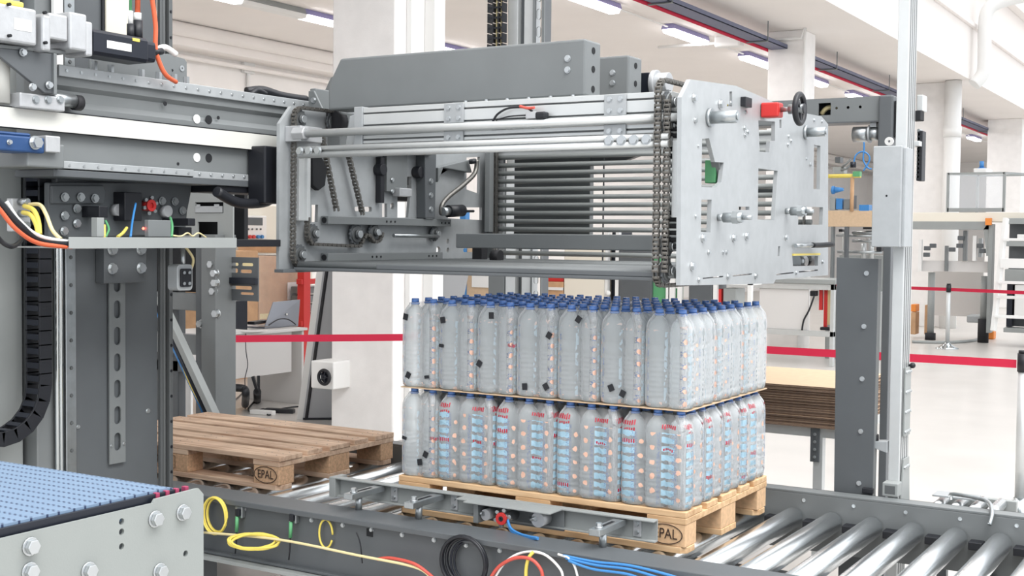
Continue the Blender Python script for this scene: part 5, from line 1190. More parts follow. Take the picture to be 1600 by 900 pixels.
for i in range(7):
    for j in range(3):
        row = ('front', 'middle', 'back')[j]
        place('up', 2, 3, -1.2+i*2*PX_, j*3*PY_, zu, 'six-pack of clear bottles with blue caps, upper layer, %s row, %s from the left' % (row, ordn[i]), GU)
for j in range(3): place('clear', 2, 3, -1.2, j*3*PY_, zl, 'wrapped six-pack under the cardboard sheet, left end, %s one' % ('front', 'middle', 'rear')[j], GL)
for j in range(3):
    for i in range(4):
        place('low', 3, 2, -1.2+2*PX_+i*3*PX_, j*2*PY_, zl, 'blue and orange printed six-pack, lower layer, %s row, %s from the right' % (ordn[j], ordn[3-i]), GL)
for i in range(6): place('low', 2, 3, -1.2+2*PX_+i*2*PX_, 6*PY_, zl, 'printed six-pack at the back of the lower layer, %s from the right' % ordn[5-i], GL)
# small black registration marks printed on single packs of the front row
for p_ in ((-1.1703, 0, 1.3286), (-0.9982, 0, 1.3237), (-0.7823, -0, 1.3496), (-0.5383, 0, 1.2884), (-0.4199, 0, 1.351), (-0.8334, 0, 1.1692), (-1.0031, 0, 1.2267), (-1.1565, 0, 1.105), (-1.0697, 0, 1.1034), (-0.6371, 0, 1.0973), (-0.5491, 0, 1.1035), (-0.2879, 0, 1.1175), (-0.2432, 0, 1.1006), (-1.1727, 0, 0.8611), (-1.073, 0, 0.8063), (-1.0996, 0, 0.7741)):
    for (o, x, y, z, nx, ny) in packs:
        if y < .01 and x <= p_[0] < x+nx*PX_ and z < p_[2] < z+BH:
            a = random.uniform(-.6, .6); b = MB(); d = Vector((math.cos(a), 0, math.sin(a)))*.021
            cx, cz = p_[0]-x, p_[2]-z
            b.bar((cx-d.x/2, -.0012, cz-d.z/2), (cx+d.x/2, -.0012, cz+d.z/2), .002, .024 if random.random() < .75 else .012, (0, 0, 1))
            mk = b.done('black_mark', 'black', None); mk.parent = o; break
sh = MB().box(-1.196, -.004, .004, .796, zl+BH+.0005, zl+BH+.0045).done('cardboard_sheet', 'card', None, .001)
tag(sh, 'thin brown cardboard sheet between the two bottle layers', 'cardboard sheet')

# ------------------------------------------------------------------ right side: posts and stands behind the conveyor
dp = thing('guide_post', 'flat dark grey bolted plate post behind the right end of the bottles', 'machine post', (.28, 1.1, 0))
xa, xb_ = (0.1713, 1.06, 1.5242)[0], (0.3469, 1.06, 1.5281)[0]; xc, xd = (0.1906, 1.06, 0.596)[0], (0.3443, 1.06, 0.614)[0]; ztp, zbt = (0.2654, 1.06, 1.567)[2], .58
MB().prism([(xc, zbt), (xd, zbt), (xb_, ztp), (xa+.01, ztp+.003)], 'y', 1.06, 1.066).done('post_plate', 'grey_d', dp, .001)
MB().prism([(xd-.008, zbt), (xd, zbt), (xb_, ztp), (xb_-.008, ztp)], 'y', 1.066, 1.11).box(xc, xd, 1.066, 1.11, zbt-.02, zbt).done('folded_edge', 'grey', dp, .001)
b = MB()
for p_ in ((0.3021, 1.06, 1.5094), (0.2965, 1.06, 1.2987), (0.2934, 1.06, 1.0897), (0.2928, 1.06, 0.88), (0.2897, 1.06, 0.6719)): b.bolt((p_[0], 1.06, p_[2]), (0, -1, 0), .008, .008)
b.each('post_bolt', 'bolt', dp)
MB().box(xc+.02, xd-.02, 1.07, 1.17, 0, zbt).done('post_foot', 'grey_d', dp, .003)
MB().box((0.3093, 1.02, 0.6297)[0], (0.352, 1.02, 0.6347)[0], 1.035, 1.055, .638, .66).done('sensor', 'black', dp, .003)

ap = thing('aluminium_post', 'tall grooved aluminium post with a sheet metal box on it, right of centre', 'machine post', (.44, 1.14, 0))
x0, x1 = (0.3932, 1.1, 1.4527)[0], (0.4353, 1.1, 1.4539)[0]
MB().box(x0, x1, 1.10, 1.235, .0, 4.2).done('profile', 'alu', ap, .002)
b = MB()
for yy in (1.125, 1.155, 1.185, 1.215): b.box(x1, x1+.0012, yy-.004, yy+.004, .0, 4.2)
b.each('profile_groove', 'groove', ap)
z_a, z_b, z_c, z_d = (0.4352, 1.14, 1.1351)[2], (0.4414, 1.14, 0.86)[2], (0.4434, 1.14, 0.7706)[2], (0.4482, 1.14, 0.5608)[2]
cp1 = MB().box(x1+.0015, x1+.008, 1.14, 1.232, z_b, z_a).done('joint_plate', 'grey_l', ap, .001)
b = MB()
for k in range(4):
    zk = z_a-.018-k*(z_a-z_b-.036)/3
    for yy in (1.153, 1.176, 1.198, 1.22): b.bolt((x1+.008, yy, zk), (1, 0, 0), .006, .006)
b.each('joint_bolt', 'bolt', cp1)
cp2 = MB().prism([(1.10, z_d-.02), (1.26, z_d-.02), (1.232, z_c), (1.145, z_c)], 'x', x1+.0015, x1+.008).done('foot_plate', 'grey_l', ap, .001)
b = MB()
for yy in (1.155, 1.177, 1.199, 1.221): b.bolt((x1+.008, yy, z_c-.035), (1, 0, 0), .006, .006)
b.bolt((x1+.008, 1.19, z_d+.02), (1, 0, 0), .009, .008)
b.each('foot_bolt', 'bolt', cp2)
bx0, bx1, by0 = (0.3393, 0.98, 1.8269)[0], (0.4491, 0.98, 1.8259)[0], .98
zb0, zb1 = (0.398, 0.98, 1.6146)[2], (0.3894, 0.98, 2.0033)[2]
MB().box(bx0, bx1, by0, by0+.11, zb0, zb1).box(bx1-.002, bx1+.012, by0+.02, by0+.13, zb0, zb1-.006).done('counterweight_box', 'galv', ap, .003)
MB().cyl((bx0+.055, by0-.001, (0.3888, 0.98, 1.8117)[2]), (bx0+.055, by0+.002, (0.3888, 0.98, 1.8117)[2]), .004, 12).done('box_hole', 'slot', ap)
MB().box(bx1-.03, x0+.01, by0+.05, 1.13, zb0+.05, zb1-.05).done('box_mount', 'grey', ap, .002)
q0, q1 = (0.301, 1.08, 0.8371), (0.3918, 1.08, 0.8456)
MB().prism([(q0[0], (0.301, 1.08, 0.8371)[2]), (q0[0], (0.3012, 1.08, 0.8268)[2]), (q1[0], (0.3928, 1.08, 0.7998)[2]), (q1[0], (0.3918, 1.08, 0.8456)[2])], 'y', 1.08, 1.14).done('support_bracket', 'galv', ap, .002)
MB().cyl((q0[0]+.025, 1.11, q0[2]), (q0[0]+.025, 1.11, q0[2]+.028), .025, 20).done('rubber_buffer', 'rubber', ap)
MB().box(x1-.03, x1-.004, 1.236, 1.262, (0.4584, 1.24, 0.713)[2], (0.4518, 1.24, 1.0059)[2]).done('rear_channel', 'grey', ap, .002)
tt = MB().box(x0-.005, x0+.055, 1.035, 1.10, .637, .69).done('square_tube_end', 'grey_l', ap, .003)
MB().box(x0+.005, x0+.045, 1.0345, 1.04, .647, .68).done('tube_opening', 'groove', tt)
MB().sph((0.4509, 1.22, 1.1396), .012, 8).cyl((0.4232, 1.22, 1.1379), (0.4509, 1.22, 1.1396), .006, 8).each('knob', 'black', ap)
# drive chain, clamps on the far side of the post
b = MB()
for k in range(12): p_ = ((0.4382, 1.3, 1.9793)[0], 1.3, 2.0+.085-.017*k); b.cyl((p_[0], 1.28, p_[2]), (p_[0], 1.33, p_[2]), .006, 8)
xq = (0.4332, 1.3, 1.9794)[0]
MB().box(xq, xq+.022, 1.28, 1.34, (0.4354, 1.3, 1.8812)[2], (0.4308, 1.3, 2.0827)[2]).done('chain_guide', 'black', ap, .003)
b.each('chain_pin', 'steel', ap)
MB().box(xq, xq+.025, 1.26, 1.33, (0.429, 1.3, 2.16)[2], (0.4276, 1.3, 2.2245)[2]).done('end_clamp', 'alu', ap, .003)
MB().box(xq-.03, xq+.022, 1.236, 1.30, (0.4299, 1.3, 2.1214)[2], (0.429, 1.3, 2.16)[2]).done('clamp_block', 'slot', ap, .003)
MB().box(xq-.03, xq+.02, 1.236, 1.30, (0.4323, 1.3, 2.0181)[2], (0.4318, 1.3, 2.0388)[2]).done('guide_bracket', 'alu', ap, .002)

# grey cross arm behind the post with its small motor
ga = thing('cross_gantry', 'dark grey horizontal box arm behind the hand wheel, ending at the aluminium post', 'machine gantry', (-.1, 2.0, 0))
YA = 1.95
ax0, ax1 = (-0.5966, 1.95, 2.2768)[0], (0.1019, 1.95, 2.2465)[0]; az0, az1 = (-0.0275, 1.95, 2.1926)[2], (-0.0299, 1.95, 2.3058)[2]
wx0, wx1, wz0, wz1 = (-0.1841, 1.95, 2.2589)[0], (-0.1258, 1.95, 2.2564)[0], (-0.1558, 1.95, 2.2276)[2], (-0.157, 1.95, 2.2848)[2]
plate('arm_side', [(ax0, az0), (ax1, az0), (ax1, az1), (ax0, az1)], [[(wx0, wz0), (wx1, wz0), (wx1, wz1), (wx0, wz1)], circ((-0.0984, 1.95, 2.2582)[0], (-0.0984, 1.95, 2.2582)[2], .006, 10), circ((-0.0439, 1.95, 2.2588)[0], (-0.0439, 1.95, 2.2588)[2], .007, 10), circ((0.013, 1.95, 2.2592)[0], (0.013, 1.95, 2.2592)[2], .007, 10)], 'y', YA, YA+.005, 'grey', ga)
MB().box(ax0, ax1, YA+.005, YA+.12, az1-.005, az1).box(ax0, ax1, YA-.01, YA+.12, az0-.006, az0).box(ax0, ax1, YA+.115, YA+.12, az0, az1-.005).done('arm_body', 'grey_d', ga)
MB().box(ax1, (0.1691, 1.95, 2.2436)[0], YA-.02, YA+.12, (0.1387, 1.95, 2.0394)[2], (0.1328, 1.95, 2.3067)[2]).done('end_plate', 'grey_d', ga, .008)
MB().box((0.1263, 1.95, 1.2701)[0], (0.1615, 1.95, 1.2716)[0], YA+.03, YA+.09, 0, az0).done('upright', 'grey_d', ga, .003)
MB().box((0.1691, 1.95, 2.2436)[0], (0.2067, 1.95, 2.2419)[0], YA, YA+.1, (0.1371, 1.95, 2.1129)[2], (0.1334, 1.95, 2.2803)[2]).done('slide_block', 'slot', ga, .004)
MB().tube([(wx0, YA+.05, wz0+.01), ((wx0+wx1)/2, YA+.04, wz1-.02), (wx1+.02, YA+.06, wz0+.04)], .012, smooth=4).done('inner_cable', 'cream', ga)
mz = (0.0335, 1.95, 2.134)[2]
mo = MB().cyl(((-0.0233, 1.95, 2.1358)[0], YA+.03, mz), ((0.0454, 1.95, 2.1336)[0], YA+.03, mz), .036, 20).cyl(((0.0454, 1.95, 2.1336)[0], YA+.03, mz), ((0.0986, 1.95, 2.1318)[0], YA+.03, mz), .030, 20).done('actuator', 'steel', ga)
MB().ring(((0.0484, 1.95, 2.1335)[0], YA+.03, mz), (1, 0, 0), .028, .042, .008).box((0.0573, 1.95, 2.1332)[0], (0.0868, 1.95, 2.1322)[0], YA+.01, YA+.05, mz+.03, az0-.006).done('actuator_clamp', 'galv', ga, .001)
MB().ring((0.2677, 1.5, 2.0602), (0, -1, 0), .006, .018, .012).done('roller_end', 'white', ga)
hb = MB()
hb.tube([(0.0343, 1.95, 2.0954), (0.0352, 1.95, 2.0568), (0.0332, 1.95, 2.0123), (0.0547, 1.95, 1.9763), (0.0726, 1.95, 1.97)], .004, 8, smooth=6)
hb.tube([(-0.0113, 1.95, 1.9955), (-0.0031, 1.95, 2.034), (0.0264, 1.95, 2.0511), (0.0564, 1.95, 2.0355), (0.06, 1.95, 2.0058), (0.0342, 1.95, 1.9618)], .004, 8, smooth=6)
hb.each('air_hose', 'blue', ga)
MB().cyl((-0.0145, 1.95, 2.0045), (-0.0139, 1.95, 1.9776), .014, 12).done('hose_fitting', 'navy', ga)

# cardboard sheets on their aluminium stand
st = thing('sheet_stand', 'aluminium stand carrying the stack of brown cardboard sheets', 'stand', (-.3, 2.2, 0))
zs_ = .775
sy0, sy1 = 1.72, 2.47
sxl, sxr = -1.15, .025
b = MB()
for xx, yy in (((-0.0893, 1.74, 0.6811)[0], 1.74), (sxl+.1, 1.74), (sxl+.1, 2.40), (sxr-.06, 2.40)): b.box(xx-.022, xx+.022, yy, yy+.045, 0, zs_-.045)
b.each('leg', 'alu', st, .002)
b = MB().box(sxl, sxr, 1.74, 1.785, zs_-.045, zs_).box(sxl, sxr, 2.40, 2.445, zs_-.045, zs_)
for xx in (sxl, sxr-.045): b.box(xx, xx+.045, 1.785, 2.40, zs_-.045, zs_)
b.each('frame_bar', 'alu', st, .002)
lx = (-0.1221, 1.72, 0.6808)[0]
gp = MB().box(lx, (-0.0802, 1.72, 0.6848)[0], 1.728, 1.738, (-0.1058, 1.72, 0.6172)[2], zs_-.002).done('corner_plate', 'grey_d', st, .001)
b = MB()
for v in (.02, .055, .09, .125): b.bolt(((lx+(-0.0802, 1.72, 0.6848)[0])/2, 1.728, zs_-v-.01), (0, -1, 0), .006, .006)
b.each('plate_bolt', 'bolt', gp)
NTH = [''] + [{1: 'first', 2: 'second', 3: 'third'}.get(q, '%dth' % q if q not in (21, 22, 23, 31, 32, 33) else '%d%s' % (q, {1: 'st', 2: 'nd', 3: 'rd'}[q % 10])) for q in range(1, 40)]
mesh = None
SW, SD = sxr-sxl, sy1-sy0
for k in range(38):
    if mesh is None:
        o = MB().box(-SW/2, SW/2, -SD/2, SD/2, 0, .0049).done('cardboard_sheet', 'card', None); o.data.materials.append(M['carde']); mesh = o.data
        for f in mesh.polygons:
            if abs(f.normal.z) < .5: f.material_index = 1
    else: o = bpy.data.objects.new('cardboard_sheet', mesh); COL.objects.link(o)
    o.location = ((sxl+sxr)/2+random.uniform(-.006, .006), (sy0+sy1)/2+random.uniform(-.007, .007), zs_+.001+.005*k)
    if k == 37: tag(o, 'topmost cardboard sheet of the brown stack on the stand', 'cardboard sheet', 'sheets stacked on the stand')
    elif k == 0: tag(o, 'lowest cardboard sheet of the stack, lying right on the stand', 'cardboard sheet', 'sheets stacked on the stand')
    else: tag(o, 'cardboard sheet inside the stack on the stand, %s below the topmost' % NTH[37-k], 'cardboard sheet', 'sheets stacked on the stand')

# small roller unit at the far right edge of the conveyor
ru = thing('roller_unit', 'small roller table with a bent rod frame at the right, behind the conveyor rail', 'roller table', (.65, 1.6, 0))
zr = .58
b = MB()
for xx in (.53, .60, .67, .74): b.cyl((xx, 1.22, zr-.03), (xx, 1.58, zr-.03), .024, 18)
b.each('table_roller', 'roller', ru)
MB().tube([(0.8123, 0.9135, 0.6), (0.813, 0.9541, 0.64), (0.7713, 1.0562, 0.66), (0.643, 1.112, 0.66), (0.6093, 1.2322, 0.62)], .008, 8, smooth=4).done('rod_frame', 'steel', ru)
MB().box((0.4998, 1.2142, 0.6)[0], (0.6736, 1.3303, 0.6)[0], 1.40, 1.50, .585, .592).done('cover_plate', 'galv', ru, .001)
MB().box(.49, .80, 1.58, 1.61, .45, .565).box(.49, .80, 1.17, 1.21, .45, .56).each('side_frame', 'grey_l', ru, .003)
b = MB()
for xx in (.51, .77):
    for yy in (1.2, 1.58): b.box(xx-.02, xx+.02, yy-.02, yy+.02, 0, .5)
b.each('leg', 'grey_d', ru)

# rear lifting post seen above, through and below the head
rl = thing('rear_lift_post', 'grooved aluminium and grey lifting post with a black cable chain, behind the head', 'machine post', (-2.05, 2.4, 0))
YL = 2.3
c = [p[0] for p in [(-2.2409, 2.3, 1.3746), (-2.1357, 2.3, 1.3775), (-2.114, 2.3, 1.3781), (-2.0535, 2.3, 1.3798), (-2.0277, 2.3, 1.3805), (-1.9595, 2.3, 1.3823), (-1.9425, 2.3, 1.3828), (-1.8835, 2.3, 1.3844)]]
MB().box(c[0], c[1], YL, YL+.14, 0, 2.05).done('lower_post', 'grey', rl, .003)
MB().box(c[1]+.005, c[2]+.05, YL+.01, YL+.09, 0, 4.2).box(c[4], c[5], YL+.02, YL+.09, 0, 4.2).each('profile', 'alu', rl, .002)
zh = [1.2+.1*k for k in range(30)]
plate('slotted_strut', [(c[5], 0), (c[7], 0), (c[7], 4.2), (c[5], 4.2)], [rrect((c[5]+c[7])/2-.013, (c[5]+c[7])/2+.013, z_-.03, z_+.03, .012, 4) for z_ in zh], 'y', YL, YL+.008, 'grey', rl)
MB().box(c[7]-.006, c[7], YL+.008, YL+.08, 0, 4.2).box(c[2]+.05, c[4], YL+.05, YL+.06, 0, 4.2).done('strut_flange', 'grey_d', rl)
lk = MB(); xk = (-2.1656, 2.25, 2.9198)[0]
for k in range(36):
    for s_ in (-.045, -.012, .022, .05): lk.box(xk+s_-.004, xk+s_+.004, YL-.08, YL-.03, 2.05+k*.058, 2.05+k*.058+.052)
    lk.box(xk-.05, xk+.055, YL-.075, YL-.07, 2.07+k*.058, 2.082+k*.058)
lk.done('cable_chain', 'black', rl, .001)
MB().tube([(xk, YL-.05, 2.0), (xk, YL-.05, 4.2)], .008).tube([(xk+.03, YL-.05, 2.0), (xk+.03, YL-.05, 4.2)], .006).each('chain_cable', 'cream', rl)
MB().box(c[0], c[7], YL+.09, YL+.14, 0, .1).done('foot', 'grey_d', rl)

# ------------------------------------------------------------------ red barrier tape and posts
def barrier_post(x, y, label, h=.98):
    t = thing('barrier_post', label, 'barrier post', (x, y, 0), 'barrier posts')
    MB().lathe([(.17, 0), (.17, .012), (.12, .03), (.05, .075), (.033, .10)], (x, y, 0), 28).done('base', 'chrome', t)
    MB().cyl((x, y, .09), (x, y, h-.12), .031, 20).done('tube', 'alu', t)
    MB().cyl((x, y, h-.12), (x, y, h-.01), .036, 20).cyl((x, y, h-.01), (x, y, h+.008), .030, 20).done('tape_cassette', 'black', t)
    return t
pA = (0.4248, 4.0957, 0); pB = (-3.0, 4.04, 0); pC = (-2.4548, 15.7286, 0)
pD = (-6.0, 1.4, 0)
barrier_post(pA[0], pA[1], 'steel barrier post at the right edge, holding the near red tape')
barrier_post(pB[0], pB[1], 'barrier post behind the wrapped bottles where the two red tapes meet')
barrier_post(pC[0], pC[1], 'distant steel barrier post in front of the far machines')
barrier_post(pD[0], pD[1], 'barrier post behind the left column where the left red tape ends')
def tape_(a, b_, z0, z1, sag, label, hh=.05):
    P = []; n = 24; me = bmesh.new()
    A = Vector((a[0], a[1], 0)); B = Vector((b_[0], b_[1], 0)); d = (B-A).normalized(); A = A+d*.04; B = B-d*.04
    prev = None; nrm = Vector((-d.y, d.x, 0))*.0008
    for k in range(n+1):
        t = k/n; p = A.lerp(B, t); z = z0+(z1-z0)*t-sag*4*t*(1-t)
        row = [me.verts.new(p+nrm+Vector((0, 0, z-hh/2))), me.verts.new(p+nrm+Vector((0, 0, z+hh/2))), me.verts.new(p-nrm+Vector((0, 0, z+hh/2))), me.verts.new(p-nrm+Vector((0, 0, z-hh/2)))]
        if prev:
            for i in range(4): me.faces.new((prev[i], prev[(i+1) % 4], row[(i+1) % 4], row[i]))
        prev = row
    m_ = MB(); m_.b.free(); m_.b = me; bmesh.ops.recalc_face_normals(me, faces=me.faces)
    o = m_.done('barrier_tape', 'tape', None); tag(o, label, 'barrier tape', 'red barrier tapes'); return o
tape_(pA, pB, .905, .905, .0, 'red barrier tape running behind the bottles to the near right post')
tape_(pB, pD, .905, .89, .0, 'red barrier tape on the left, passing the desk and the pillar')
tape_(pC, (-.9, 15.2), .90, .90, .0, 'far red barrier tape right of the distant post, crossing the ladder')
tape_(pC, (-5.2, 16.6), .90, .92, .01, 'far red barrier tape left of the distant post')

# ------------------------------------------------------------------ desk area on the left
XD = -6.28
dk = thing('office_desk', 'pale grey office desk beyond the red tape on the left', 'desk', (-6.6, 4.6, 0))
MB().box(XD-.75, XD+.03, 3.7, 5.42, .715, .74).done('desk_top', 'desk', dk, .003)
MB().box(XD-.045, XD-.025, 3.72, 5.25, (-6.3, 5.104, 0.324)[2], .71).done('modesty_panel', 'desk', dk, .002)
MB().box(XD-.7, XD, 5.37, 5.40, 0, .715).box(XD-.7, XD, 3.72, 3.745, 0, .715).each('side_panel', 'desk', dk, .002)
lt = thing('laptop', 'open silver laptop on the desk, seen from behind', 'laptop', (-6.5, 5.0, .74))
l0, l1, l2, l3 = (-6.45, 5.0384, 0.7639), (-6.45, 5.5145, 0.7369), (-6.52, 5.6235, 0.9937), (-6.52, 5.232, 0.9841)
b = MB(); vs = [b.b.verts.new(Vector(p)) for p in (l0, l1, l2, l3)]; vt = [b.b.verts.new(Vector(p)+Vector((-.008, 0, 0))) for p in (l0, l1, l2, l3)]
for f in ((0, 1, 2, 3), (7, 6, 5, 4), (0, 4, 5, 1), (1, 5, 6, 2), (2, 6, 7, 3), (3, 7, 4, 0)): b.b.faces.new([(vs+vt)[i] for i in f])
bmesh.ops.recalc_face_normals(b.b, faces=b.b.faces)
b.done('screen_lid', 'laptop', lt, .002)
MB().box(-6.72, -6.45, l0[1], l1[1]-.02, .7415, .757).done('keyboard_base', 'laptop', lt, .003)
mlg = (-6.48, 5.3706, 0.8619); MB().cyl((mlg[0]+.005, mlg[1], mlg[2]), (mlg[0]+.012, mlg[1], mlg[2]), .010, 12).done('lid_emblem', 'white', lt)
tw = MB().box(-6.75, -6.45, (-6.45, 4.4533, 0.9133)[1], (-6.45, 4.8032, 0.8965)[1], .74, (-6.45, 4.6592, 1.0214)[2]); tw = tw.done('monitor', 'navy', None, .006); tag(tw, 'dark blue grey monitor back on the desk left of the papers', 'monitor')
pp = MB()
for k in range(6): pp.bar((-6.30-.01*k, (-6.3, 4.3546, 0.8096)[1]+.02*k, .7425+.006*k), (-6.33+.02*k, (-6.3, 4.7779, 0.7855)[1]-.04*k, .7445+.003*k), .21, .004, (0, 0, 1))
pp = pp.done('loose_papers', 'white', None); tag(pp, 'loose white papers lying on the front of the desk', 'papers', kind='stuff')
kb = MB().bar((-6.5, 4.9003, 0.7995), (-6.55, 5.1486, 0.8022), .08, .03); kb = kb.done('cable_bundle', 'black', None, .006); tag(kb, 'black cable clutter on the desk behind the papers', 'cables', kind='stuff')
lc = MB().tube([(-6.36, 4.9917, 0.7827), (-6.38, 5.1477, 0.828), (-6.38, 5.2842, 0.8209), (-6.37, 5.384, 0.7665)], .006, smooth=5).done('laptop_cable', 'black', None); tag(lc, 'black cable looping in front of the laptop', 'cable')
# wrapped cartons behind
def carton(x, y0, y1, z0, z1, label, m='kraft', d=.6):
    t = thing('carton', label, 'carton', (x-d/2, (y0+y1)/2, z0), 'cartons behind the desk')
    MB().box(x-d, x, y0, y1, z0, z1).done('box_body', m, t, .004)
    MB().box(x-.001, x+.002, y0+.02, y1-.02, (z0+z1)/2-.03, (z0+z1)/2+.03).done('packing_tape', 'cream', t)
    return t
yA, yB, yC = (-8.2, 6.2589, 1.1085)[1], (-8.2, 6.8622, 1.0928)[1], (-8.2, 7.5931, 1.0737)[1]
zA, zB, zC = (-8.2, 6.8211, 0.5094)[2], (-8.2, 6.8197, 1.1668)[2], (-8.2, 6.8191, 1.4436)[2]
carton(-8.2, yA, yB-.01, 0, zB-.02, 'brown carton behind the slotted bracket')
carton(-8.2, yA, yB-.01, zB-.01, zC, 'upper brown carton behind the slotted bracket')
cw = carton(-8.2, yB, yC, 0, (-8.2, 7.1418, 1.3826)[2], 'big film-wrapped brown carton behind the laptop')
M['wrap'] = mat('stretch_wrap', (240, 240, 240), .15, alpha=.18, bump=.6, bscale=30)
MB().box(-8.9, -8.19, yB-.005, yC+.005, .0, (-8.2, 7.1417, 1.3974)[2]+.01).done('stretch_wrap', 'wrap', cw, .01)
MB().box(-8.188, -8.183, (-8.18, 7.3423, 1.0056)[1], (-8.18, 7.547, 0.9994)[1], (-8.18, 7.4446, 0.8663)[2], (-8.18, 7.4438, 1.0706)[2]).done('delivery_note', 'white', cw)
yD = (-8.2, 7.4202, 1.3802)[1]
carton(-8.2, yB+.3, yD+.4, (-8.2, 7.1417, 1.3974)[2]+.02, (-8.2, 7.1413, 1.5457)[2], 'light carton lying on the wrapped one')
# red rack
rk = thing('red_rack', 'red steel rack with bins between the cartons and the leaning board', 'rack', (-8, 7.2, 0))
y0r, y1r, y2r = (-7.9, 7.21, 0.9441)[1], (-7.9, 7.3564, 0.939)[1], (-7.9, 7.6101, 0.9302)[1]
MB().box(-7.95, -7.85, y0r+.03, y1r, 0, (-7.9, 7.2986, 1.2009)[2]+.25).each('rack_post', 'red', rk, .004)
b = MB()
for v in ((-7.9, 7.2991, 1.0896)[2], (-7.9, 7.3014, 0.6062)[2]): b.box(-7.94, -7.86, y0r, y2r+.35, v-.03, v+.03)
b.each('rack_beam', 'red', rk, .004)
b = MB()
for v in ((-7.9, 7.4705, 0.9951)[2], (-7.9, 7.4711, 0.89)[2], (-7.9, 7.4716, 0.7848)[2], (-7.9, 7.4722, 0.6796)[2]): b.box(-8.16, -7.96, y1r+.01, y2r+.2, v-.055, v+.03)
b.each('storage_bin', 'grey', rk, .01)
# leaning board beside the pillar
e0, e1 = (-5.6044, 4.5948, 0), (-5.9, 5.2071, 1.2885)
lb = thing('leaning_board', 'tall pale grey board leaning beside the white pillar', 'board', (e0[0], e0[1], 0))
b = MB(); A0 = Vector(e0); A1 = Vector((e0[0]-.30, e0[1]+.10, 2.1)); top = (-4.9685, 4.123, 1.4628)
A1 = Vector(top); W_ = Vector((.95, .75, 0))
def slab(p, q, w, t, nm, m, par):
    b = MB(); c = [Vector(p), Vector(p)+w, Vector(q)+w, Vector(q)]; n_ = (w.cross(Vector(q)-Vector(p))).normalized()*t
    v = [b.b.verts.new(x) for x in c]+[b.b.verts.new(x+n_) for x in c]
    for f in ((0, 1, 2, 3), (7, 6, 5, 4), (0, 4, 5, 1), (1, 5, 6, 2), (2, 6, 7, 3), (3, 7, 4, 0)): b.b.faces.new([v[i] for i in f])
    bmesh.ops.recalc_face_normals(b.b, faces=b.b.faces); return b.done(nm, m, par)
slab(A0, A1, W_, -.03, 'board_panel', 'board', lb)
slab(A0+Vector((-.05, -.02, 0)), A1+Vector((-.05, -.02, 0)), Vector((.05, .04, 0)), -.035, 'board_edge', 'white', lb)
b = MB(); off = Vector((.006, -.004, 0)); b.bar(A0+off+Vector((.02, .02, 0)), A1+off+Vector((.02, .02, 0)), .02, .02, (0, 1, 0)); b.bar(A0+off+Vector((0, 0, .01)), A0+off+W_+Vector((0, 0, .01)), .012, .02); b.done('edge_seal', 'black', lb)
fp = (-4.7471, 3.8601, 0.5203)
fb = MB().box(fp[0]-.13, fp[0]+.10, fp[1]-.02, fp[1]+.30, fp[2]-.11, fp[2]+.11).done('white_box', 'white', lb, .01)
fm = (-4.6782, 3.7845, 0.5164)
fr_ = MB().tube([(fm[0]+.056*math.cos(2*PI*k/24), fm[1]-.02, fm[2]+.056*math.sin(2*PI*k/24)) for k in range(24)], .013, 8, closed=True).done('fan_ring', 'black', lb)
b = MB().cyl((fm[0], fm[1]-.03, fm[2]), (fm[0], fm[1]+.01, fm[2]), .018, 14)
for k in range(5): a = 2*PI*k/5; b.bar((fm[0], fm[1]-.02, fm[2]), (fm[0]+.05*math.cos(a), fm[1]-.02, fm[2]+.05*math.sin(a)), .008, .022, (0, 1, 0))
b.cyl((fm[0], fm[1]+.0, fm[2]), (fm[0], fm[1]+.004, fm[2]), .05, 24); b.done('fan_blades', 'navy', fr_)
# things below and beside the desk
cc = (-6.1302, 4.1864, 0.3209); pts = [(cc[0]+.07*math.cos(.45*k)*(1+.1*math.sin(k)), cc[1]+.01*math.sin(k), .16+.14*math.sin(.45*k)) for k in range(60)]
pts = [(p[0], p[1], max(.01, p[2])) for p in pts]
o = MB().tube(pts, .008, 7, smooth=2).done('cable_coil', 'yellow', None); tag(o, 'yellow cable coil hanging beside the grey frame post near the desk', 'cable coil')
hs = MB().tube([(-6.1563, 4.2853, 0.2754), (-6.1078, 4.3145, 0.276), (-6.059, 4.3433, 0.2652), (-6.0479, 4.3478, 0.2201), (-6.5059, 4.8303, 0.04)], .035, 10, smooth=4).done('black_hose', 'black', None); tag(hs, 'thick bent black hose end below the desk', 'hose')
o = MB().tube([(-6.24, 4.5528, 0.7546), (-6.25, 4.5638, 0.5965), (-6.25, 4.589, 0.4489), (-6.28, 4.588, 0.3302), (-6.4, 4.7167, 0.2154), (-6.5, 4.8241, -0.007)], .004, smooth=5).done('black_cable', 'black', None); tag(o, 'thin black cable hanging down the desk front', 'cable')
ft = thing('folded_stand', 'black folded stand leaning below the desk beside the hanging cable', 'stand', (-6.9157, 5.4425, 0.03))
MB().bar((-6.1373, 4.5343, 0.3563), (-6.0933, 4.5535, 0.207), .025, .025).bar((-6.1616, 4.6362, 0.3512), (-6.1573, 4.6317, 0.206), .025, .025).each('leg', 'black', ft)
MB().cyl((-6.0986, 4.5508, 0.2185), (-6.774, 5.288, 0), .035, 12).done('foot', 'rubber', ft)
o = MB().tube([(q[0], q[1], .008) for q in ((-6.6145, 4.6819, 0), (-7.0927, 5.358, 0), (-7.3787, 5.7839, 0), (-6.949, 5.4603, 0), (-6.4412, 4.8039, 0), (-6.2298, 4.6436, 0), (-6.3254, 4.8854, 0), (-6.0065, 4.6015, 0), (-6.1901, 4.9807, 0), (-6.1593, 5.2166, 0))], .007, smooth=6).done('floor_cable', 'black', None); tag(o, 'black cable winding over the floor below the desk', 'cable')
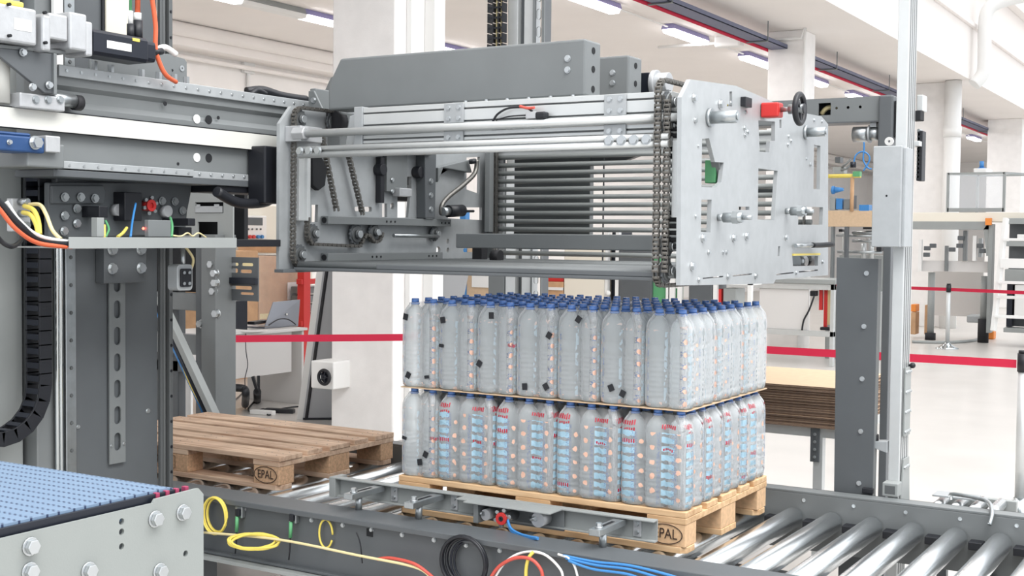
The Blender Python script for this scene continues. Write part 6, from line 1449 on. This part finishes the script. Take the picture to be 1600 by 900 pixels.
q = (-6.0681, 4.8076, 0); o = MB().bar((q[0]-.12, q[1]-.05, .02), (q[0]+.14, q[1]+.05, .02), .07, .04); o = o.done('power_adapter', 'black', None, .008); tag(o, 'black power adapter on the floor below the desk', 'power adapter')
q = (-6.1174, 4.6224, 0); o = MB().bar((q[0]-.12, q[1], .02), (q[0]+.12, q[1]+.04, .02), .06, .04); o = o.done('power_strip', 'white', None, .006); tag(o, 'white power strip on the floor left of the adapter', 'power strip')
# control cabinet and socket box on the wall side
sw = thing('socket_cabinet', 'white cabinet with socket box, red and blue inlets, above the cartons', 'cabinet', (-9.2, 6.0, 0))
yk0, yk1 = (-9, 7.3322, 1.7143)[1], (-9, 8.1568, 1.7234)[1]
MB().box(-9.5, -9.0, yk0, yk1+.6, 0, (-9, 7.6888, 1.993)[2]).done('cabinet_body', 'beige', sw, .01)
ys_, yt_ = (-8.95, 7.367, 1.7149)[1], (-8.95, 7.7721, 1.7194)[1]
sbx = MB().box(-9.0, -8.9, ys_, yt_, (-8.9, 7.5134, 1.5694)[2], (-8.9, 7.5129, 1.8563)[2]).done('socket_box', 'white', sw, .008)
MB().box(-8.9, -8.895, (-8.9, 7.4129, 1.7542)[1], (-8.9, 7.694, 1.7579)[1], (-8.9, 7.5131, 1.74)[2], (-8.9, 7.5129, 1.833)[2]).done('display_window', 'grey_d', sbx)
b = MB()
for p_ in ((-8.89, 7.4468, 1.6003), (-8.89, 7.5137, 1.6006)): b.cyl(p_, (p_[0]+.03, p_[1], p_[2]), .022, 12)
b.each('red_socket', 'red', sbx)
b = MB()
for p_ in ((-8.89, 7.5925, 1.6009), (-8.89, 7.6606, 1.6012)): b.cyl(p_, (p_[0]+.03, p_[1], p_[2]), .022, 12)
b.each('blue_socket', 'blue', sbx)
b = MB()
for p_ in ((-8.89, 7.4355, 1.6928), (-8.89, 7.5024, 1.6935), (-8.89, 7.581, 1.6943), (-8.89, 7.649, 1.6949)): b.cyl(p_, (p_[0]+.01, p_[1], p_[2]), .012, 8)
b.each('breaker', 'grey_d', sbx)
yq = (-11.95, 10.7375, 4.1645)[1]
o = MB().box(-12, -11.93, yq-.12, yq+.12, (-11.95, 10.7519, 4.1169)[2], (-11.95, 10.7515, 4.314)[2]).cyl((-11.96, yq, 1.2), (-11.96, yq, (-11.95, 10.7519, 4.1169)[2]), .03, 10).done('wall_junction', 'white', None, .01); tag(o, 'white junction box with a conduit on the left wall', 'junction box')
o = MB().cyl((-11.95, -6, 4.36), (-11.95, 45, 4.36), .028, 8).done('wall_pipe', 'black', None); tag(o, 'thin black pipe running along the top of the left wall', 'pipe')

# ------------------------------------------------------------------ machines behind the bottle stack, glimpsed under and through the head
def block(name, label, cat, x0, x1, y, d, z0, z1, m, bev=.01): 
    o = MB().box(min(x0, x1), max(x0, x1), y, y+d, z0, z1).done(name, m, None, bev); tag(o, label, cat); return o
Y7 = 7.0
t = thing('workbench_rack', 'wood coloured board rack with hanging tools and a blue pole, above the bottles at left', 'rack', (-5.0, Y7, 0))
a0, a1, a2, a3, a4 = [p[0] for p in [(-5.9005, 7, 1.1182), (-5.5284, 7, 1.1288), (-5.4568, 7, 1.1309), (-5.3857, 7, 1.1329), (-5.1514, 7, 1.1396)]]
MB().box(a0, a1, Y7, Y7+.04, 0, 1.75).box(a2, a4, Y7, Y7+.04, 0, 1.75).each('rack_board', 'card', t, .004)
MB().box(a1, a2, Y7-.03, Y7+.05, 0, 1.9).done('blue_pole', 'blue', t, .004)
MB().box(a3, a4-.02, Y7-.012, Y7-.002, (-5.2912, 7, 1.1092)[2], (-5.2927, 7, 1.2545)[2]).done('white_label', 'white', t)
b = MB()
for p_ in ((-5.8137, 6.98, 1.1818), (-5.5795, 6.98, 1.1813), (-5.5787, 6.98, 1.0946), (-5.8045, 6.98, 1.0743)): b.cyl(p_, (p_[0], p_[1]-.02, p_[2]), .018, 10)
b.each('hook', 'black', t)
hc = MB().tube([(-5.6869, 6.9, 1.2604), (-5.7021, 6.9, 1.16), (-5.677, 6.9, 1.0607), (-5.6294, 6.9, 1.1221), (-5.6308, 6.9, 1.2617)], .024, 8, smooth=5).tube([(-5.5746, 6.9, 1.2299), (-5.5329, 6.9, 1.0321)], .008).each('hanging_cable', 'black', t)
MB().tube([(-5.6554, 6.88, 1.0621), (-5.591, 6.88, 1.0176), (-5.5429, 6.88, 0.9795)], .012, smooth=4).done('blue_air_hose', 'blue', t)
Y8 = 8.0
c = [p[0] for p in [(-5.1242, 8, 1.1121), (-4.8534, 8, 1.1199), (-4.366, 8, 1.1338), (-4.3281, 8, 1.1349), (-4.2375, 8, 1.1375), (-4.2, 8, 1.1386), (-3.8161, 8, 1.1496), (-3.7943, 8, 1.1502), (-3.5854, 8, 1.1562), (-3.4011, 8, 1.1615), (-3.1435, 8, 1.1689), (-3.0953, 8, 1.1702)]]
zt8, zm8 = 1.95, (-5.0204, 8, 1.1499)[2]
ct = thing('parts_shelf', 'brown cartons with red parts on a shelf, beside the cream cabinet', 'shelf', (c[0], Y8, 0))
MB().box(c[0], c[1]-.01, Y8, Y8+.3, 0, zm8).done('brown_box', 'kraft', ct, .006)
MB().box(c[0]+.05, c[1]-.02, Y8+.02, Y8+.2, zm8, zm8+.05).done('red_part', 'red', ct, .01)
MB().box(c[0], c[1]-.01, Y8-.02, Y8+.32, zm8-.09, zm8-.06).done('shelf_board', 'white', ct)
block('cream_cabinet', 'plain cream cabinet behind the middle of the bottles', 'cabinet', c[1], c[2], Y8, .5, 0, 1.62, 'beige')
t = thing('steel_rack', 'narrow steel rack with dark openings right of the cream cabinet', 'rack', (c[3], Y8, 0))
MB().box(c[3], c[4], Y8+.1, Y8+.4, 0, 1.7).done('rack_body', 'navy', t); MB().box(c[4], c[5], Y8, Y8+.06, 0, 1.72).box(c[2]+.005, c[3], Y8, Y8+.06, 0, 1.72).each('rack_post', 'white', t)
b = MB()
for p_ in ((-4.3119, 7.98, 1.2308), (-4.3092, 7.98, 1.0479)): b.sph(p_, .03, 8)
b.each('rack_knob', 'white', t)
block('dark_cabinet', 'dark grey cabinet behind the bottles, left of the green frame', 'cabinet', c[5]+.005, c[6], Y8, .5, 0, 1.66, 'grey_d')
t = thing('green_frame', 'green machine frame with white poles behind the bottles', 'machine', (c[7], Y8, 0))
plate('green_plate', [(c[7]-.02, 0), (c[8]+.1, 0), (c[8]+.1, 1.45), (c[7]-.02, 1.45)], [rrect(c[7]+.07, c[7]+.13, 1.15, 1.32, .02), rrect(c[7]+.2, c[7]+.27, 1.12, 1.32, .02)], 'y', Y8+.04, Y8+.06, 'green', t)
MB().box(c[7]+.14, c[7]+.18, Y8, Y8+.03, 0, 1.6).box(c[8]-.04, c[8]+.03, Y8, Y8+.03, 0, 1.5).box(c[8]+.06, c[8]+.11, Y8, Y8+.03, 0, 1.5).each('white_pole', 'white', t)
block('grey_enclosure', 'dark grey panel under the lower edge of the white side plate', 'panel', c[9], c[10], Y8, .4, 0, 1.40, 'grey_d')
t = thing('crate_rack', 'white rack with red and grey crates under the side plate', 'rack', (c[11], Y8, 0))
MB().box(c[10]+.01, c[10]+.05, Y8, Y8+.05, 0, 1.4).box((-2.7696, 8, 1.1477)[0], (-2.7296, 8, 1.1489)[0], Y8, Y8+.05, 0, 1.4).each('rack_post', 'white', t)
MB().box((-3.1223, 8, 1.1371)[0], (-3.0673, 8, 1.1387)[0], Y8+.05, Y8+.2, .8, (-3.0945, 8, 1.125)[2]).done('red_crate', 'red', t)
MB().box((-3.0468, 8, 1.1394)[0], (-2.9041, 8, 1.1436)[0], Y8+.05, Y8+.3, .8, (-3.0948, 8, 1.1379)[2]).done('grey_crate', 'grey_l', t, .01)
MB().box(c[11]-.03, (-2.7296, 8, 1.1489)[0], Y8, Y8+.3, .77, .8).box(c[11]-.03, (-2.7296, 8, 1.1489)[0], Y8, Y8+.3, (-3.0955, 8, 1.1767)[2], (-3.0959, 8, 1.2025)[2]).each('rack_shelf', 'white', t)

# white guarded machine right of the stack
Y10 = 12.0
wm = thing('guarded_machine', 'white panelled machine with aluminium frame behind the right end of the bottles', 'machine', (-3.4, Y10, 0))
g = [p[0] for p in [(-4.1004, 12, 0.7312), (-3.4333, 12, 0.7565), (-3.1975, 12, 0.7654), (-3.1391, 12, 0.7677), (-3.0892, 12, 0.7695)]]
zg0, zg1 = (-3.5294, 12, 0.4523)[2], (-3.5401, 12, 0.986)[2]
zg2 = (-3.5416, 12, 1.061)[2]
MB().box(g[0], g[1], Y10+.03, Y10+.06, zg0, zg1).done('white_panel', 'desk', wm, .004)
MB().box(g[0]-.6, g[4], Y10, Y10+.08, zg0-.07, zg0).box(g[0]-.6, g[4], Y10, Y10+.08, zg1, zg2).box(g[3], g[4], Y10, Y10+.08, 0, zg2).box(g[0]-.6, g[0]-.5, Y10, Y10+.08, 0, zg2).each('frame_profile', 'alu', wm, .004)
MB().box(g[0]-.6, g[4]+.02, Y10-.02, Y10+.8, zg2, zg2+.06).done('machine_bed', 'grey_l', wm, .006)
MB().box((-3.3166, 12, 0.8438)[0], (-3.2746, 12, 0.8453)[0], Y10+.1, Y10+.15, (-3.3141, 12, 0.7196)[2], zg1).box((-3.2578, 12, 0.8459)[0], (-3.2159, 12, 0.8473)[0], Y10+.12, Y10+.16, (-3.3095, 12, 0.4959)[2], zg1).each('red_strip', 'red', wm)
MB().box((-3.2159, 12, 0.8473)[0], (-3.1658, 12, 0.8491)[0], Y10+.14, Y10+.18, (-3.3102, 12, 0.5291)[2], zg1).done('beige_strip', 'cream', wm)
MB().box((-3.4265, 12, 0.8399)[0], (-3.3419, 12, 0.8429)[0], Y10+.05, Y10+.15, (-3.3853, 12, 0.8995)[2], zg1-.02).done('black_clamp', 'black', wm, .01)
MB().box((-3.2836, 12, 0.4639)[0], (-3.1496, 12, 0.4703)[0], Y10+.05, Y10+.15, zg0+.01, zg0+.05).done('black_foot', 'black', wm, .01)
MB().tube([(-3.3515, 12, 0.9006), (-3.4155, 12, 0.7156), (-3.4809, 12, 0.588), (-3.5038, 12, 0.4535)], .012, smooth=4).done('black_cable', 'black', wm)
# cluttered upper machine seen between side plate and sheet metal box
um = thing('filling_machine', 'machine with brown beam, blue tools and bright tubes seen left of the metal box', 'machine', (-3.4, 13, 0))
Y13 = 13.0
def bx(par, nm, m, pa, pb, y, d=.15, bev=.004): 
    return MB().box(min(pa[0], pb[0]), max(pa[0], pb[0]), y, y+d, min(pa[2], pb[2]), max(pa[2], pb[2])).done(nm, m, par, bev)
bx(um, 'brown_beam', 'card', (-3.5698, 13, 1.8126), (-2.8181, 13, 2.0297), Y13)
bx(um, 'grey_post', 'grey', (-3.4512, 13, 0.7998), (-3.4192, 13, 1.8133), Y13, .1); bx(um, 'grey_post', 'grey_d', (-3.2663, 13, 0.8063), (-3.2264, 13, 1.8142), Y13, .1)
for pa, pb in (((-3.2164, 13, 1.7537), (-2.8113, 13, 1.7221)), ((-3.4347, 13, 1.7087), (-2.8104, 13, 1.6794)), ((-3.2138, 13, 1.6325), (-2.8089, 13, 1.611)), ((-3.4123, 13, 1.4823), (-2.8055, 13, 1.457))):
    MB().cyl((pa[0], Y13+.2, (pa[2]+pb[2])/2), (pb[0], Y13+.2, (pa[2]+pb[2])/2), .02, 10).done('bright_tube', 'steel', um)
for p0_, p1_ in (((-3.3485, 13, 1.7962), (-3.3405, 13, 1.4138)), ((-3.0828, 13, 1.5907), (-3.0781, 13, 1.375)), ((-2.9809, 13, 1.6607), (-2.9747, 13, 1.3769))):
    MB().cyl((p0_[0], Y13+.3, p0_[2]), (p1_[0], Y13+.3, p1_[2]), .035, 12).done('upright_cylinder', 'alu', um)
bx(um, 'dark_valve', 'black', (-3.0437, 13, 1.7806), (-2.9155, 13, 1.8071), Y13+.1); bx(um, 'dark_valve', 'black', (-2.8573, 13, 1.4905), (-2.7904, 13, 1.5428), Y13+.1); bx(um, 'dark_valve', 'black', (-3.3737, 13, 1.7439), (-3.3218, 13, 1.779), Y13+.1)
MB().cyl(((-3.5396, 13, 2.5018)[0], Y13, (-3.3194, 13, 2.4983)[2]), ((-3.059, 13, 2.4941)[0], Y13, (-3.3194, 13, 2.4983)[2]), .028, 10).done('brass_rail', 'yellow', um)
MB().cyl(((-3.1713, 13, 2.4959)[0], Y13, (-3.1713, 13, 2.4959)[2]), ((-3.1713, 13, 2.4959)[0], Y13, (-3.1612, 13, 2.0217)[2]), .026, 10).done('stand_rod', 'kraft', um)
bx(um, 'clamp', 'green', (-3.1553, 13, 2.5559), (-3.0588, 13, 2.4855), Y13-.05, .1)
b = MB().cyl((-3.4082, 12.9, 2.3052), (-3.2601, 12.9, 2.3122), .05, 12, r2=.02).cyl((-3.417, 12.9, 2.3053), (-3.3819, 12.9, 2.3049), .055, 12).done('blue_air_gun', 'blue', um)
bx(um, 'blue_vice', 'blue', (-3.0747, 13, 2.0216), (-2.9391, 13, 2.107), Y13); bx(um, 'blue_vice', 'blue', (-3.3889, 13, 2.0481), (-3.3043, 13, 2.1952), Y13); bx(um, 'teal_panel', 'grey', (-3.2837, 13, 2.0479), (-3.1995, 13, 2.1858), Y13); bx(um, 'dark_tool', 'navy', (-3.188, 13, 2.0563), (-3.1485, 13, 2.2372), Y13)
bx(um, 'grey_box', 'grey_l', (-3.4769, 13, 2.0396), (-3.4011, 13, 2.2132), Y13)
bx(um, 'pump_body', 'grey_l', (-3.5068, 13, 2.6317), (-3.3466, 13, 2.542), Y13+.2); bx(um, 'pump_head', 'grey_d', (-3.4744, 13, 2.77), (-3.4023, 13, 2.6903), Y13+.2)
MB().tube([(-3.3806, 13.2, 2.6222), (-3.3199, 13.2, 2.6734), (-3.251, 13.2, 2.7417)], .015).tube([(-3.3888, 13.2, 2.5873), (-3.3184, 13.2, 2.6035), (-3.2409, 13.2, 2.6805)], .015).each('bent_pipe', 'grey', um)
bx(um, 'bench_support', 'grey_l', (-3.5044, 13, 0.7979), (-2.8048, 13, 1.4228), Y13+.6, .1)
MB().box((-3.5351, 13, 2.2839)[0], (-2.8235, 13, 2.2772)[0], Y13+.1, Y13+.9, 0, (-3.4185, 13, 0.9321)[2]).done('machine_base', 'grey_l', um, .01)

# conveyor line with acrylic hood far right; greys lightened to imitate distant haze
Y14 = 17.0
cl = thing('far_conveyor', 'far conveyor line with grey beam and pale top between pillars at right', 'conveyor', (-2.8, Y14, 0))
bx(cl, 'pale_top', 'beige', (-3.8727, 17, 1.9415), (-1.5036, 17, 2.0869), Y14, .8)
bx(cl, 'grey_beam', 'grey_l', (-3.87, 17, 1.8147), (-2.1242, 17, 1.9461), Y14, .12)
MB().prism([((-2.2079, 17, 1.8243)[0], (-2.2079, 17, 1.8243)[2]), ((-2.1242, 17, 1.9461)[0], (-2.2109, 17, 1.9459)[2]), ((-2.1108, 17, 1.4)[0], (-2.1108, 17, 1.4)[2]), ((-2.159, 17, 1.3992)[0], (-2.1108, 17, 1.4)[2])], 'y', Y14, Y14+.1).done('beam_knee', 'grey_l', cl)
bx(cl, 'grey_column', 'grey_l', (-2.1293, 17, 0.1809), (-2.0656, 17, 1.9059), Y14-.02, .2)
bx(cl, 'orange_connector', 'orangep', (-2.1708, 17, 1.8853), (-2.0774, 17, 1.9967), Y14-.1, .07)
bx(cl, 'lower_plate', 'desk', (-3.2234, 17, 1.1311), (-2.1471, 17, 1.3081), Y14+.2, .05)
for ua, ub, m_ in (((-2.7703, 17, 1.1416), (-2.8198, 17, 1.553), 'grey'), ((-3.1827, 17, 1.1321), (-3.2353, 17, 1.6519), 'white'), ((-2.4778, 17, 1.312), (-2.5386, 17, 1.802), 'grey'), ((-2.3313, 17, 1.3148), (-2.3899, 17, 1.7214), 'white'), ((-2.2455, 17, 1.3774), (-2.3013, 17, 1.6815), 'steel')):
    bx(cl, 'upright', m_, ua, ub, Y14+.1, .08)
for p_ in ((-3.0899, 17, 1.5081), (-3.0001, 17, 1.5507), (-2.6991, 17, 1.4929), (-2.5652, 17, 1.679), (-2.582, 17, 1.556), (-2.2286, 17, 1.4792), (-3.0977, 17, 1.4042), (-2.2693, 17, 1.5599)):
    MB().box(p_[0]-.05, p_[0]+.05, Y14+.05, Y14+.12, p_[2]-.035, p_[2]+.035).done('guide_clamp', 'grey_d', cl, .01)
for pa, pb in (((-3.0578, 17, 0.1151), (-3.0808, 17, 1.1136)), ((-2.231, 17, 0.3801), (-2.2477, 17, 1.0723))):
    MB().cyl((pa[0], Y14+.3, pa[2]), (pa[0], Y14+.3, pb[2]), .055, 14).done('leg', 'grey_l', cl)
    MB().cyl((pa[0], Y14+.3, 0), (pa[0], Y14+.3, pa[2]), .085, 14).done('rubber_foot', 'rubber', cl)
bx(cl, 'rear_panel', 'desk', (-3.2364, 17, 0.3576), (-2.4149, 17, 1.1396), Y14+1.2, .05)
MB().box((-2.5327, 17, 0.3156)[0], (-2.2394, 17, 0.3287)[0], Y14+.5, Y14+.9, .3, .42).done('motor_block', 'galv', cl, .02)
hd2 = thing('acrylic_hood', 'clear boxy hood with grey frame standing on the far conveyor', 'machine hood', (-2.0, Y14, 2.0))
A_, B_ = (-2.7736, 17, 2.1293), (-1.9183, 17, 2.1275); ztop = (-2.7876, 17, 2.7244)[2]; zbot = (-2.5752, 17, 2.0982)[2]
e = MB()
for xx, yy in ((A_[0], Y14), (B_[0], Y14), (A_[0]+.3, Y14+.8), (B_[0]+.35, Y14+.8)): e.box(xx-.02, xx+.02, yy, yy+.04, zbot, ztop)
e.box(A_[0], B_[0], Y14, Y14+.04, ztop-.03, ztop).box(A_[0], B_[0], Y14, Y14+.04, zbot, zbot+.06).box(A_[0]+.3, B_[0]+.35, Y14+.8, Y14+.84, ztop-.03, ztop)
e.bar((A_[0], Y14+.02, ztop-.015), (A_[0]+.3, Y14+.82, ztop-.015), .03, .03).bar((B_[0], Y14+.02, ztop-.015), (B_[0]+.35, Y14+.82, ztop-.015), .03, .03)
e.each('hood_bar', 'grey_l', hd2)
MB().box(A_[0]+.02, B_[0]-.02, Y14+.01, Y14+.02, zbot+.06, ztop-.03).done('clear_pane', 'glass', hd2)
o = MB().cyl((-2.3168, 17.3, 2.8127), (-2.3193, 17.3, 2.9152), .035, 12).cyl((-2.3158, 17.3, 2.7717), (-2.3168, 17.3, 2.8127), .06, 12).done('hood_valve', 'blue', hd2)
MB().box((-2.4042, 17.3, 2.7733)[0], (-2.2082, 17.3, 2.7697)[0], Y14+.1, Y14+.6, ztop, (-2.3163, 17.3, 2.7922)[2]).done('hood_cap', 'white', hd2, .01)
# white ladder in front of a dark cabinet
Y15 = 15.6
ld = thing('white_ladder', 'white step ladder leaning in front of the dark cabinet at the right edge', 'ladder', (-2.4838, 19.677, 0))
A0, A1 = Vector((-1.7776, 15.6, 0.312)), Vector((-1.6912, 15.9, 1.9784)); Wd = Vector((.62, 0, 0))
MB().bar(A0, A1, .06, .09).bar(A0+Wd, A1+Wd, .06, .09).each('stile', 'white', ld, .006)
b = MB()
for v in (.13, .30, .43, .60, .81): p_ = A0.lerp(A1, v); b.bar(p_, p_+Wd, .16, .04 if v != .6 else .14)
b.each('tread', 'white', ld, .004)
dc = thing('dark_cabinet', 'dark open cabinet behind the white ladder at the right edge', 'cabinet', (-1.9, 17.2, 0))
c0, c1 = (-1.8073, 16.6, 1.9016)[0], (-1.1849, 16.6, 1.9038)[0]
MB().box(c0, c1, 16.9, 17.4, (-1.6006, 16.6, 0.3099)[2], (-1.6408, 16.6, 1.912)[2]).done('cabinet_body', 'grey_d', dc, .01)
MB().box(c0, c1, 16.6, 16.9, (-1.6405, 16.6, 1.9022)[2], (-1.6427, 16.6, 1.9904)[2]).box(c0, c1, 16.6, 16.9, (-1.6319, 16.6, 1.5588)[2], (-1.6339, 16.6, 1.6373)[2]).box(c0, c1, 16.6, 16.9, (-1.6184, 16.6, 1.0185)[2], (-1.623, 16.6, 1.2052)[2]).box(c0, c1, 16.6, 16.9, (-1.5986, 16.6, 0.2311)[2], (-1.6003, 16.6, 0.3)[2]).each('cabinet_shelf', 'grey_l', dc, .004)
MB().box((-1.7853, 16.7, 0.7134)[0], (-1.7013, 16.7, 0.7163)[0], 16.7, 16.89, (-1.6006, 16.6, 0.3099)[2], (-1.6176, 16.6, 0.989)[2]).done('dark_blue_box', 'navy', dc)
MB().box((-1.664, 16.7, 0.7176)[0], c1, 16.65, 16.85, (-1.604, 16.6, 0.4478)[2], (-1.6171, 16.6, 0.9693)[2]).done('white_door', 'white', dc, .01)
MB().box((-1.6516, 16.7, 1.7063)[0], c1, 16.65, 16.85, (-1.6341, 16.6, 1.6471)[2], (-1.6366, 16.6, 1.7452)[2]).done('white_tray', 'white', dc, .01)
# orange cartons and a floor cable
q = (-3.2624, 17.6, 0.3578)
for (pa, pb, lb_) in (((-3.4416, 18, 0.4398), (-3.3591, 18, 0.5632), 'small orange carton on top, left of the leg of the far conveyor'), ((-3.4386, 18, 0.3084), (-3.3561, 18, 0.4322), 'small brown carton at the bottom, left of the far conveyor leg'), ((-3.2155, 18, 0.3179), (-3.1262, 18, 0.5608), 'orange brown carton right of the far conveyor leg')):
    o = MB().box(pa[0], pb[0], 17.55, 17.8, pa[2]-(.0 if 'top' in lb_ else .25), pb[2]).done('carton', 'orangep' if 'top' in lb_ else 'kraft', None, .01); tag(o, lb_, 'carton')
o = MB().tube([(q_[0], q_[1], .02) for q_ in ((-3.1537, 16.4715, 0), (-2.6607, 16.7027, -0), (-2.3809, 17.5299, 0), (-2.5481, 19.257, 0), (-2.7132, 20.4646, 0))], .025, smooth=6).done('floor_cable', 'grey_l', None); tag(o, 'grey cable lying on the floor by the distant barrier post', 'cable')
q = (-2.3184, 18.0586, -0); o = MB().box(q[0]-.12, q[0]+.12, q[1], q[1]+.2, 0, .14).done('orange_block', 'orangep', None, .02); tag(o, 'small orange block on the floor at the foot of the ladder', 'block')

# ------------------------------------------------------------------ ceiling lamps, tray, pipes
def lamp(x, y, label, lit=True, z=4.55):
    if lit:
        area('lamp_light', (x, y, z-.08), (0, 0, 0), .16, 1.2, LAMP_W, (1, .985, .97))
    t = thing('ceiling_light', label, 'ceiling light', (x, y, z), 'ceiling lights')
    MB().prism([(x-.10, z-.02), (x-.08, z+.05), (x+.08, z+.05), (x+.10, z-.02)], 'y', y-.65, y+.65).done('housing', 'lamp_body' if lit else 'grey_l', t, .006)
    MB().prism([(x-.095, z-.02), (x+.095, z-.02), (x+.07, z-.075), (x-.07, z-.075)], 'y', y-.63, y+.63).done('diffuser', 'lamp' if lit else 'white', t, .01)
LAMP_W = 17
rows = ['nearest', 'second', 'third', 'fourth', 'fifth', 'sixth', 'seventh', 'eighth', 'ninth']
for k in range(9): lamp(-5.55, 9.9+2.93*k, 'lit ceiling light in the row above the machine, %s from the front' % rows[k])
for k in range(9): lamp(-9.35, 5.9+1.22*k if k < 4 else 5.9+3.66+2.9*(k-3), 'ceiling light in the row near the left wall, %s from the front' % rows[k], lit=k != 2)
ww = MB().cyl((-5.55, -5, 4.56), (-5.55, 40, 4.56), .012, 6).done('ceiling_conduit', 'white', None); tag(ww, 'thin conduit joining the middle row of ceiling lights', 'conduit')
tr = thing('cable_tray', 'blue grey cable tray with red pipe hung under the ceiling', 'cable tray', (-4.4, 14, 4.3))
MB().box(-4.52, -4.28, 2, 44, 4.34, 4.348).box(-4.52, -4.51, 2, 44, 4.34, 4.40).box(-4.29, -4.28, 2, 44, 4.34, 4.40).done('tray', 'traym', tr)
b = MB()
for k in range(5): b.tube([(-4.48+.04*k, 2+j*3, 4.365+.012*((j*k+k) % 3)) for j in range(15)], .016, 6, smooth=3)
b.each('tray_cable', 'grey_d', tr)
b = MB()
for k in range(13): b.box(-4.56, -4.26, 3+k*3.2, 3.04+k*3.2, 4.32, 4.335); b.cyl((-4.26, 3.02+k*3.2, 4.33), (-4.26, 3.02+k*3.2, 4.6), .008, 6)
b.each('tray_hanger', 'grey', tr)
MB().cyl((-4.60, 2, 4.36), (-4.60, 44, 4.36), .03, 10).done('red_pipe', 'redpipe' if 'redpipe' in M else 'tape', tr)
pc = MB().tube([(-4.0, 13.4, 0.3), (-4.0, 13.4, 4.40), (-4.05, 13.4, 4.46), (-4.5, 13.4, 4.47), (-6.2, 13.3, 4.47)], .022, 10, smooth=3).done('pillar_conduit', 'white', None); tag(pc, 'white conduit climbing the second pillar and crossing the ceiling', 'conduit')
jb = MB().box(-5.3, -4.9, 13.25, 13.45, 4.40, 4.56).done('ceiling_junction_box', 'white', None, .03); tag(jb, 'white junction box on the ceiling conduit', 'junction box')
dn = MB().cyl((-3.42, 20.32, 0), (-3.42, 20.32, 4.59), .15, 24).cyl((-3.42, 20.32, 3.55), (-3.42, 20.32, 3.75), .165, 24).done('down_pipe', 'white', None); tag(dn, 'thick white down pipe in front of the third pillar', 'pipe')
bp_ = MB().tube([(-3.0428, 20.2616, 4.4996), (-2.9272, 20.3392, 4.6651), (-2.8933, 20.3699, 4.8765), (-2.9043, 20.3973, 5.5798), (-2.8531, 20.4429, 5.8853), (-2.6463, 20.5743, 6.0284), (-2.3074, 20.7828, 6.1261)], .12, 16, smooth=6).done('bent_pipe', 'white', None); tag(bp_, 'thick bent grey pipe at the top right', 'pipe')
tp = [p[0] for p in [(-4.5152, 4.7, 3.4426), (-4.4694, 4.7, 3.4389), (-4.3979, 4.7, 3.4332), (-4.2755, 4.7, 3.4235)]]
tk = thing('pillar_trunking', 'white cable trunking on the side of the nearest pillar', 'trunking', (-4.2, 4.6, 0))
MB().box(-4.218, -4.17, 4.20, 4.27, 0.1, 4.6).box(-4.218, -4.12, 4.45, 4.60, 0.1, 4.6).each('duct', 'white', tk, .004)
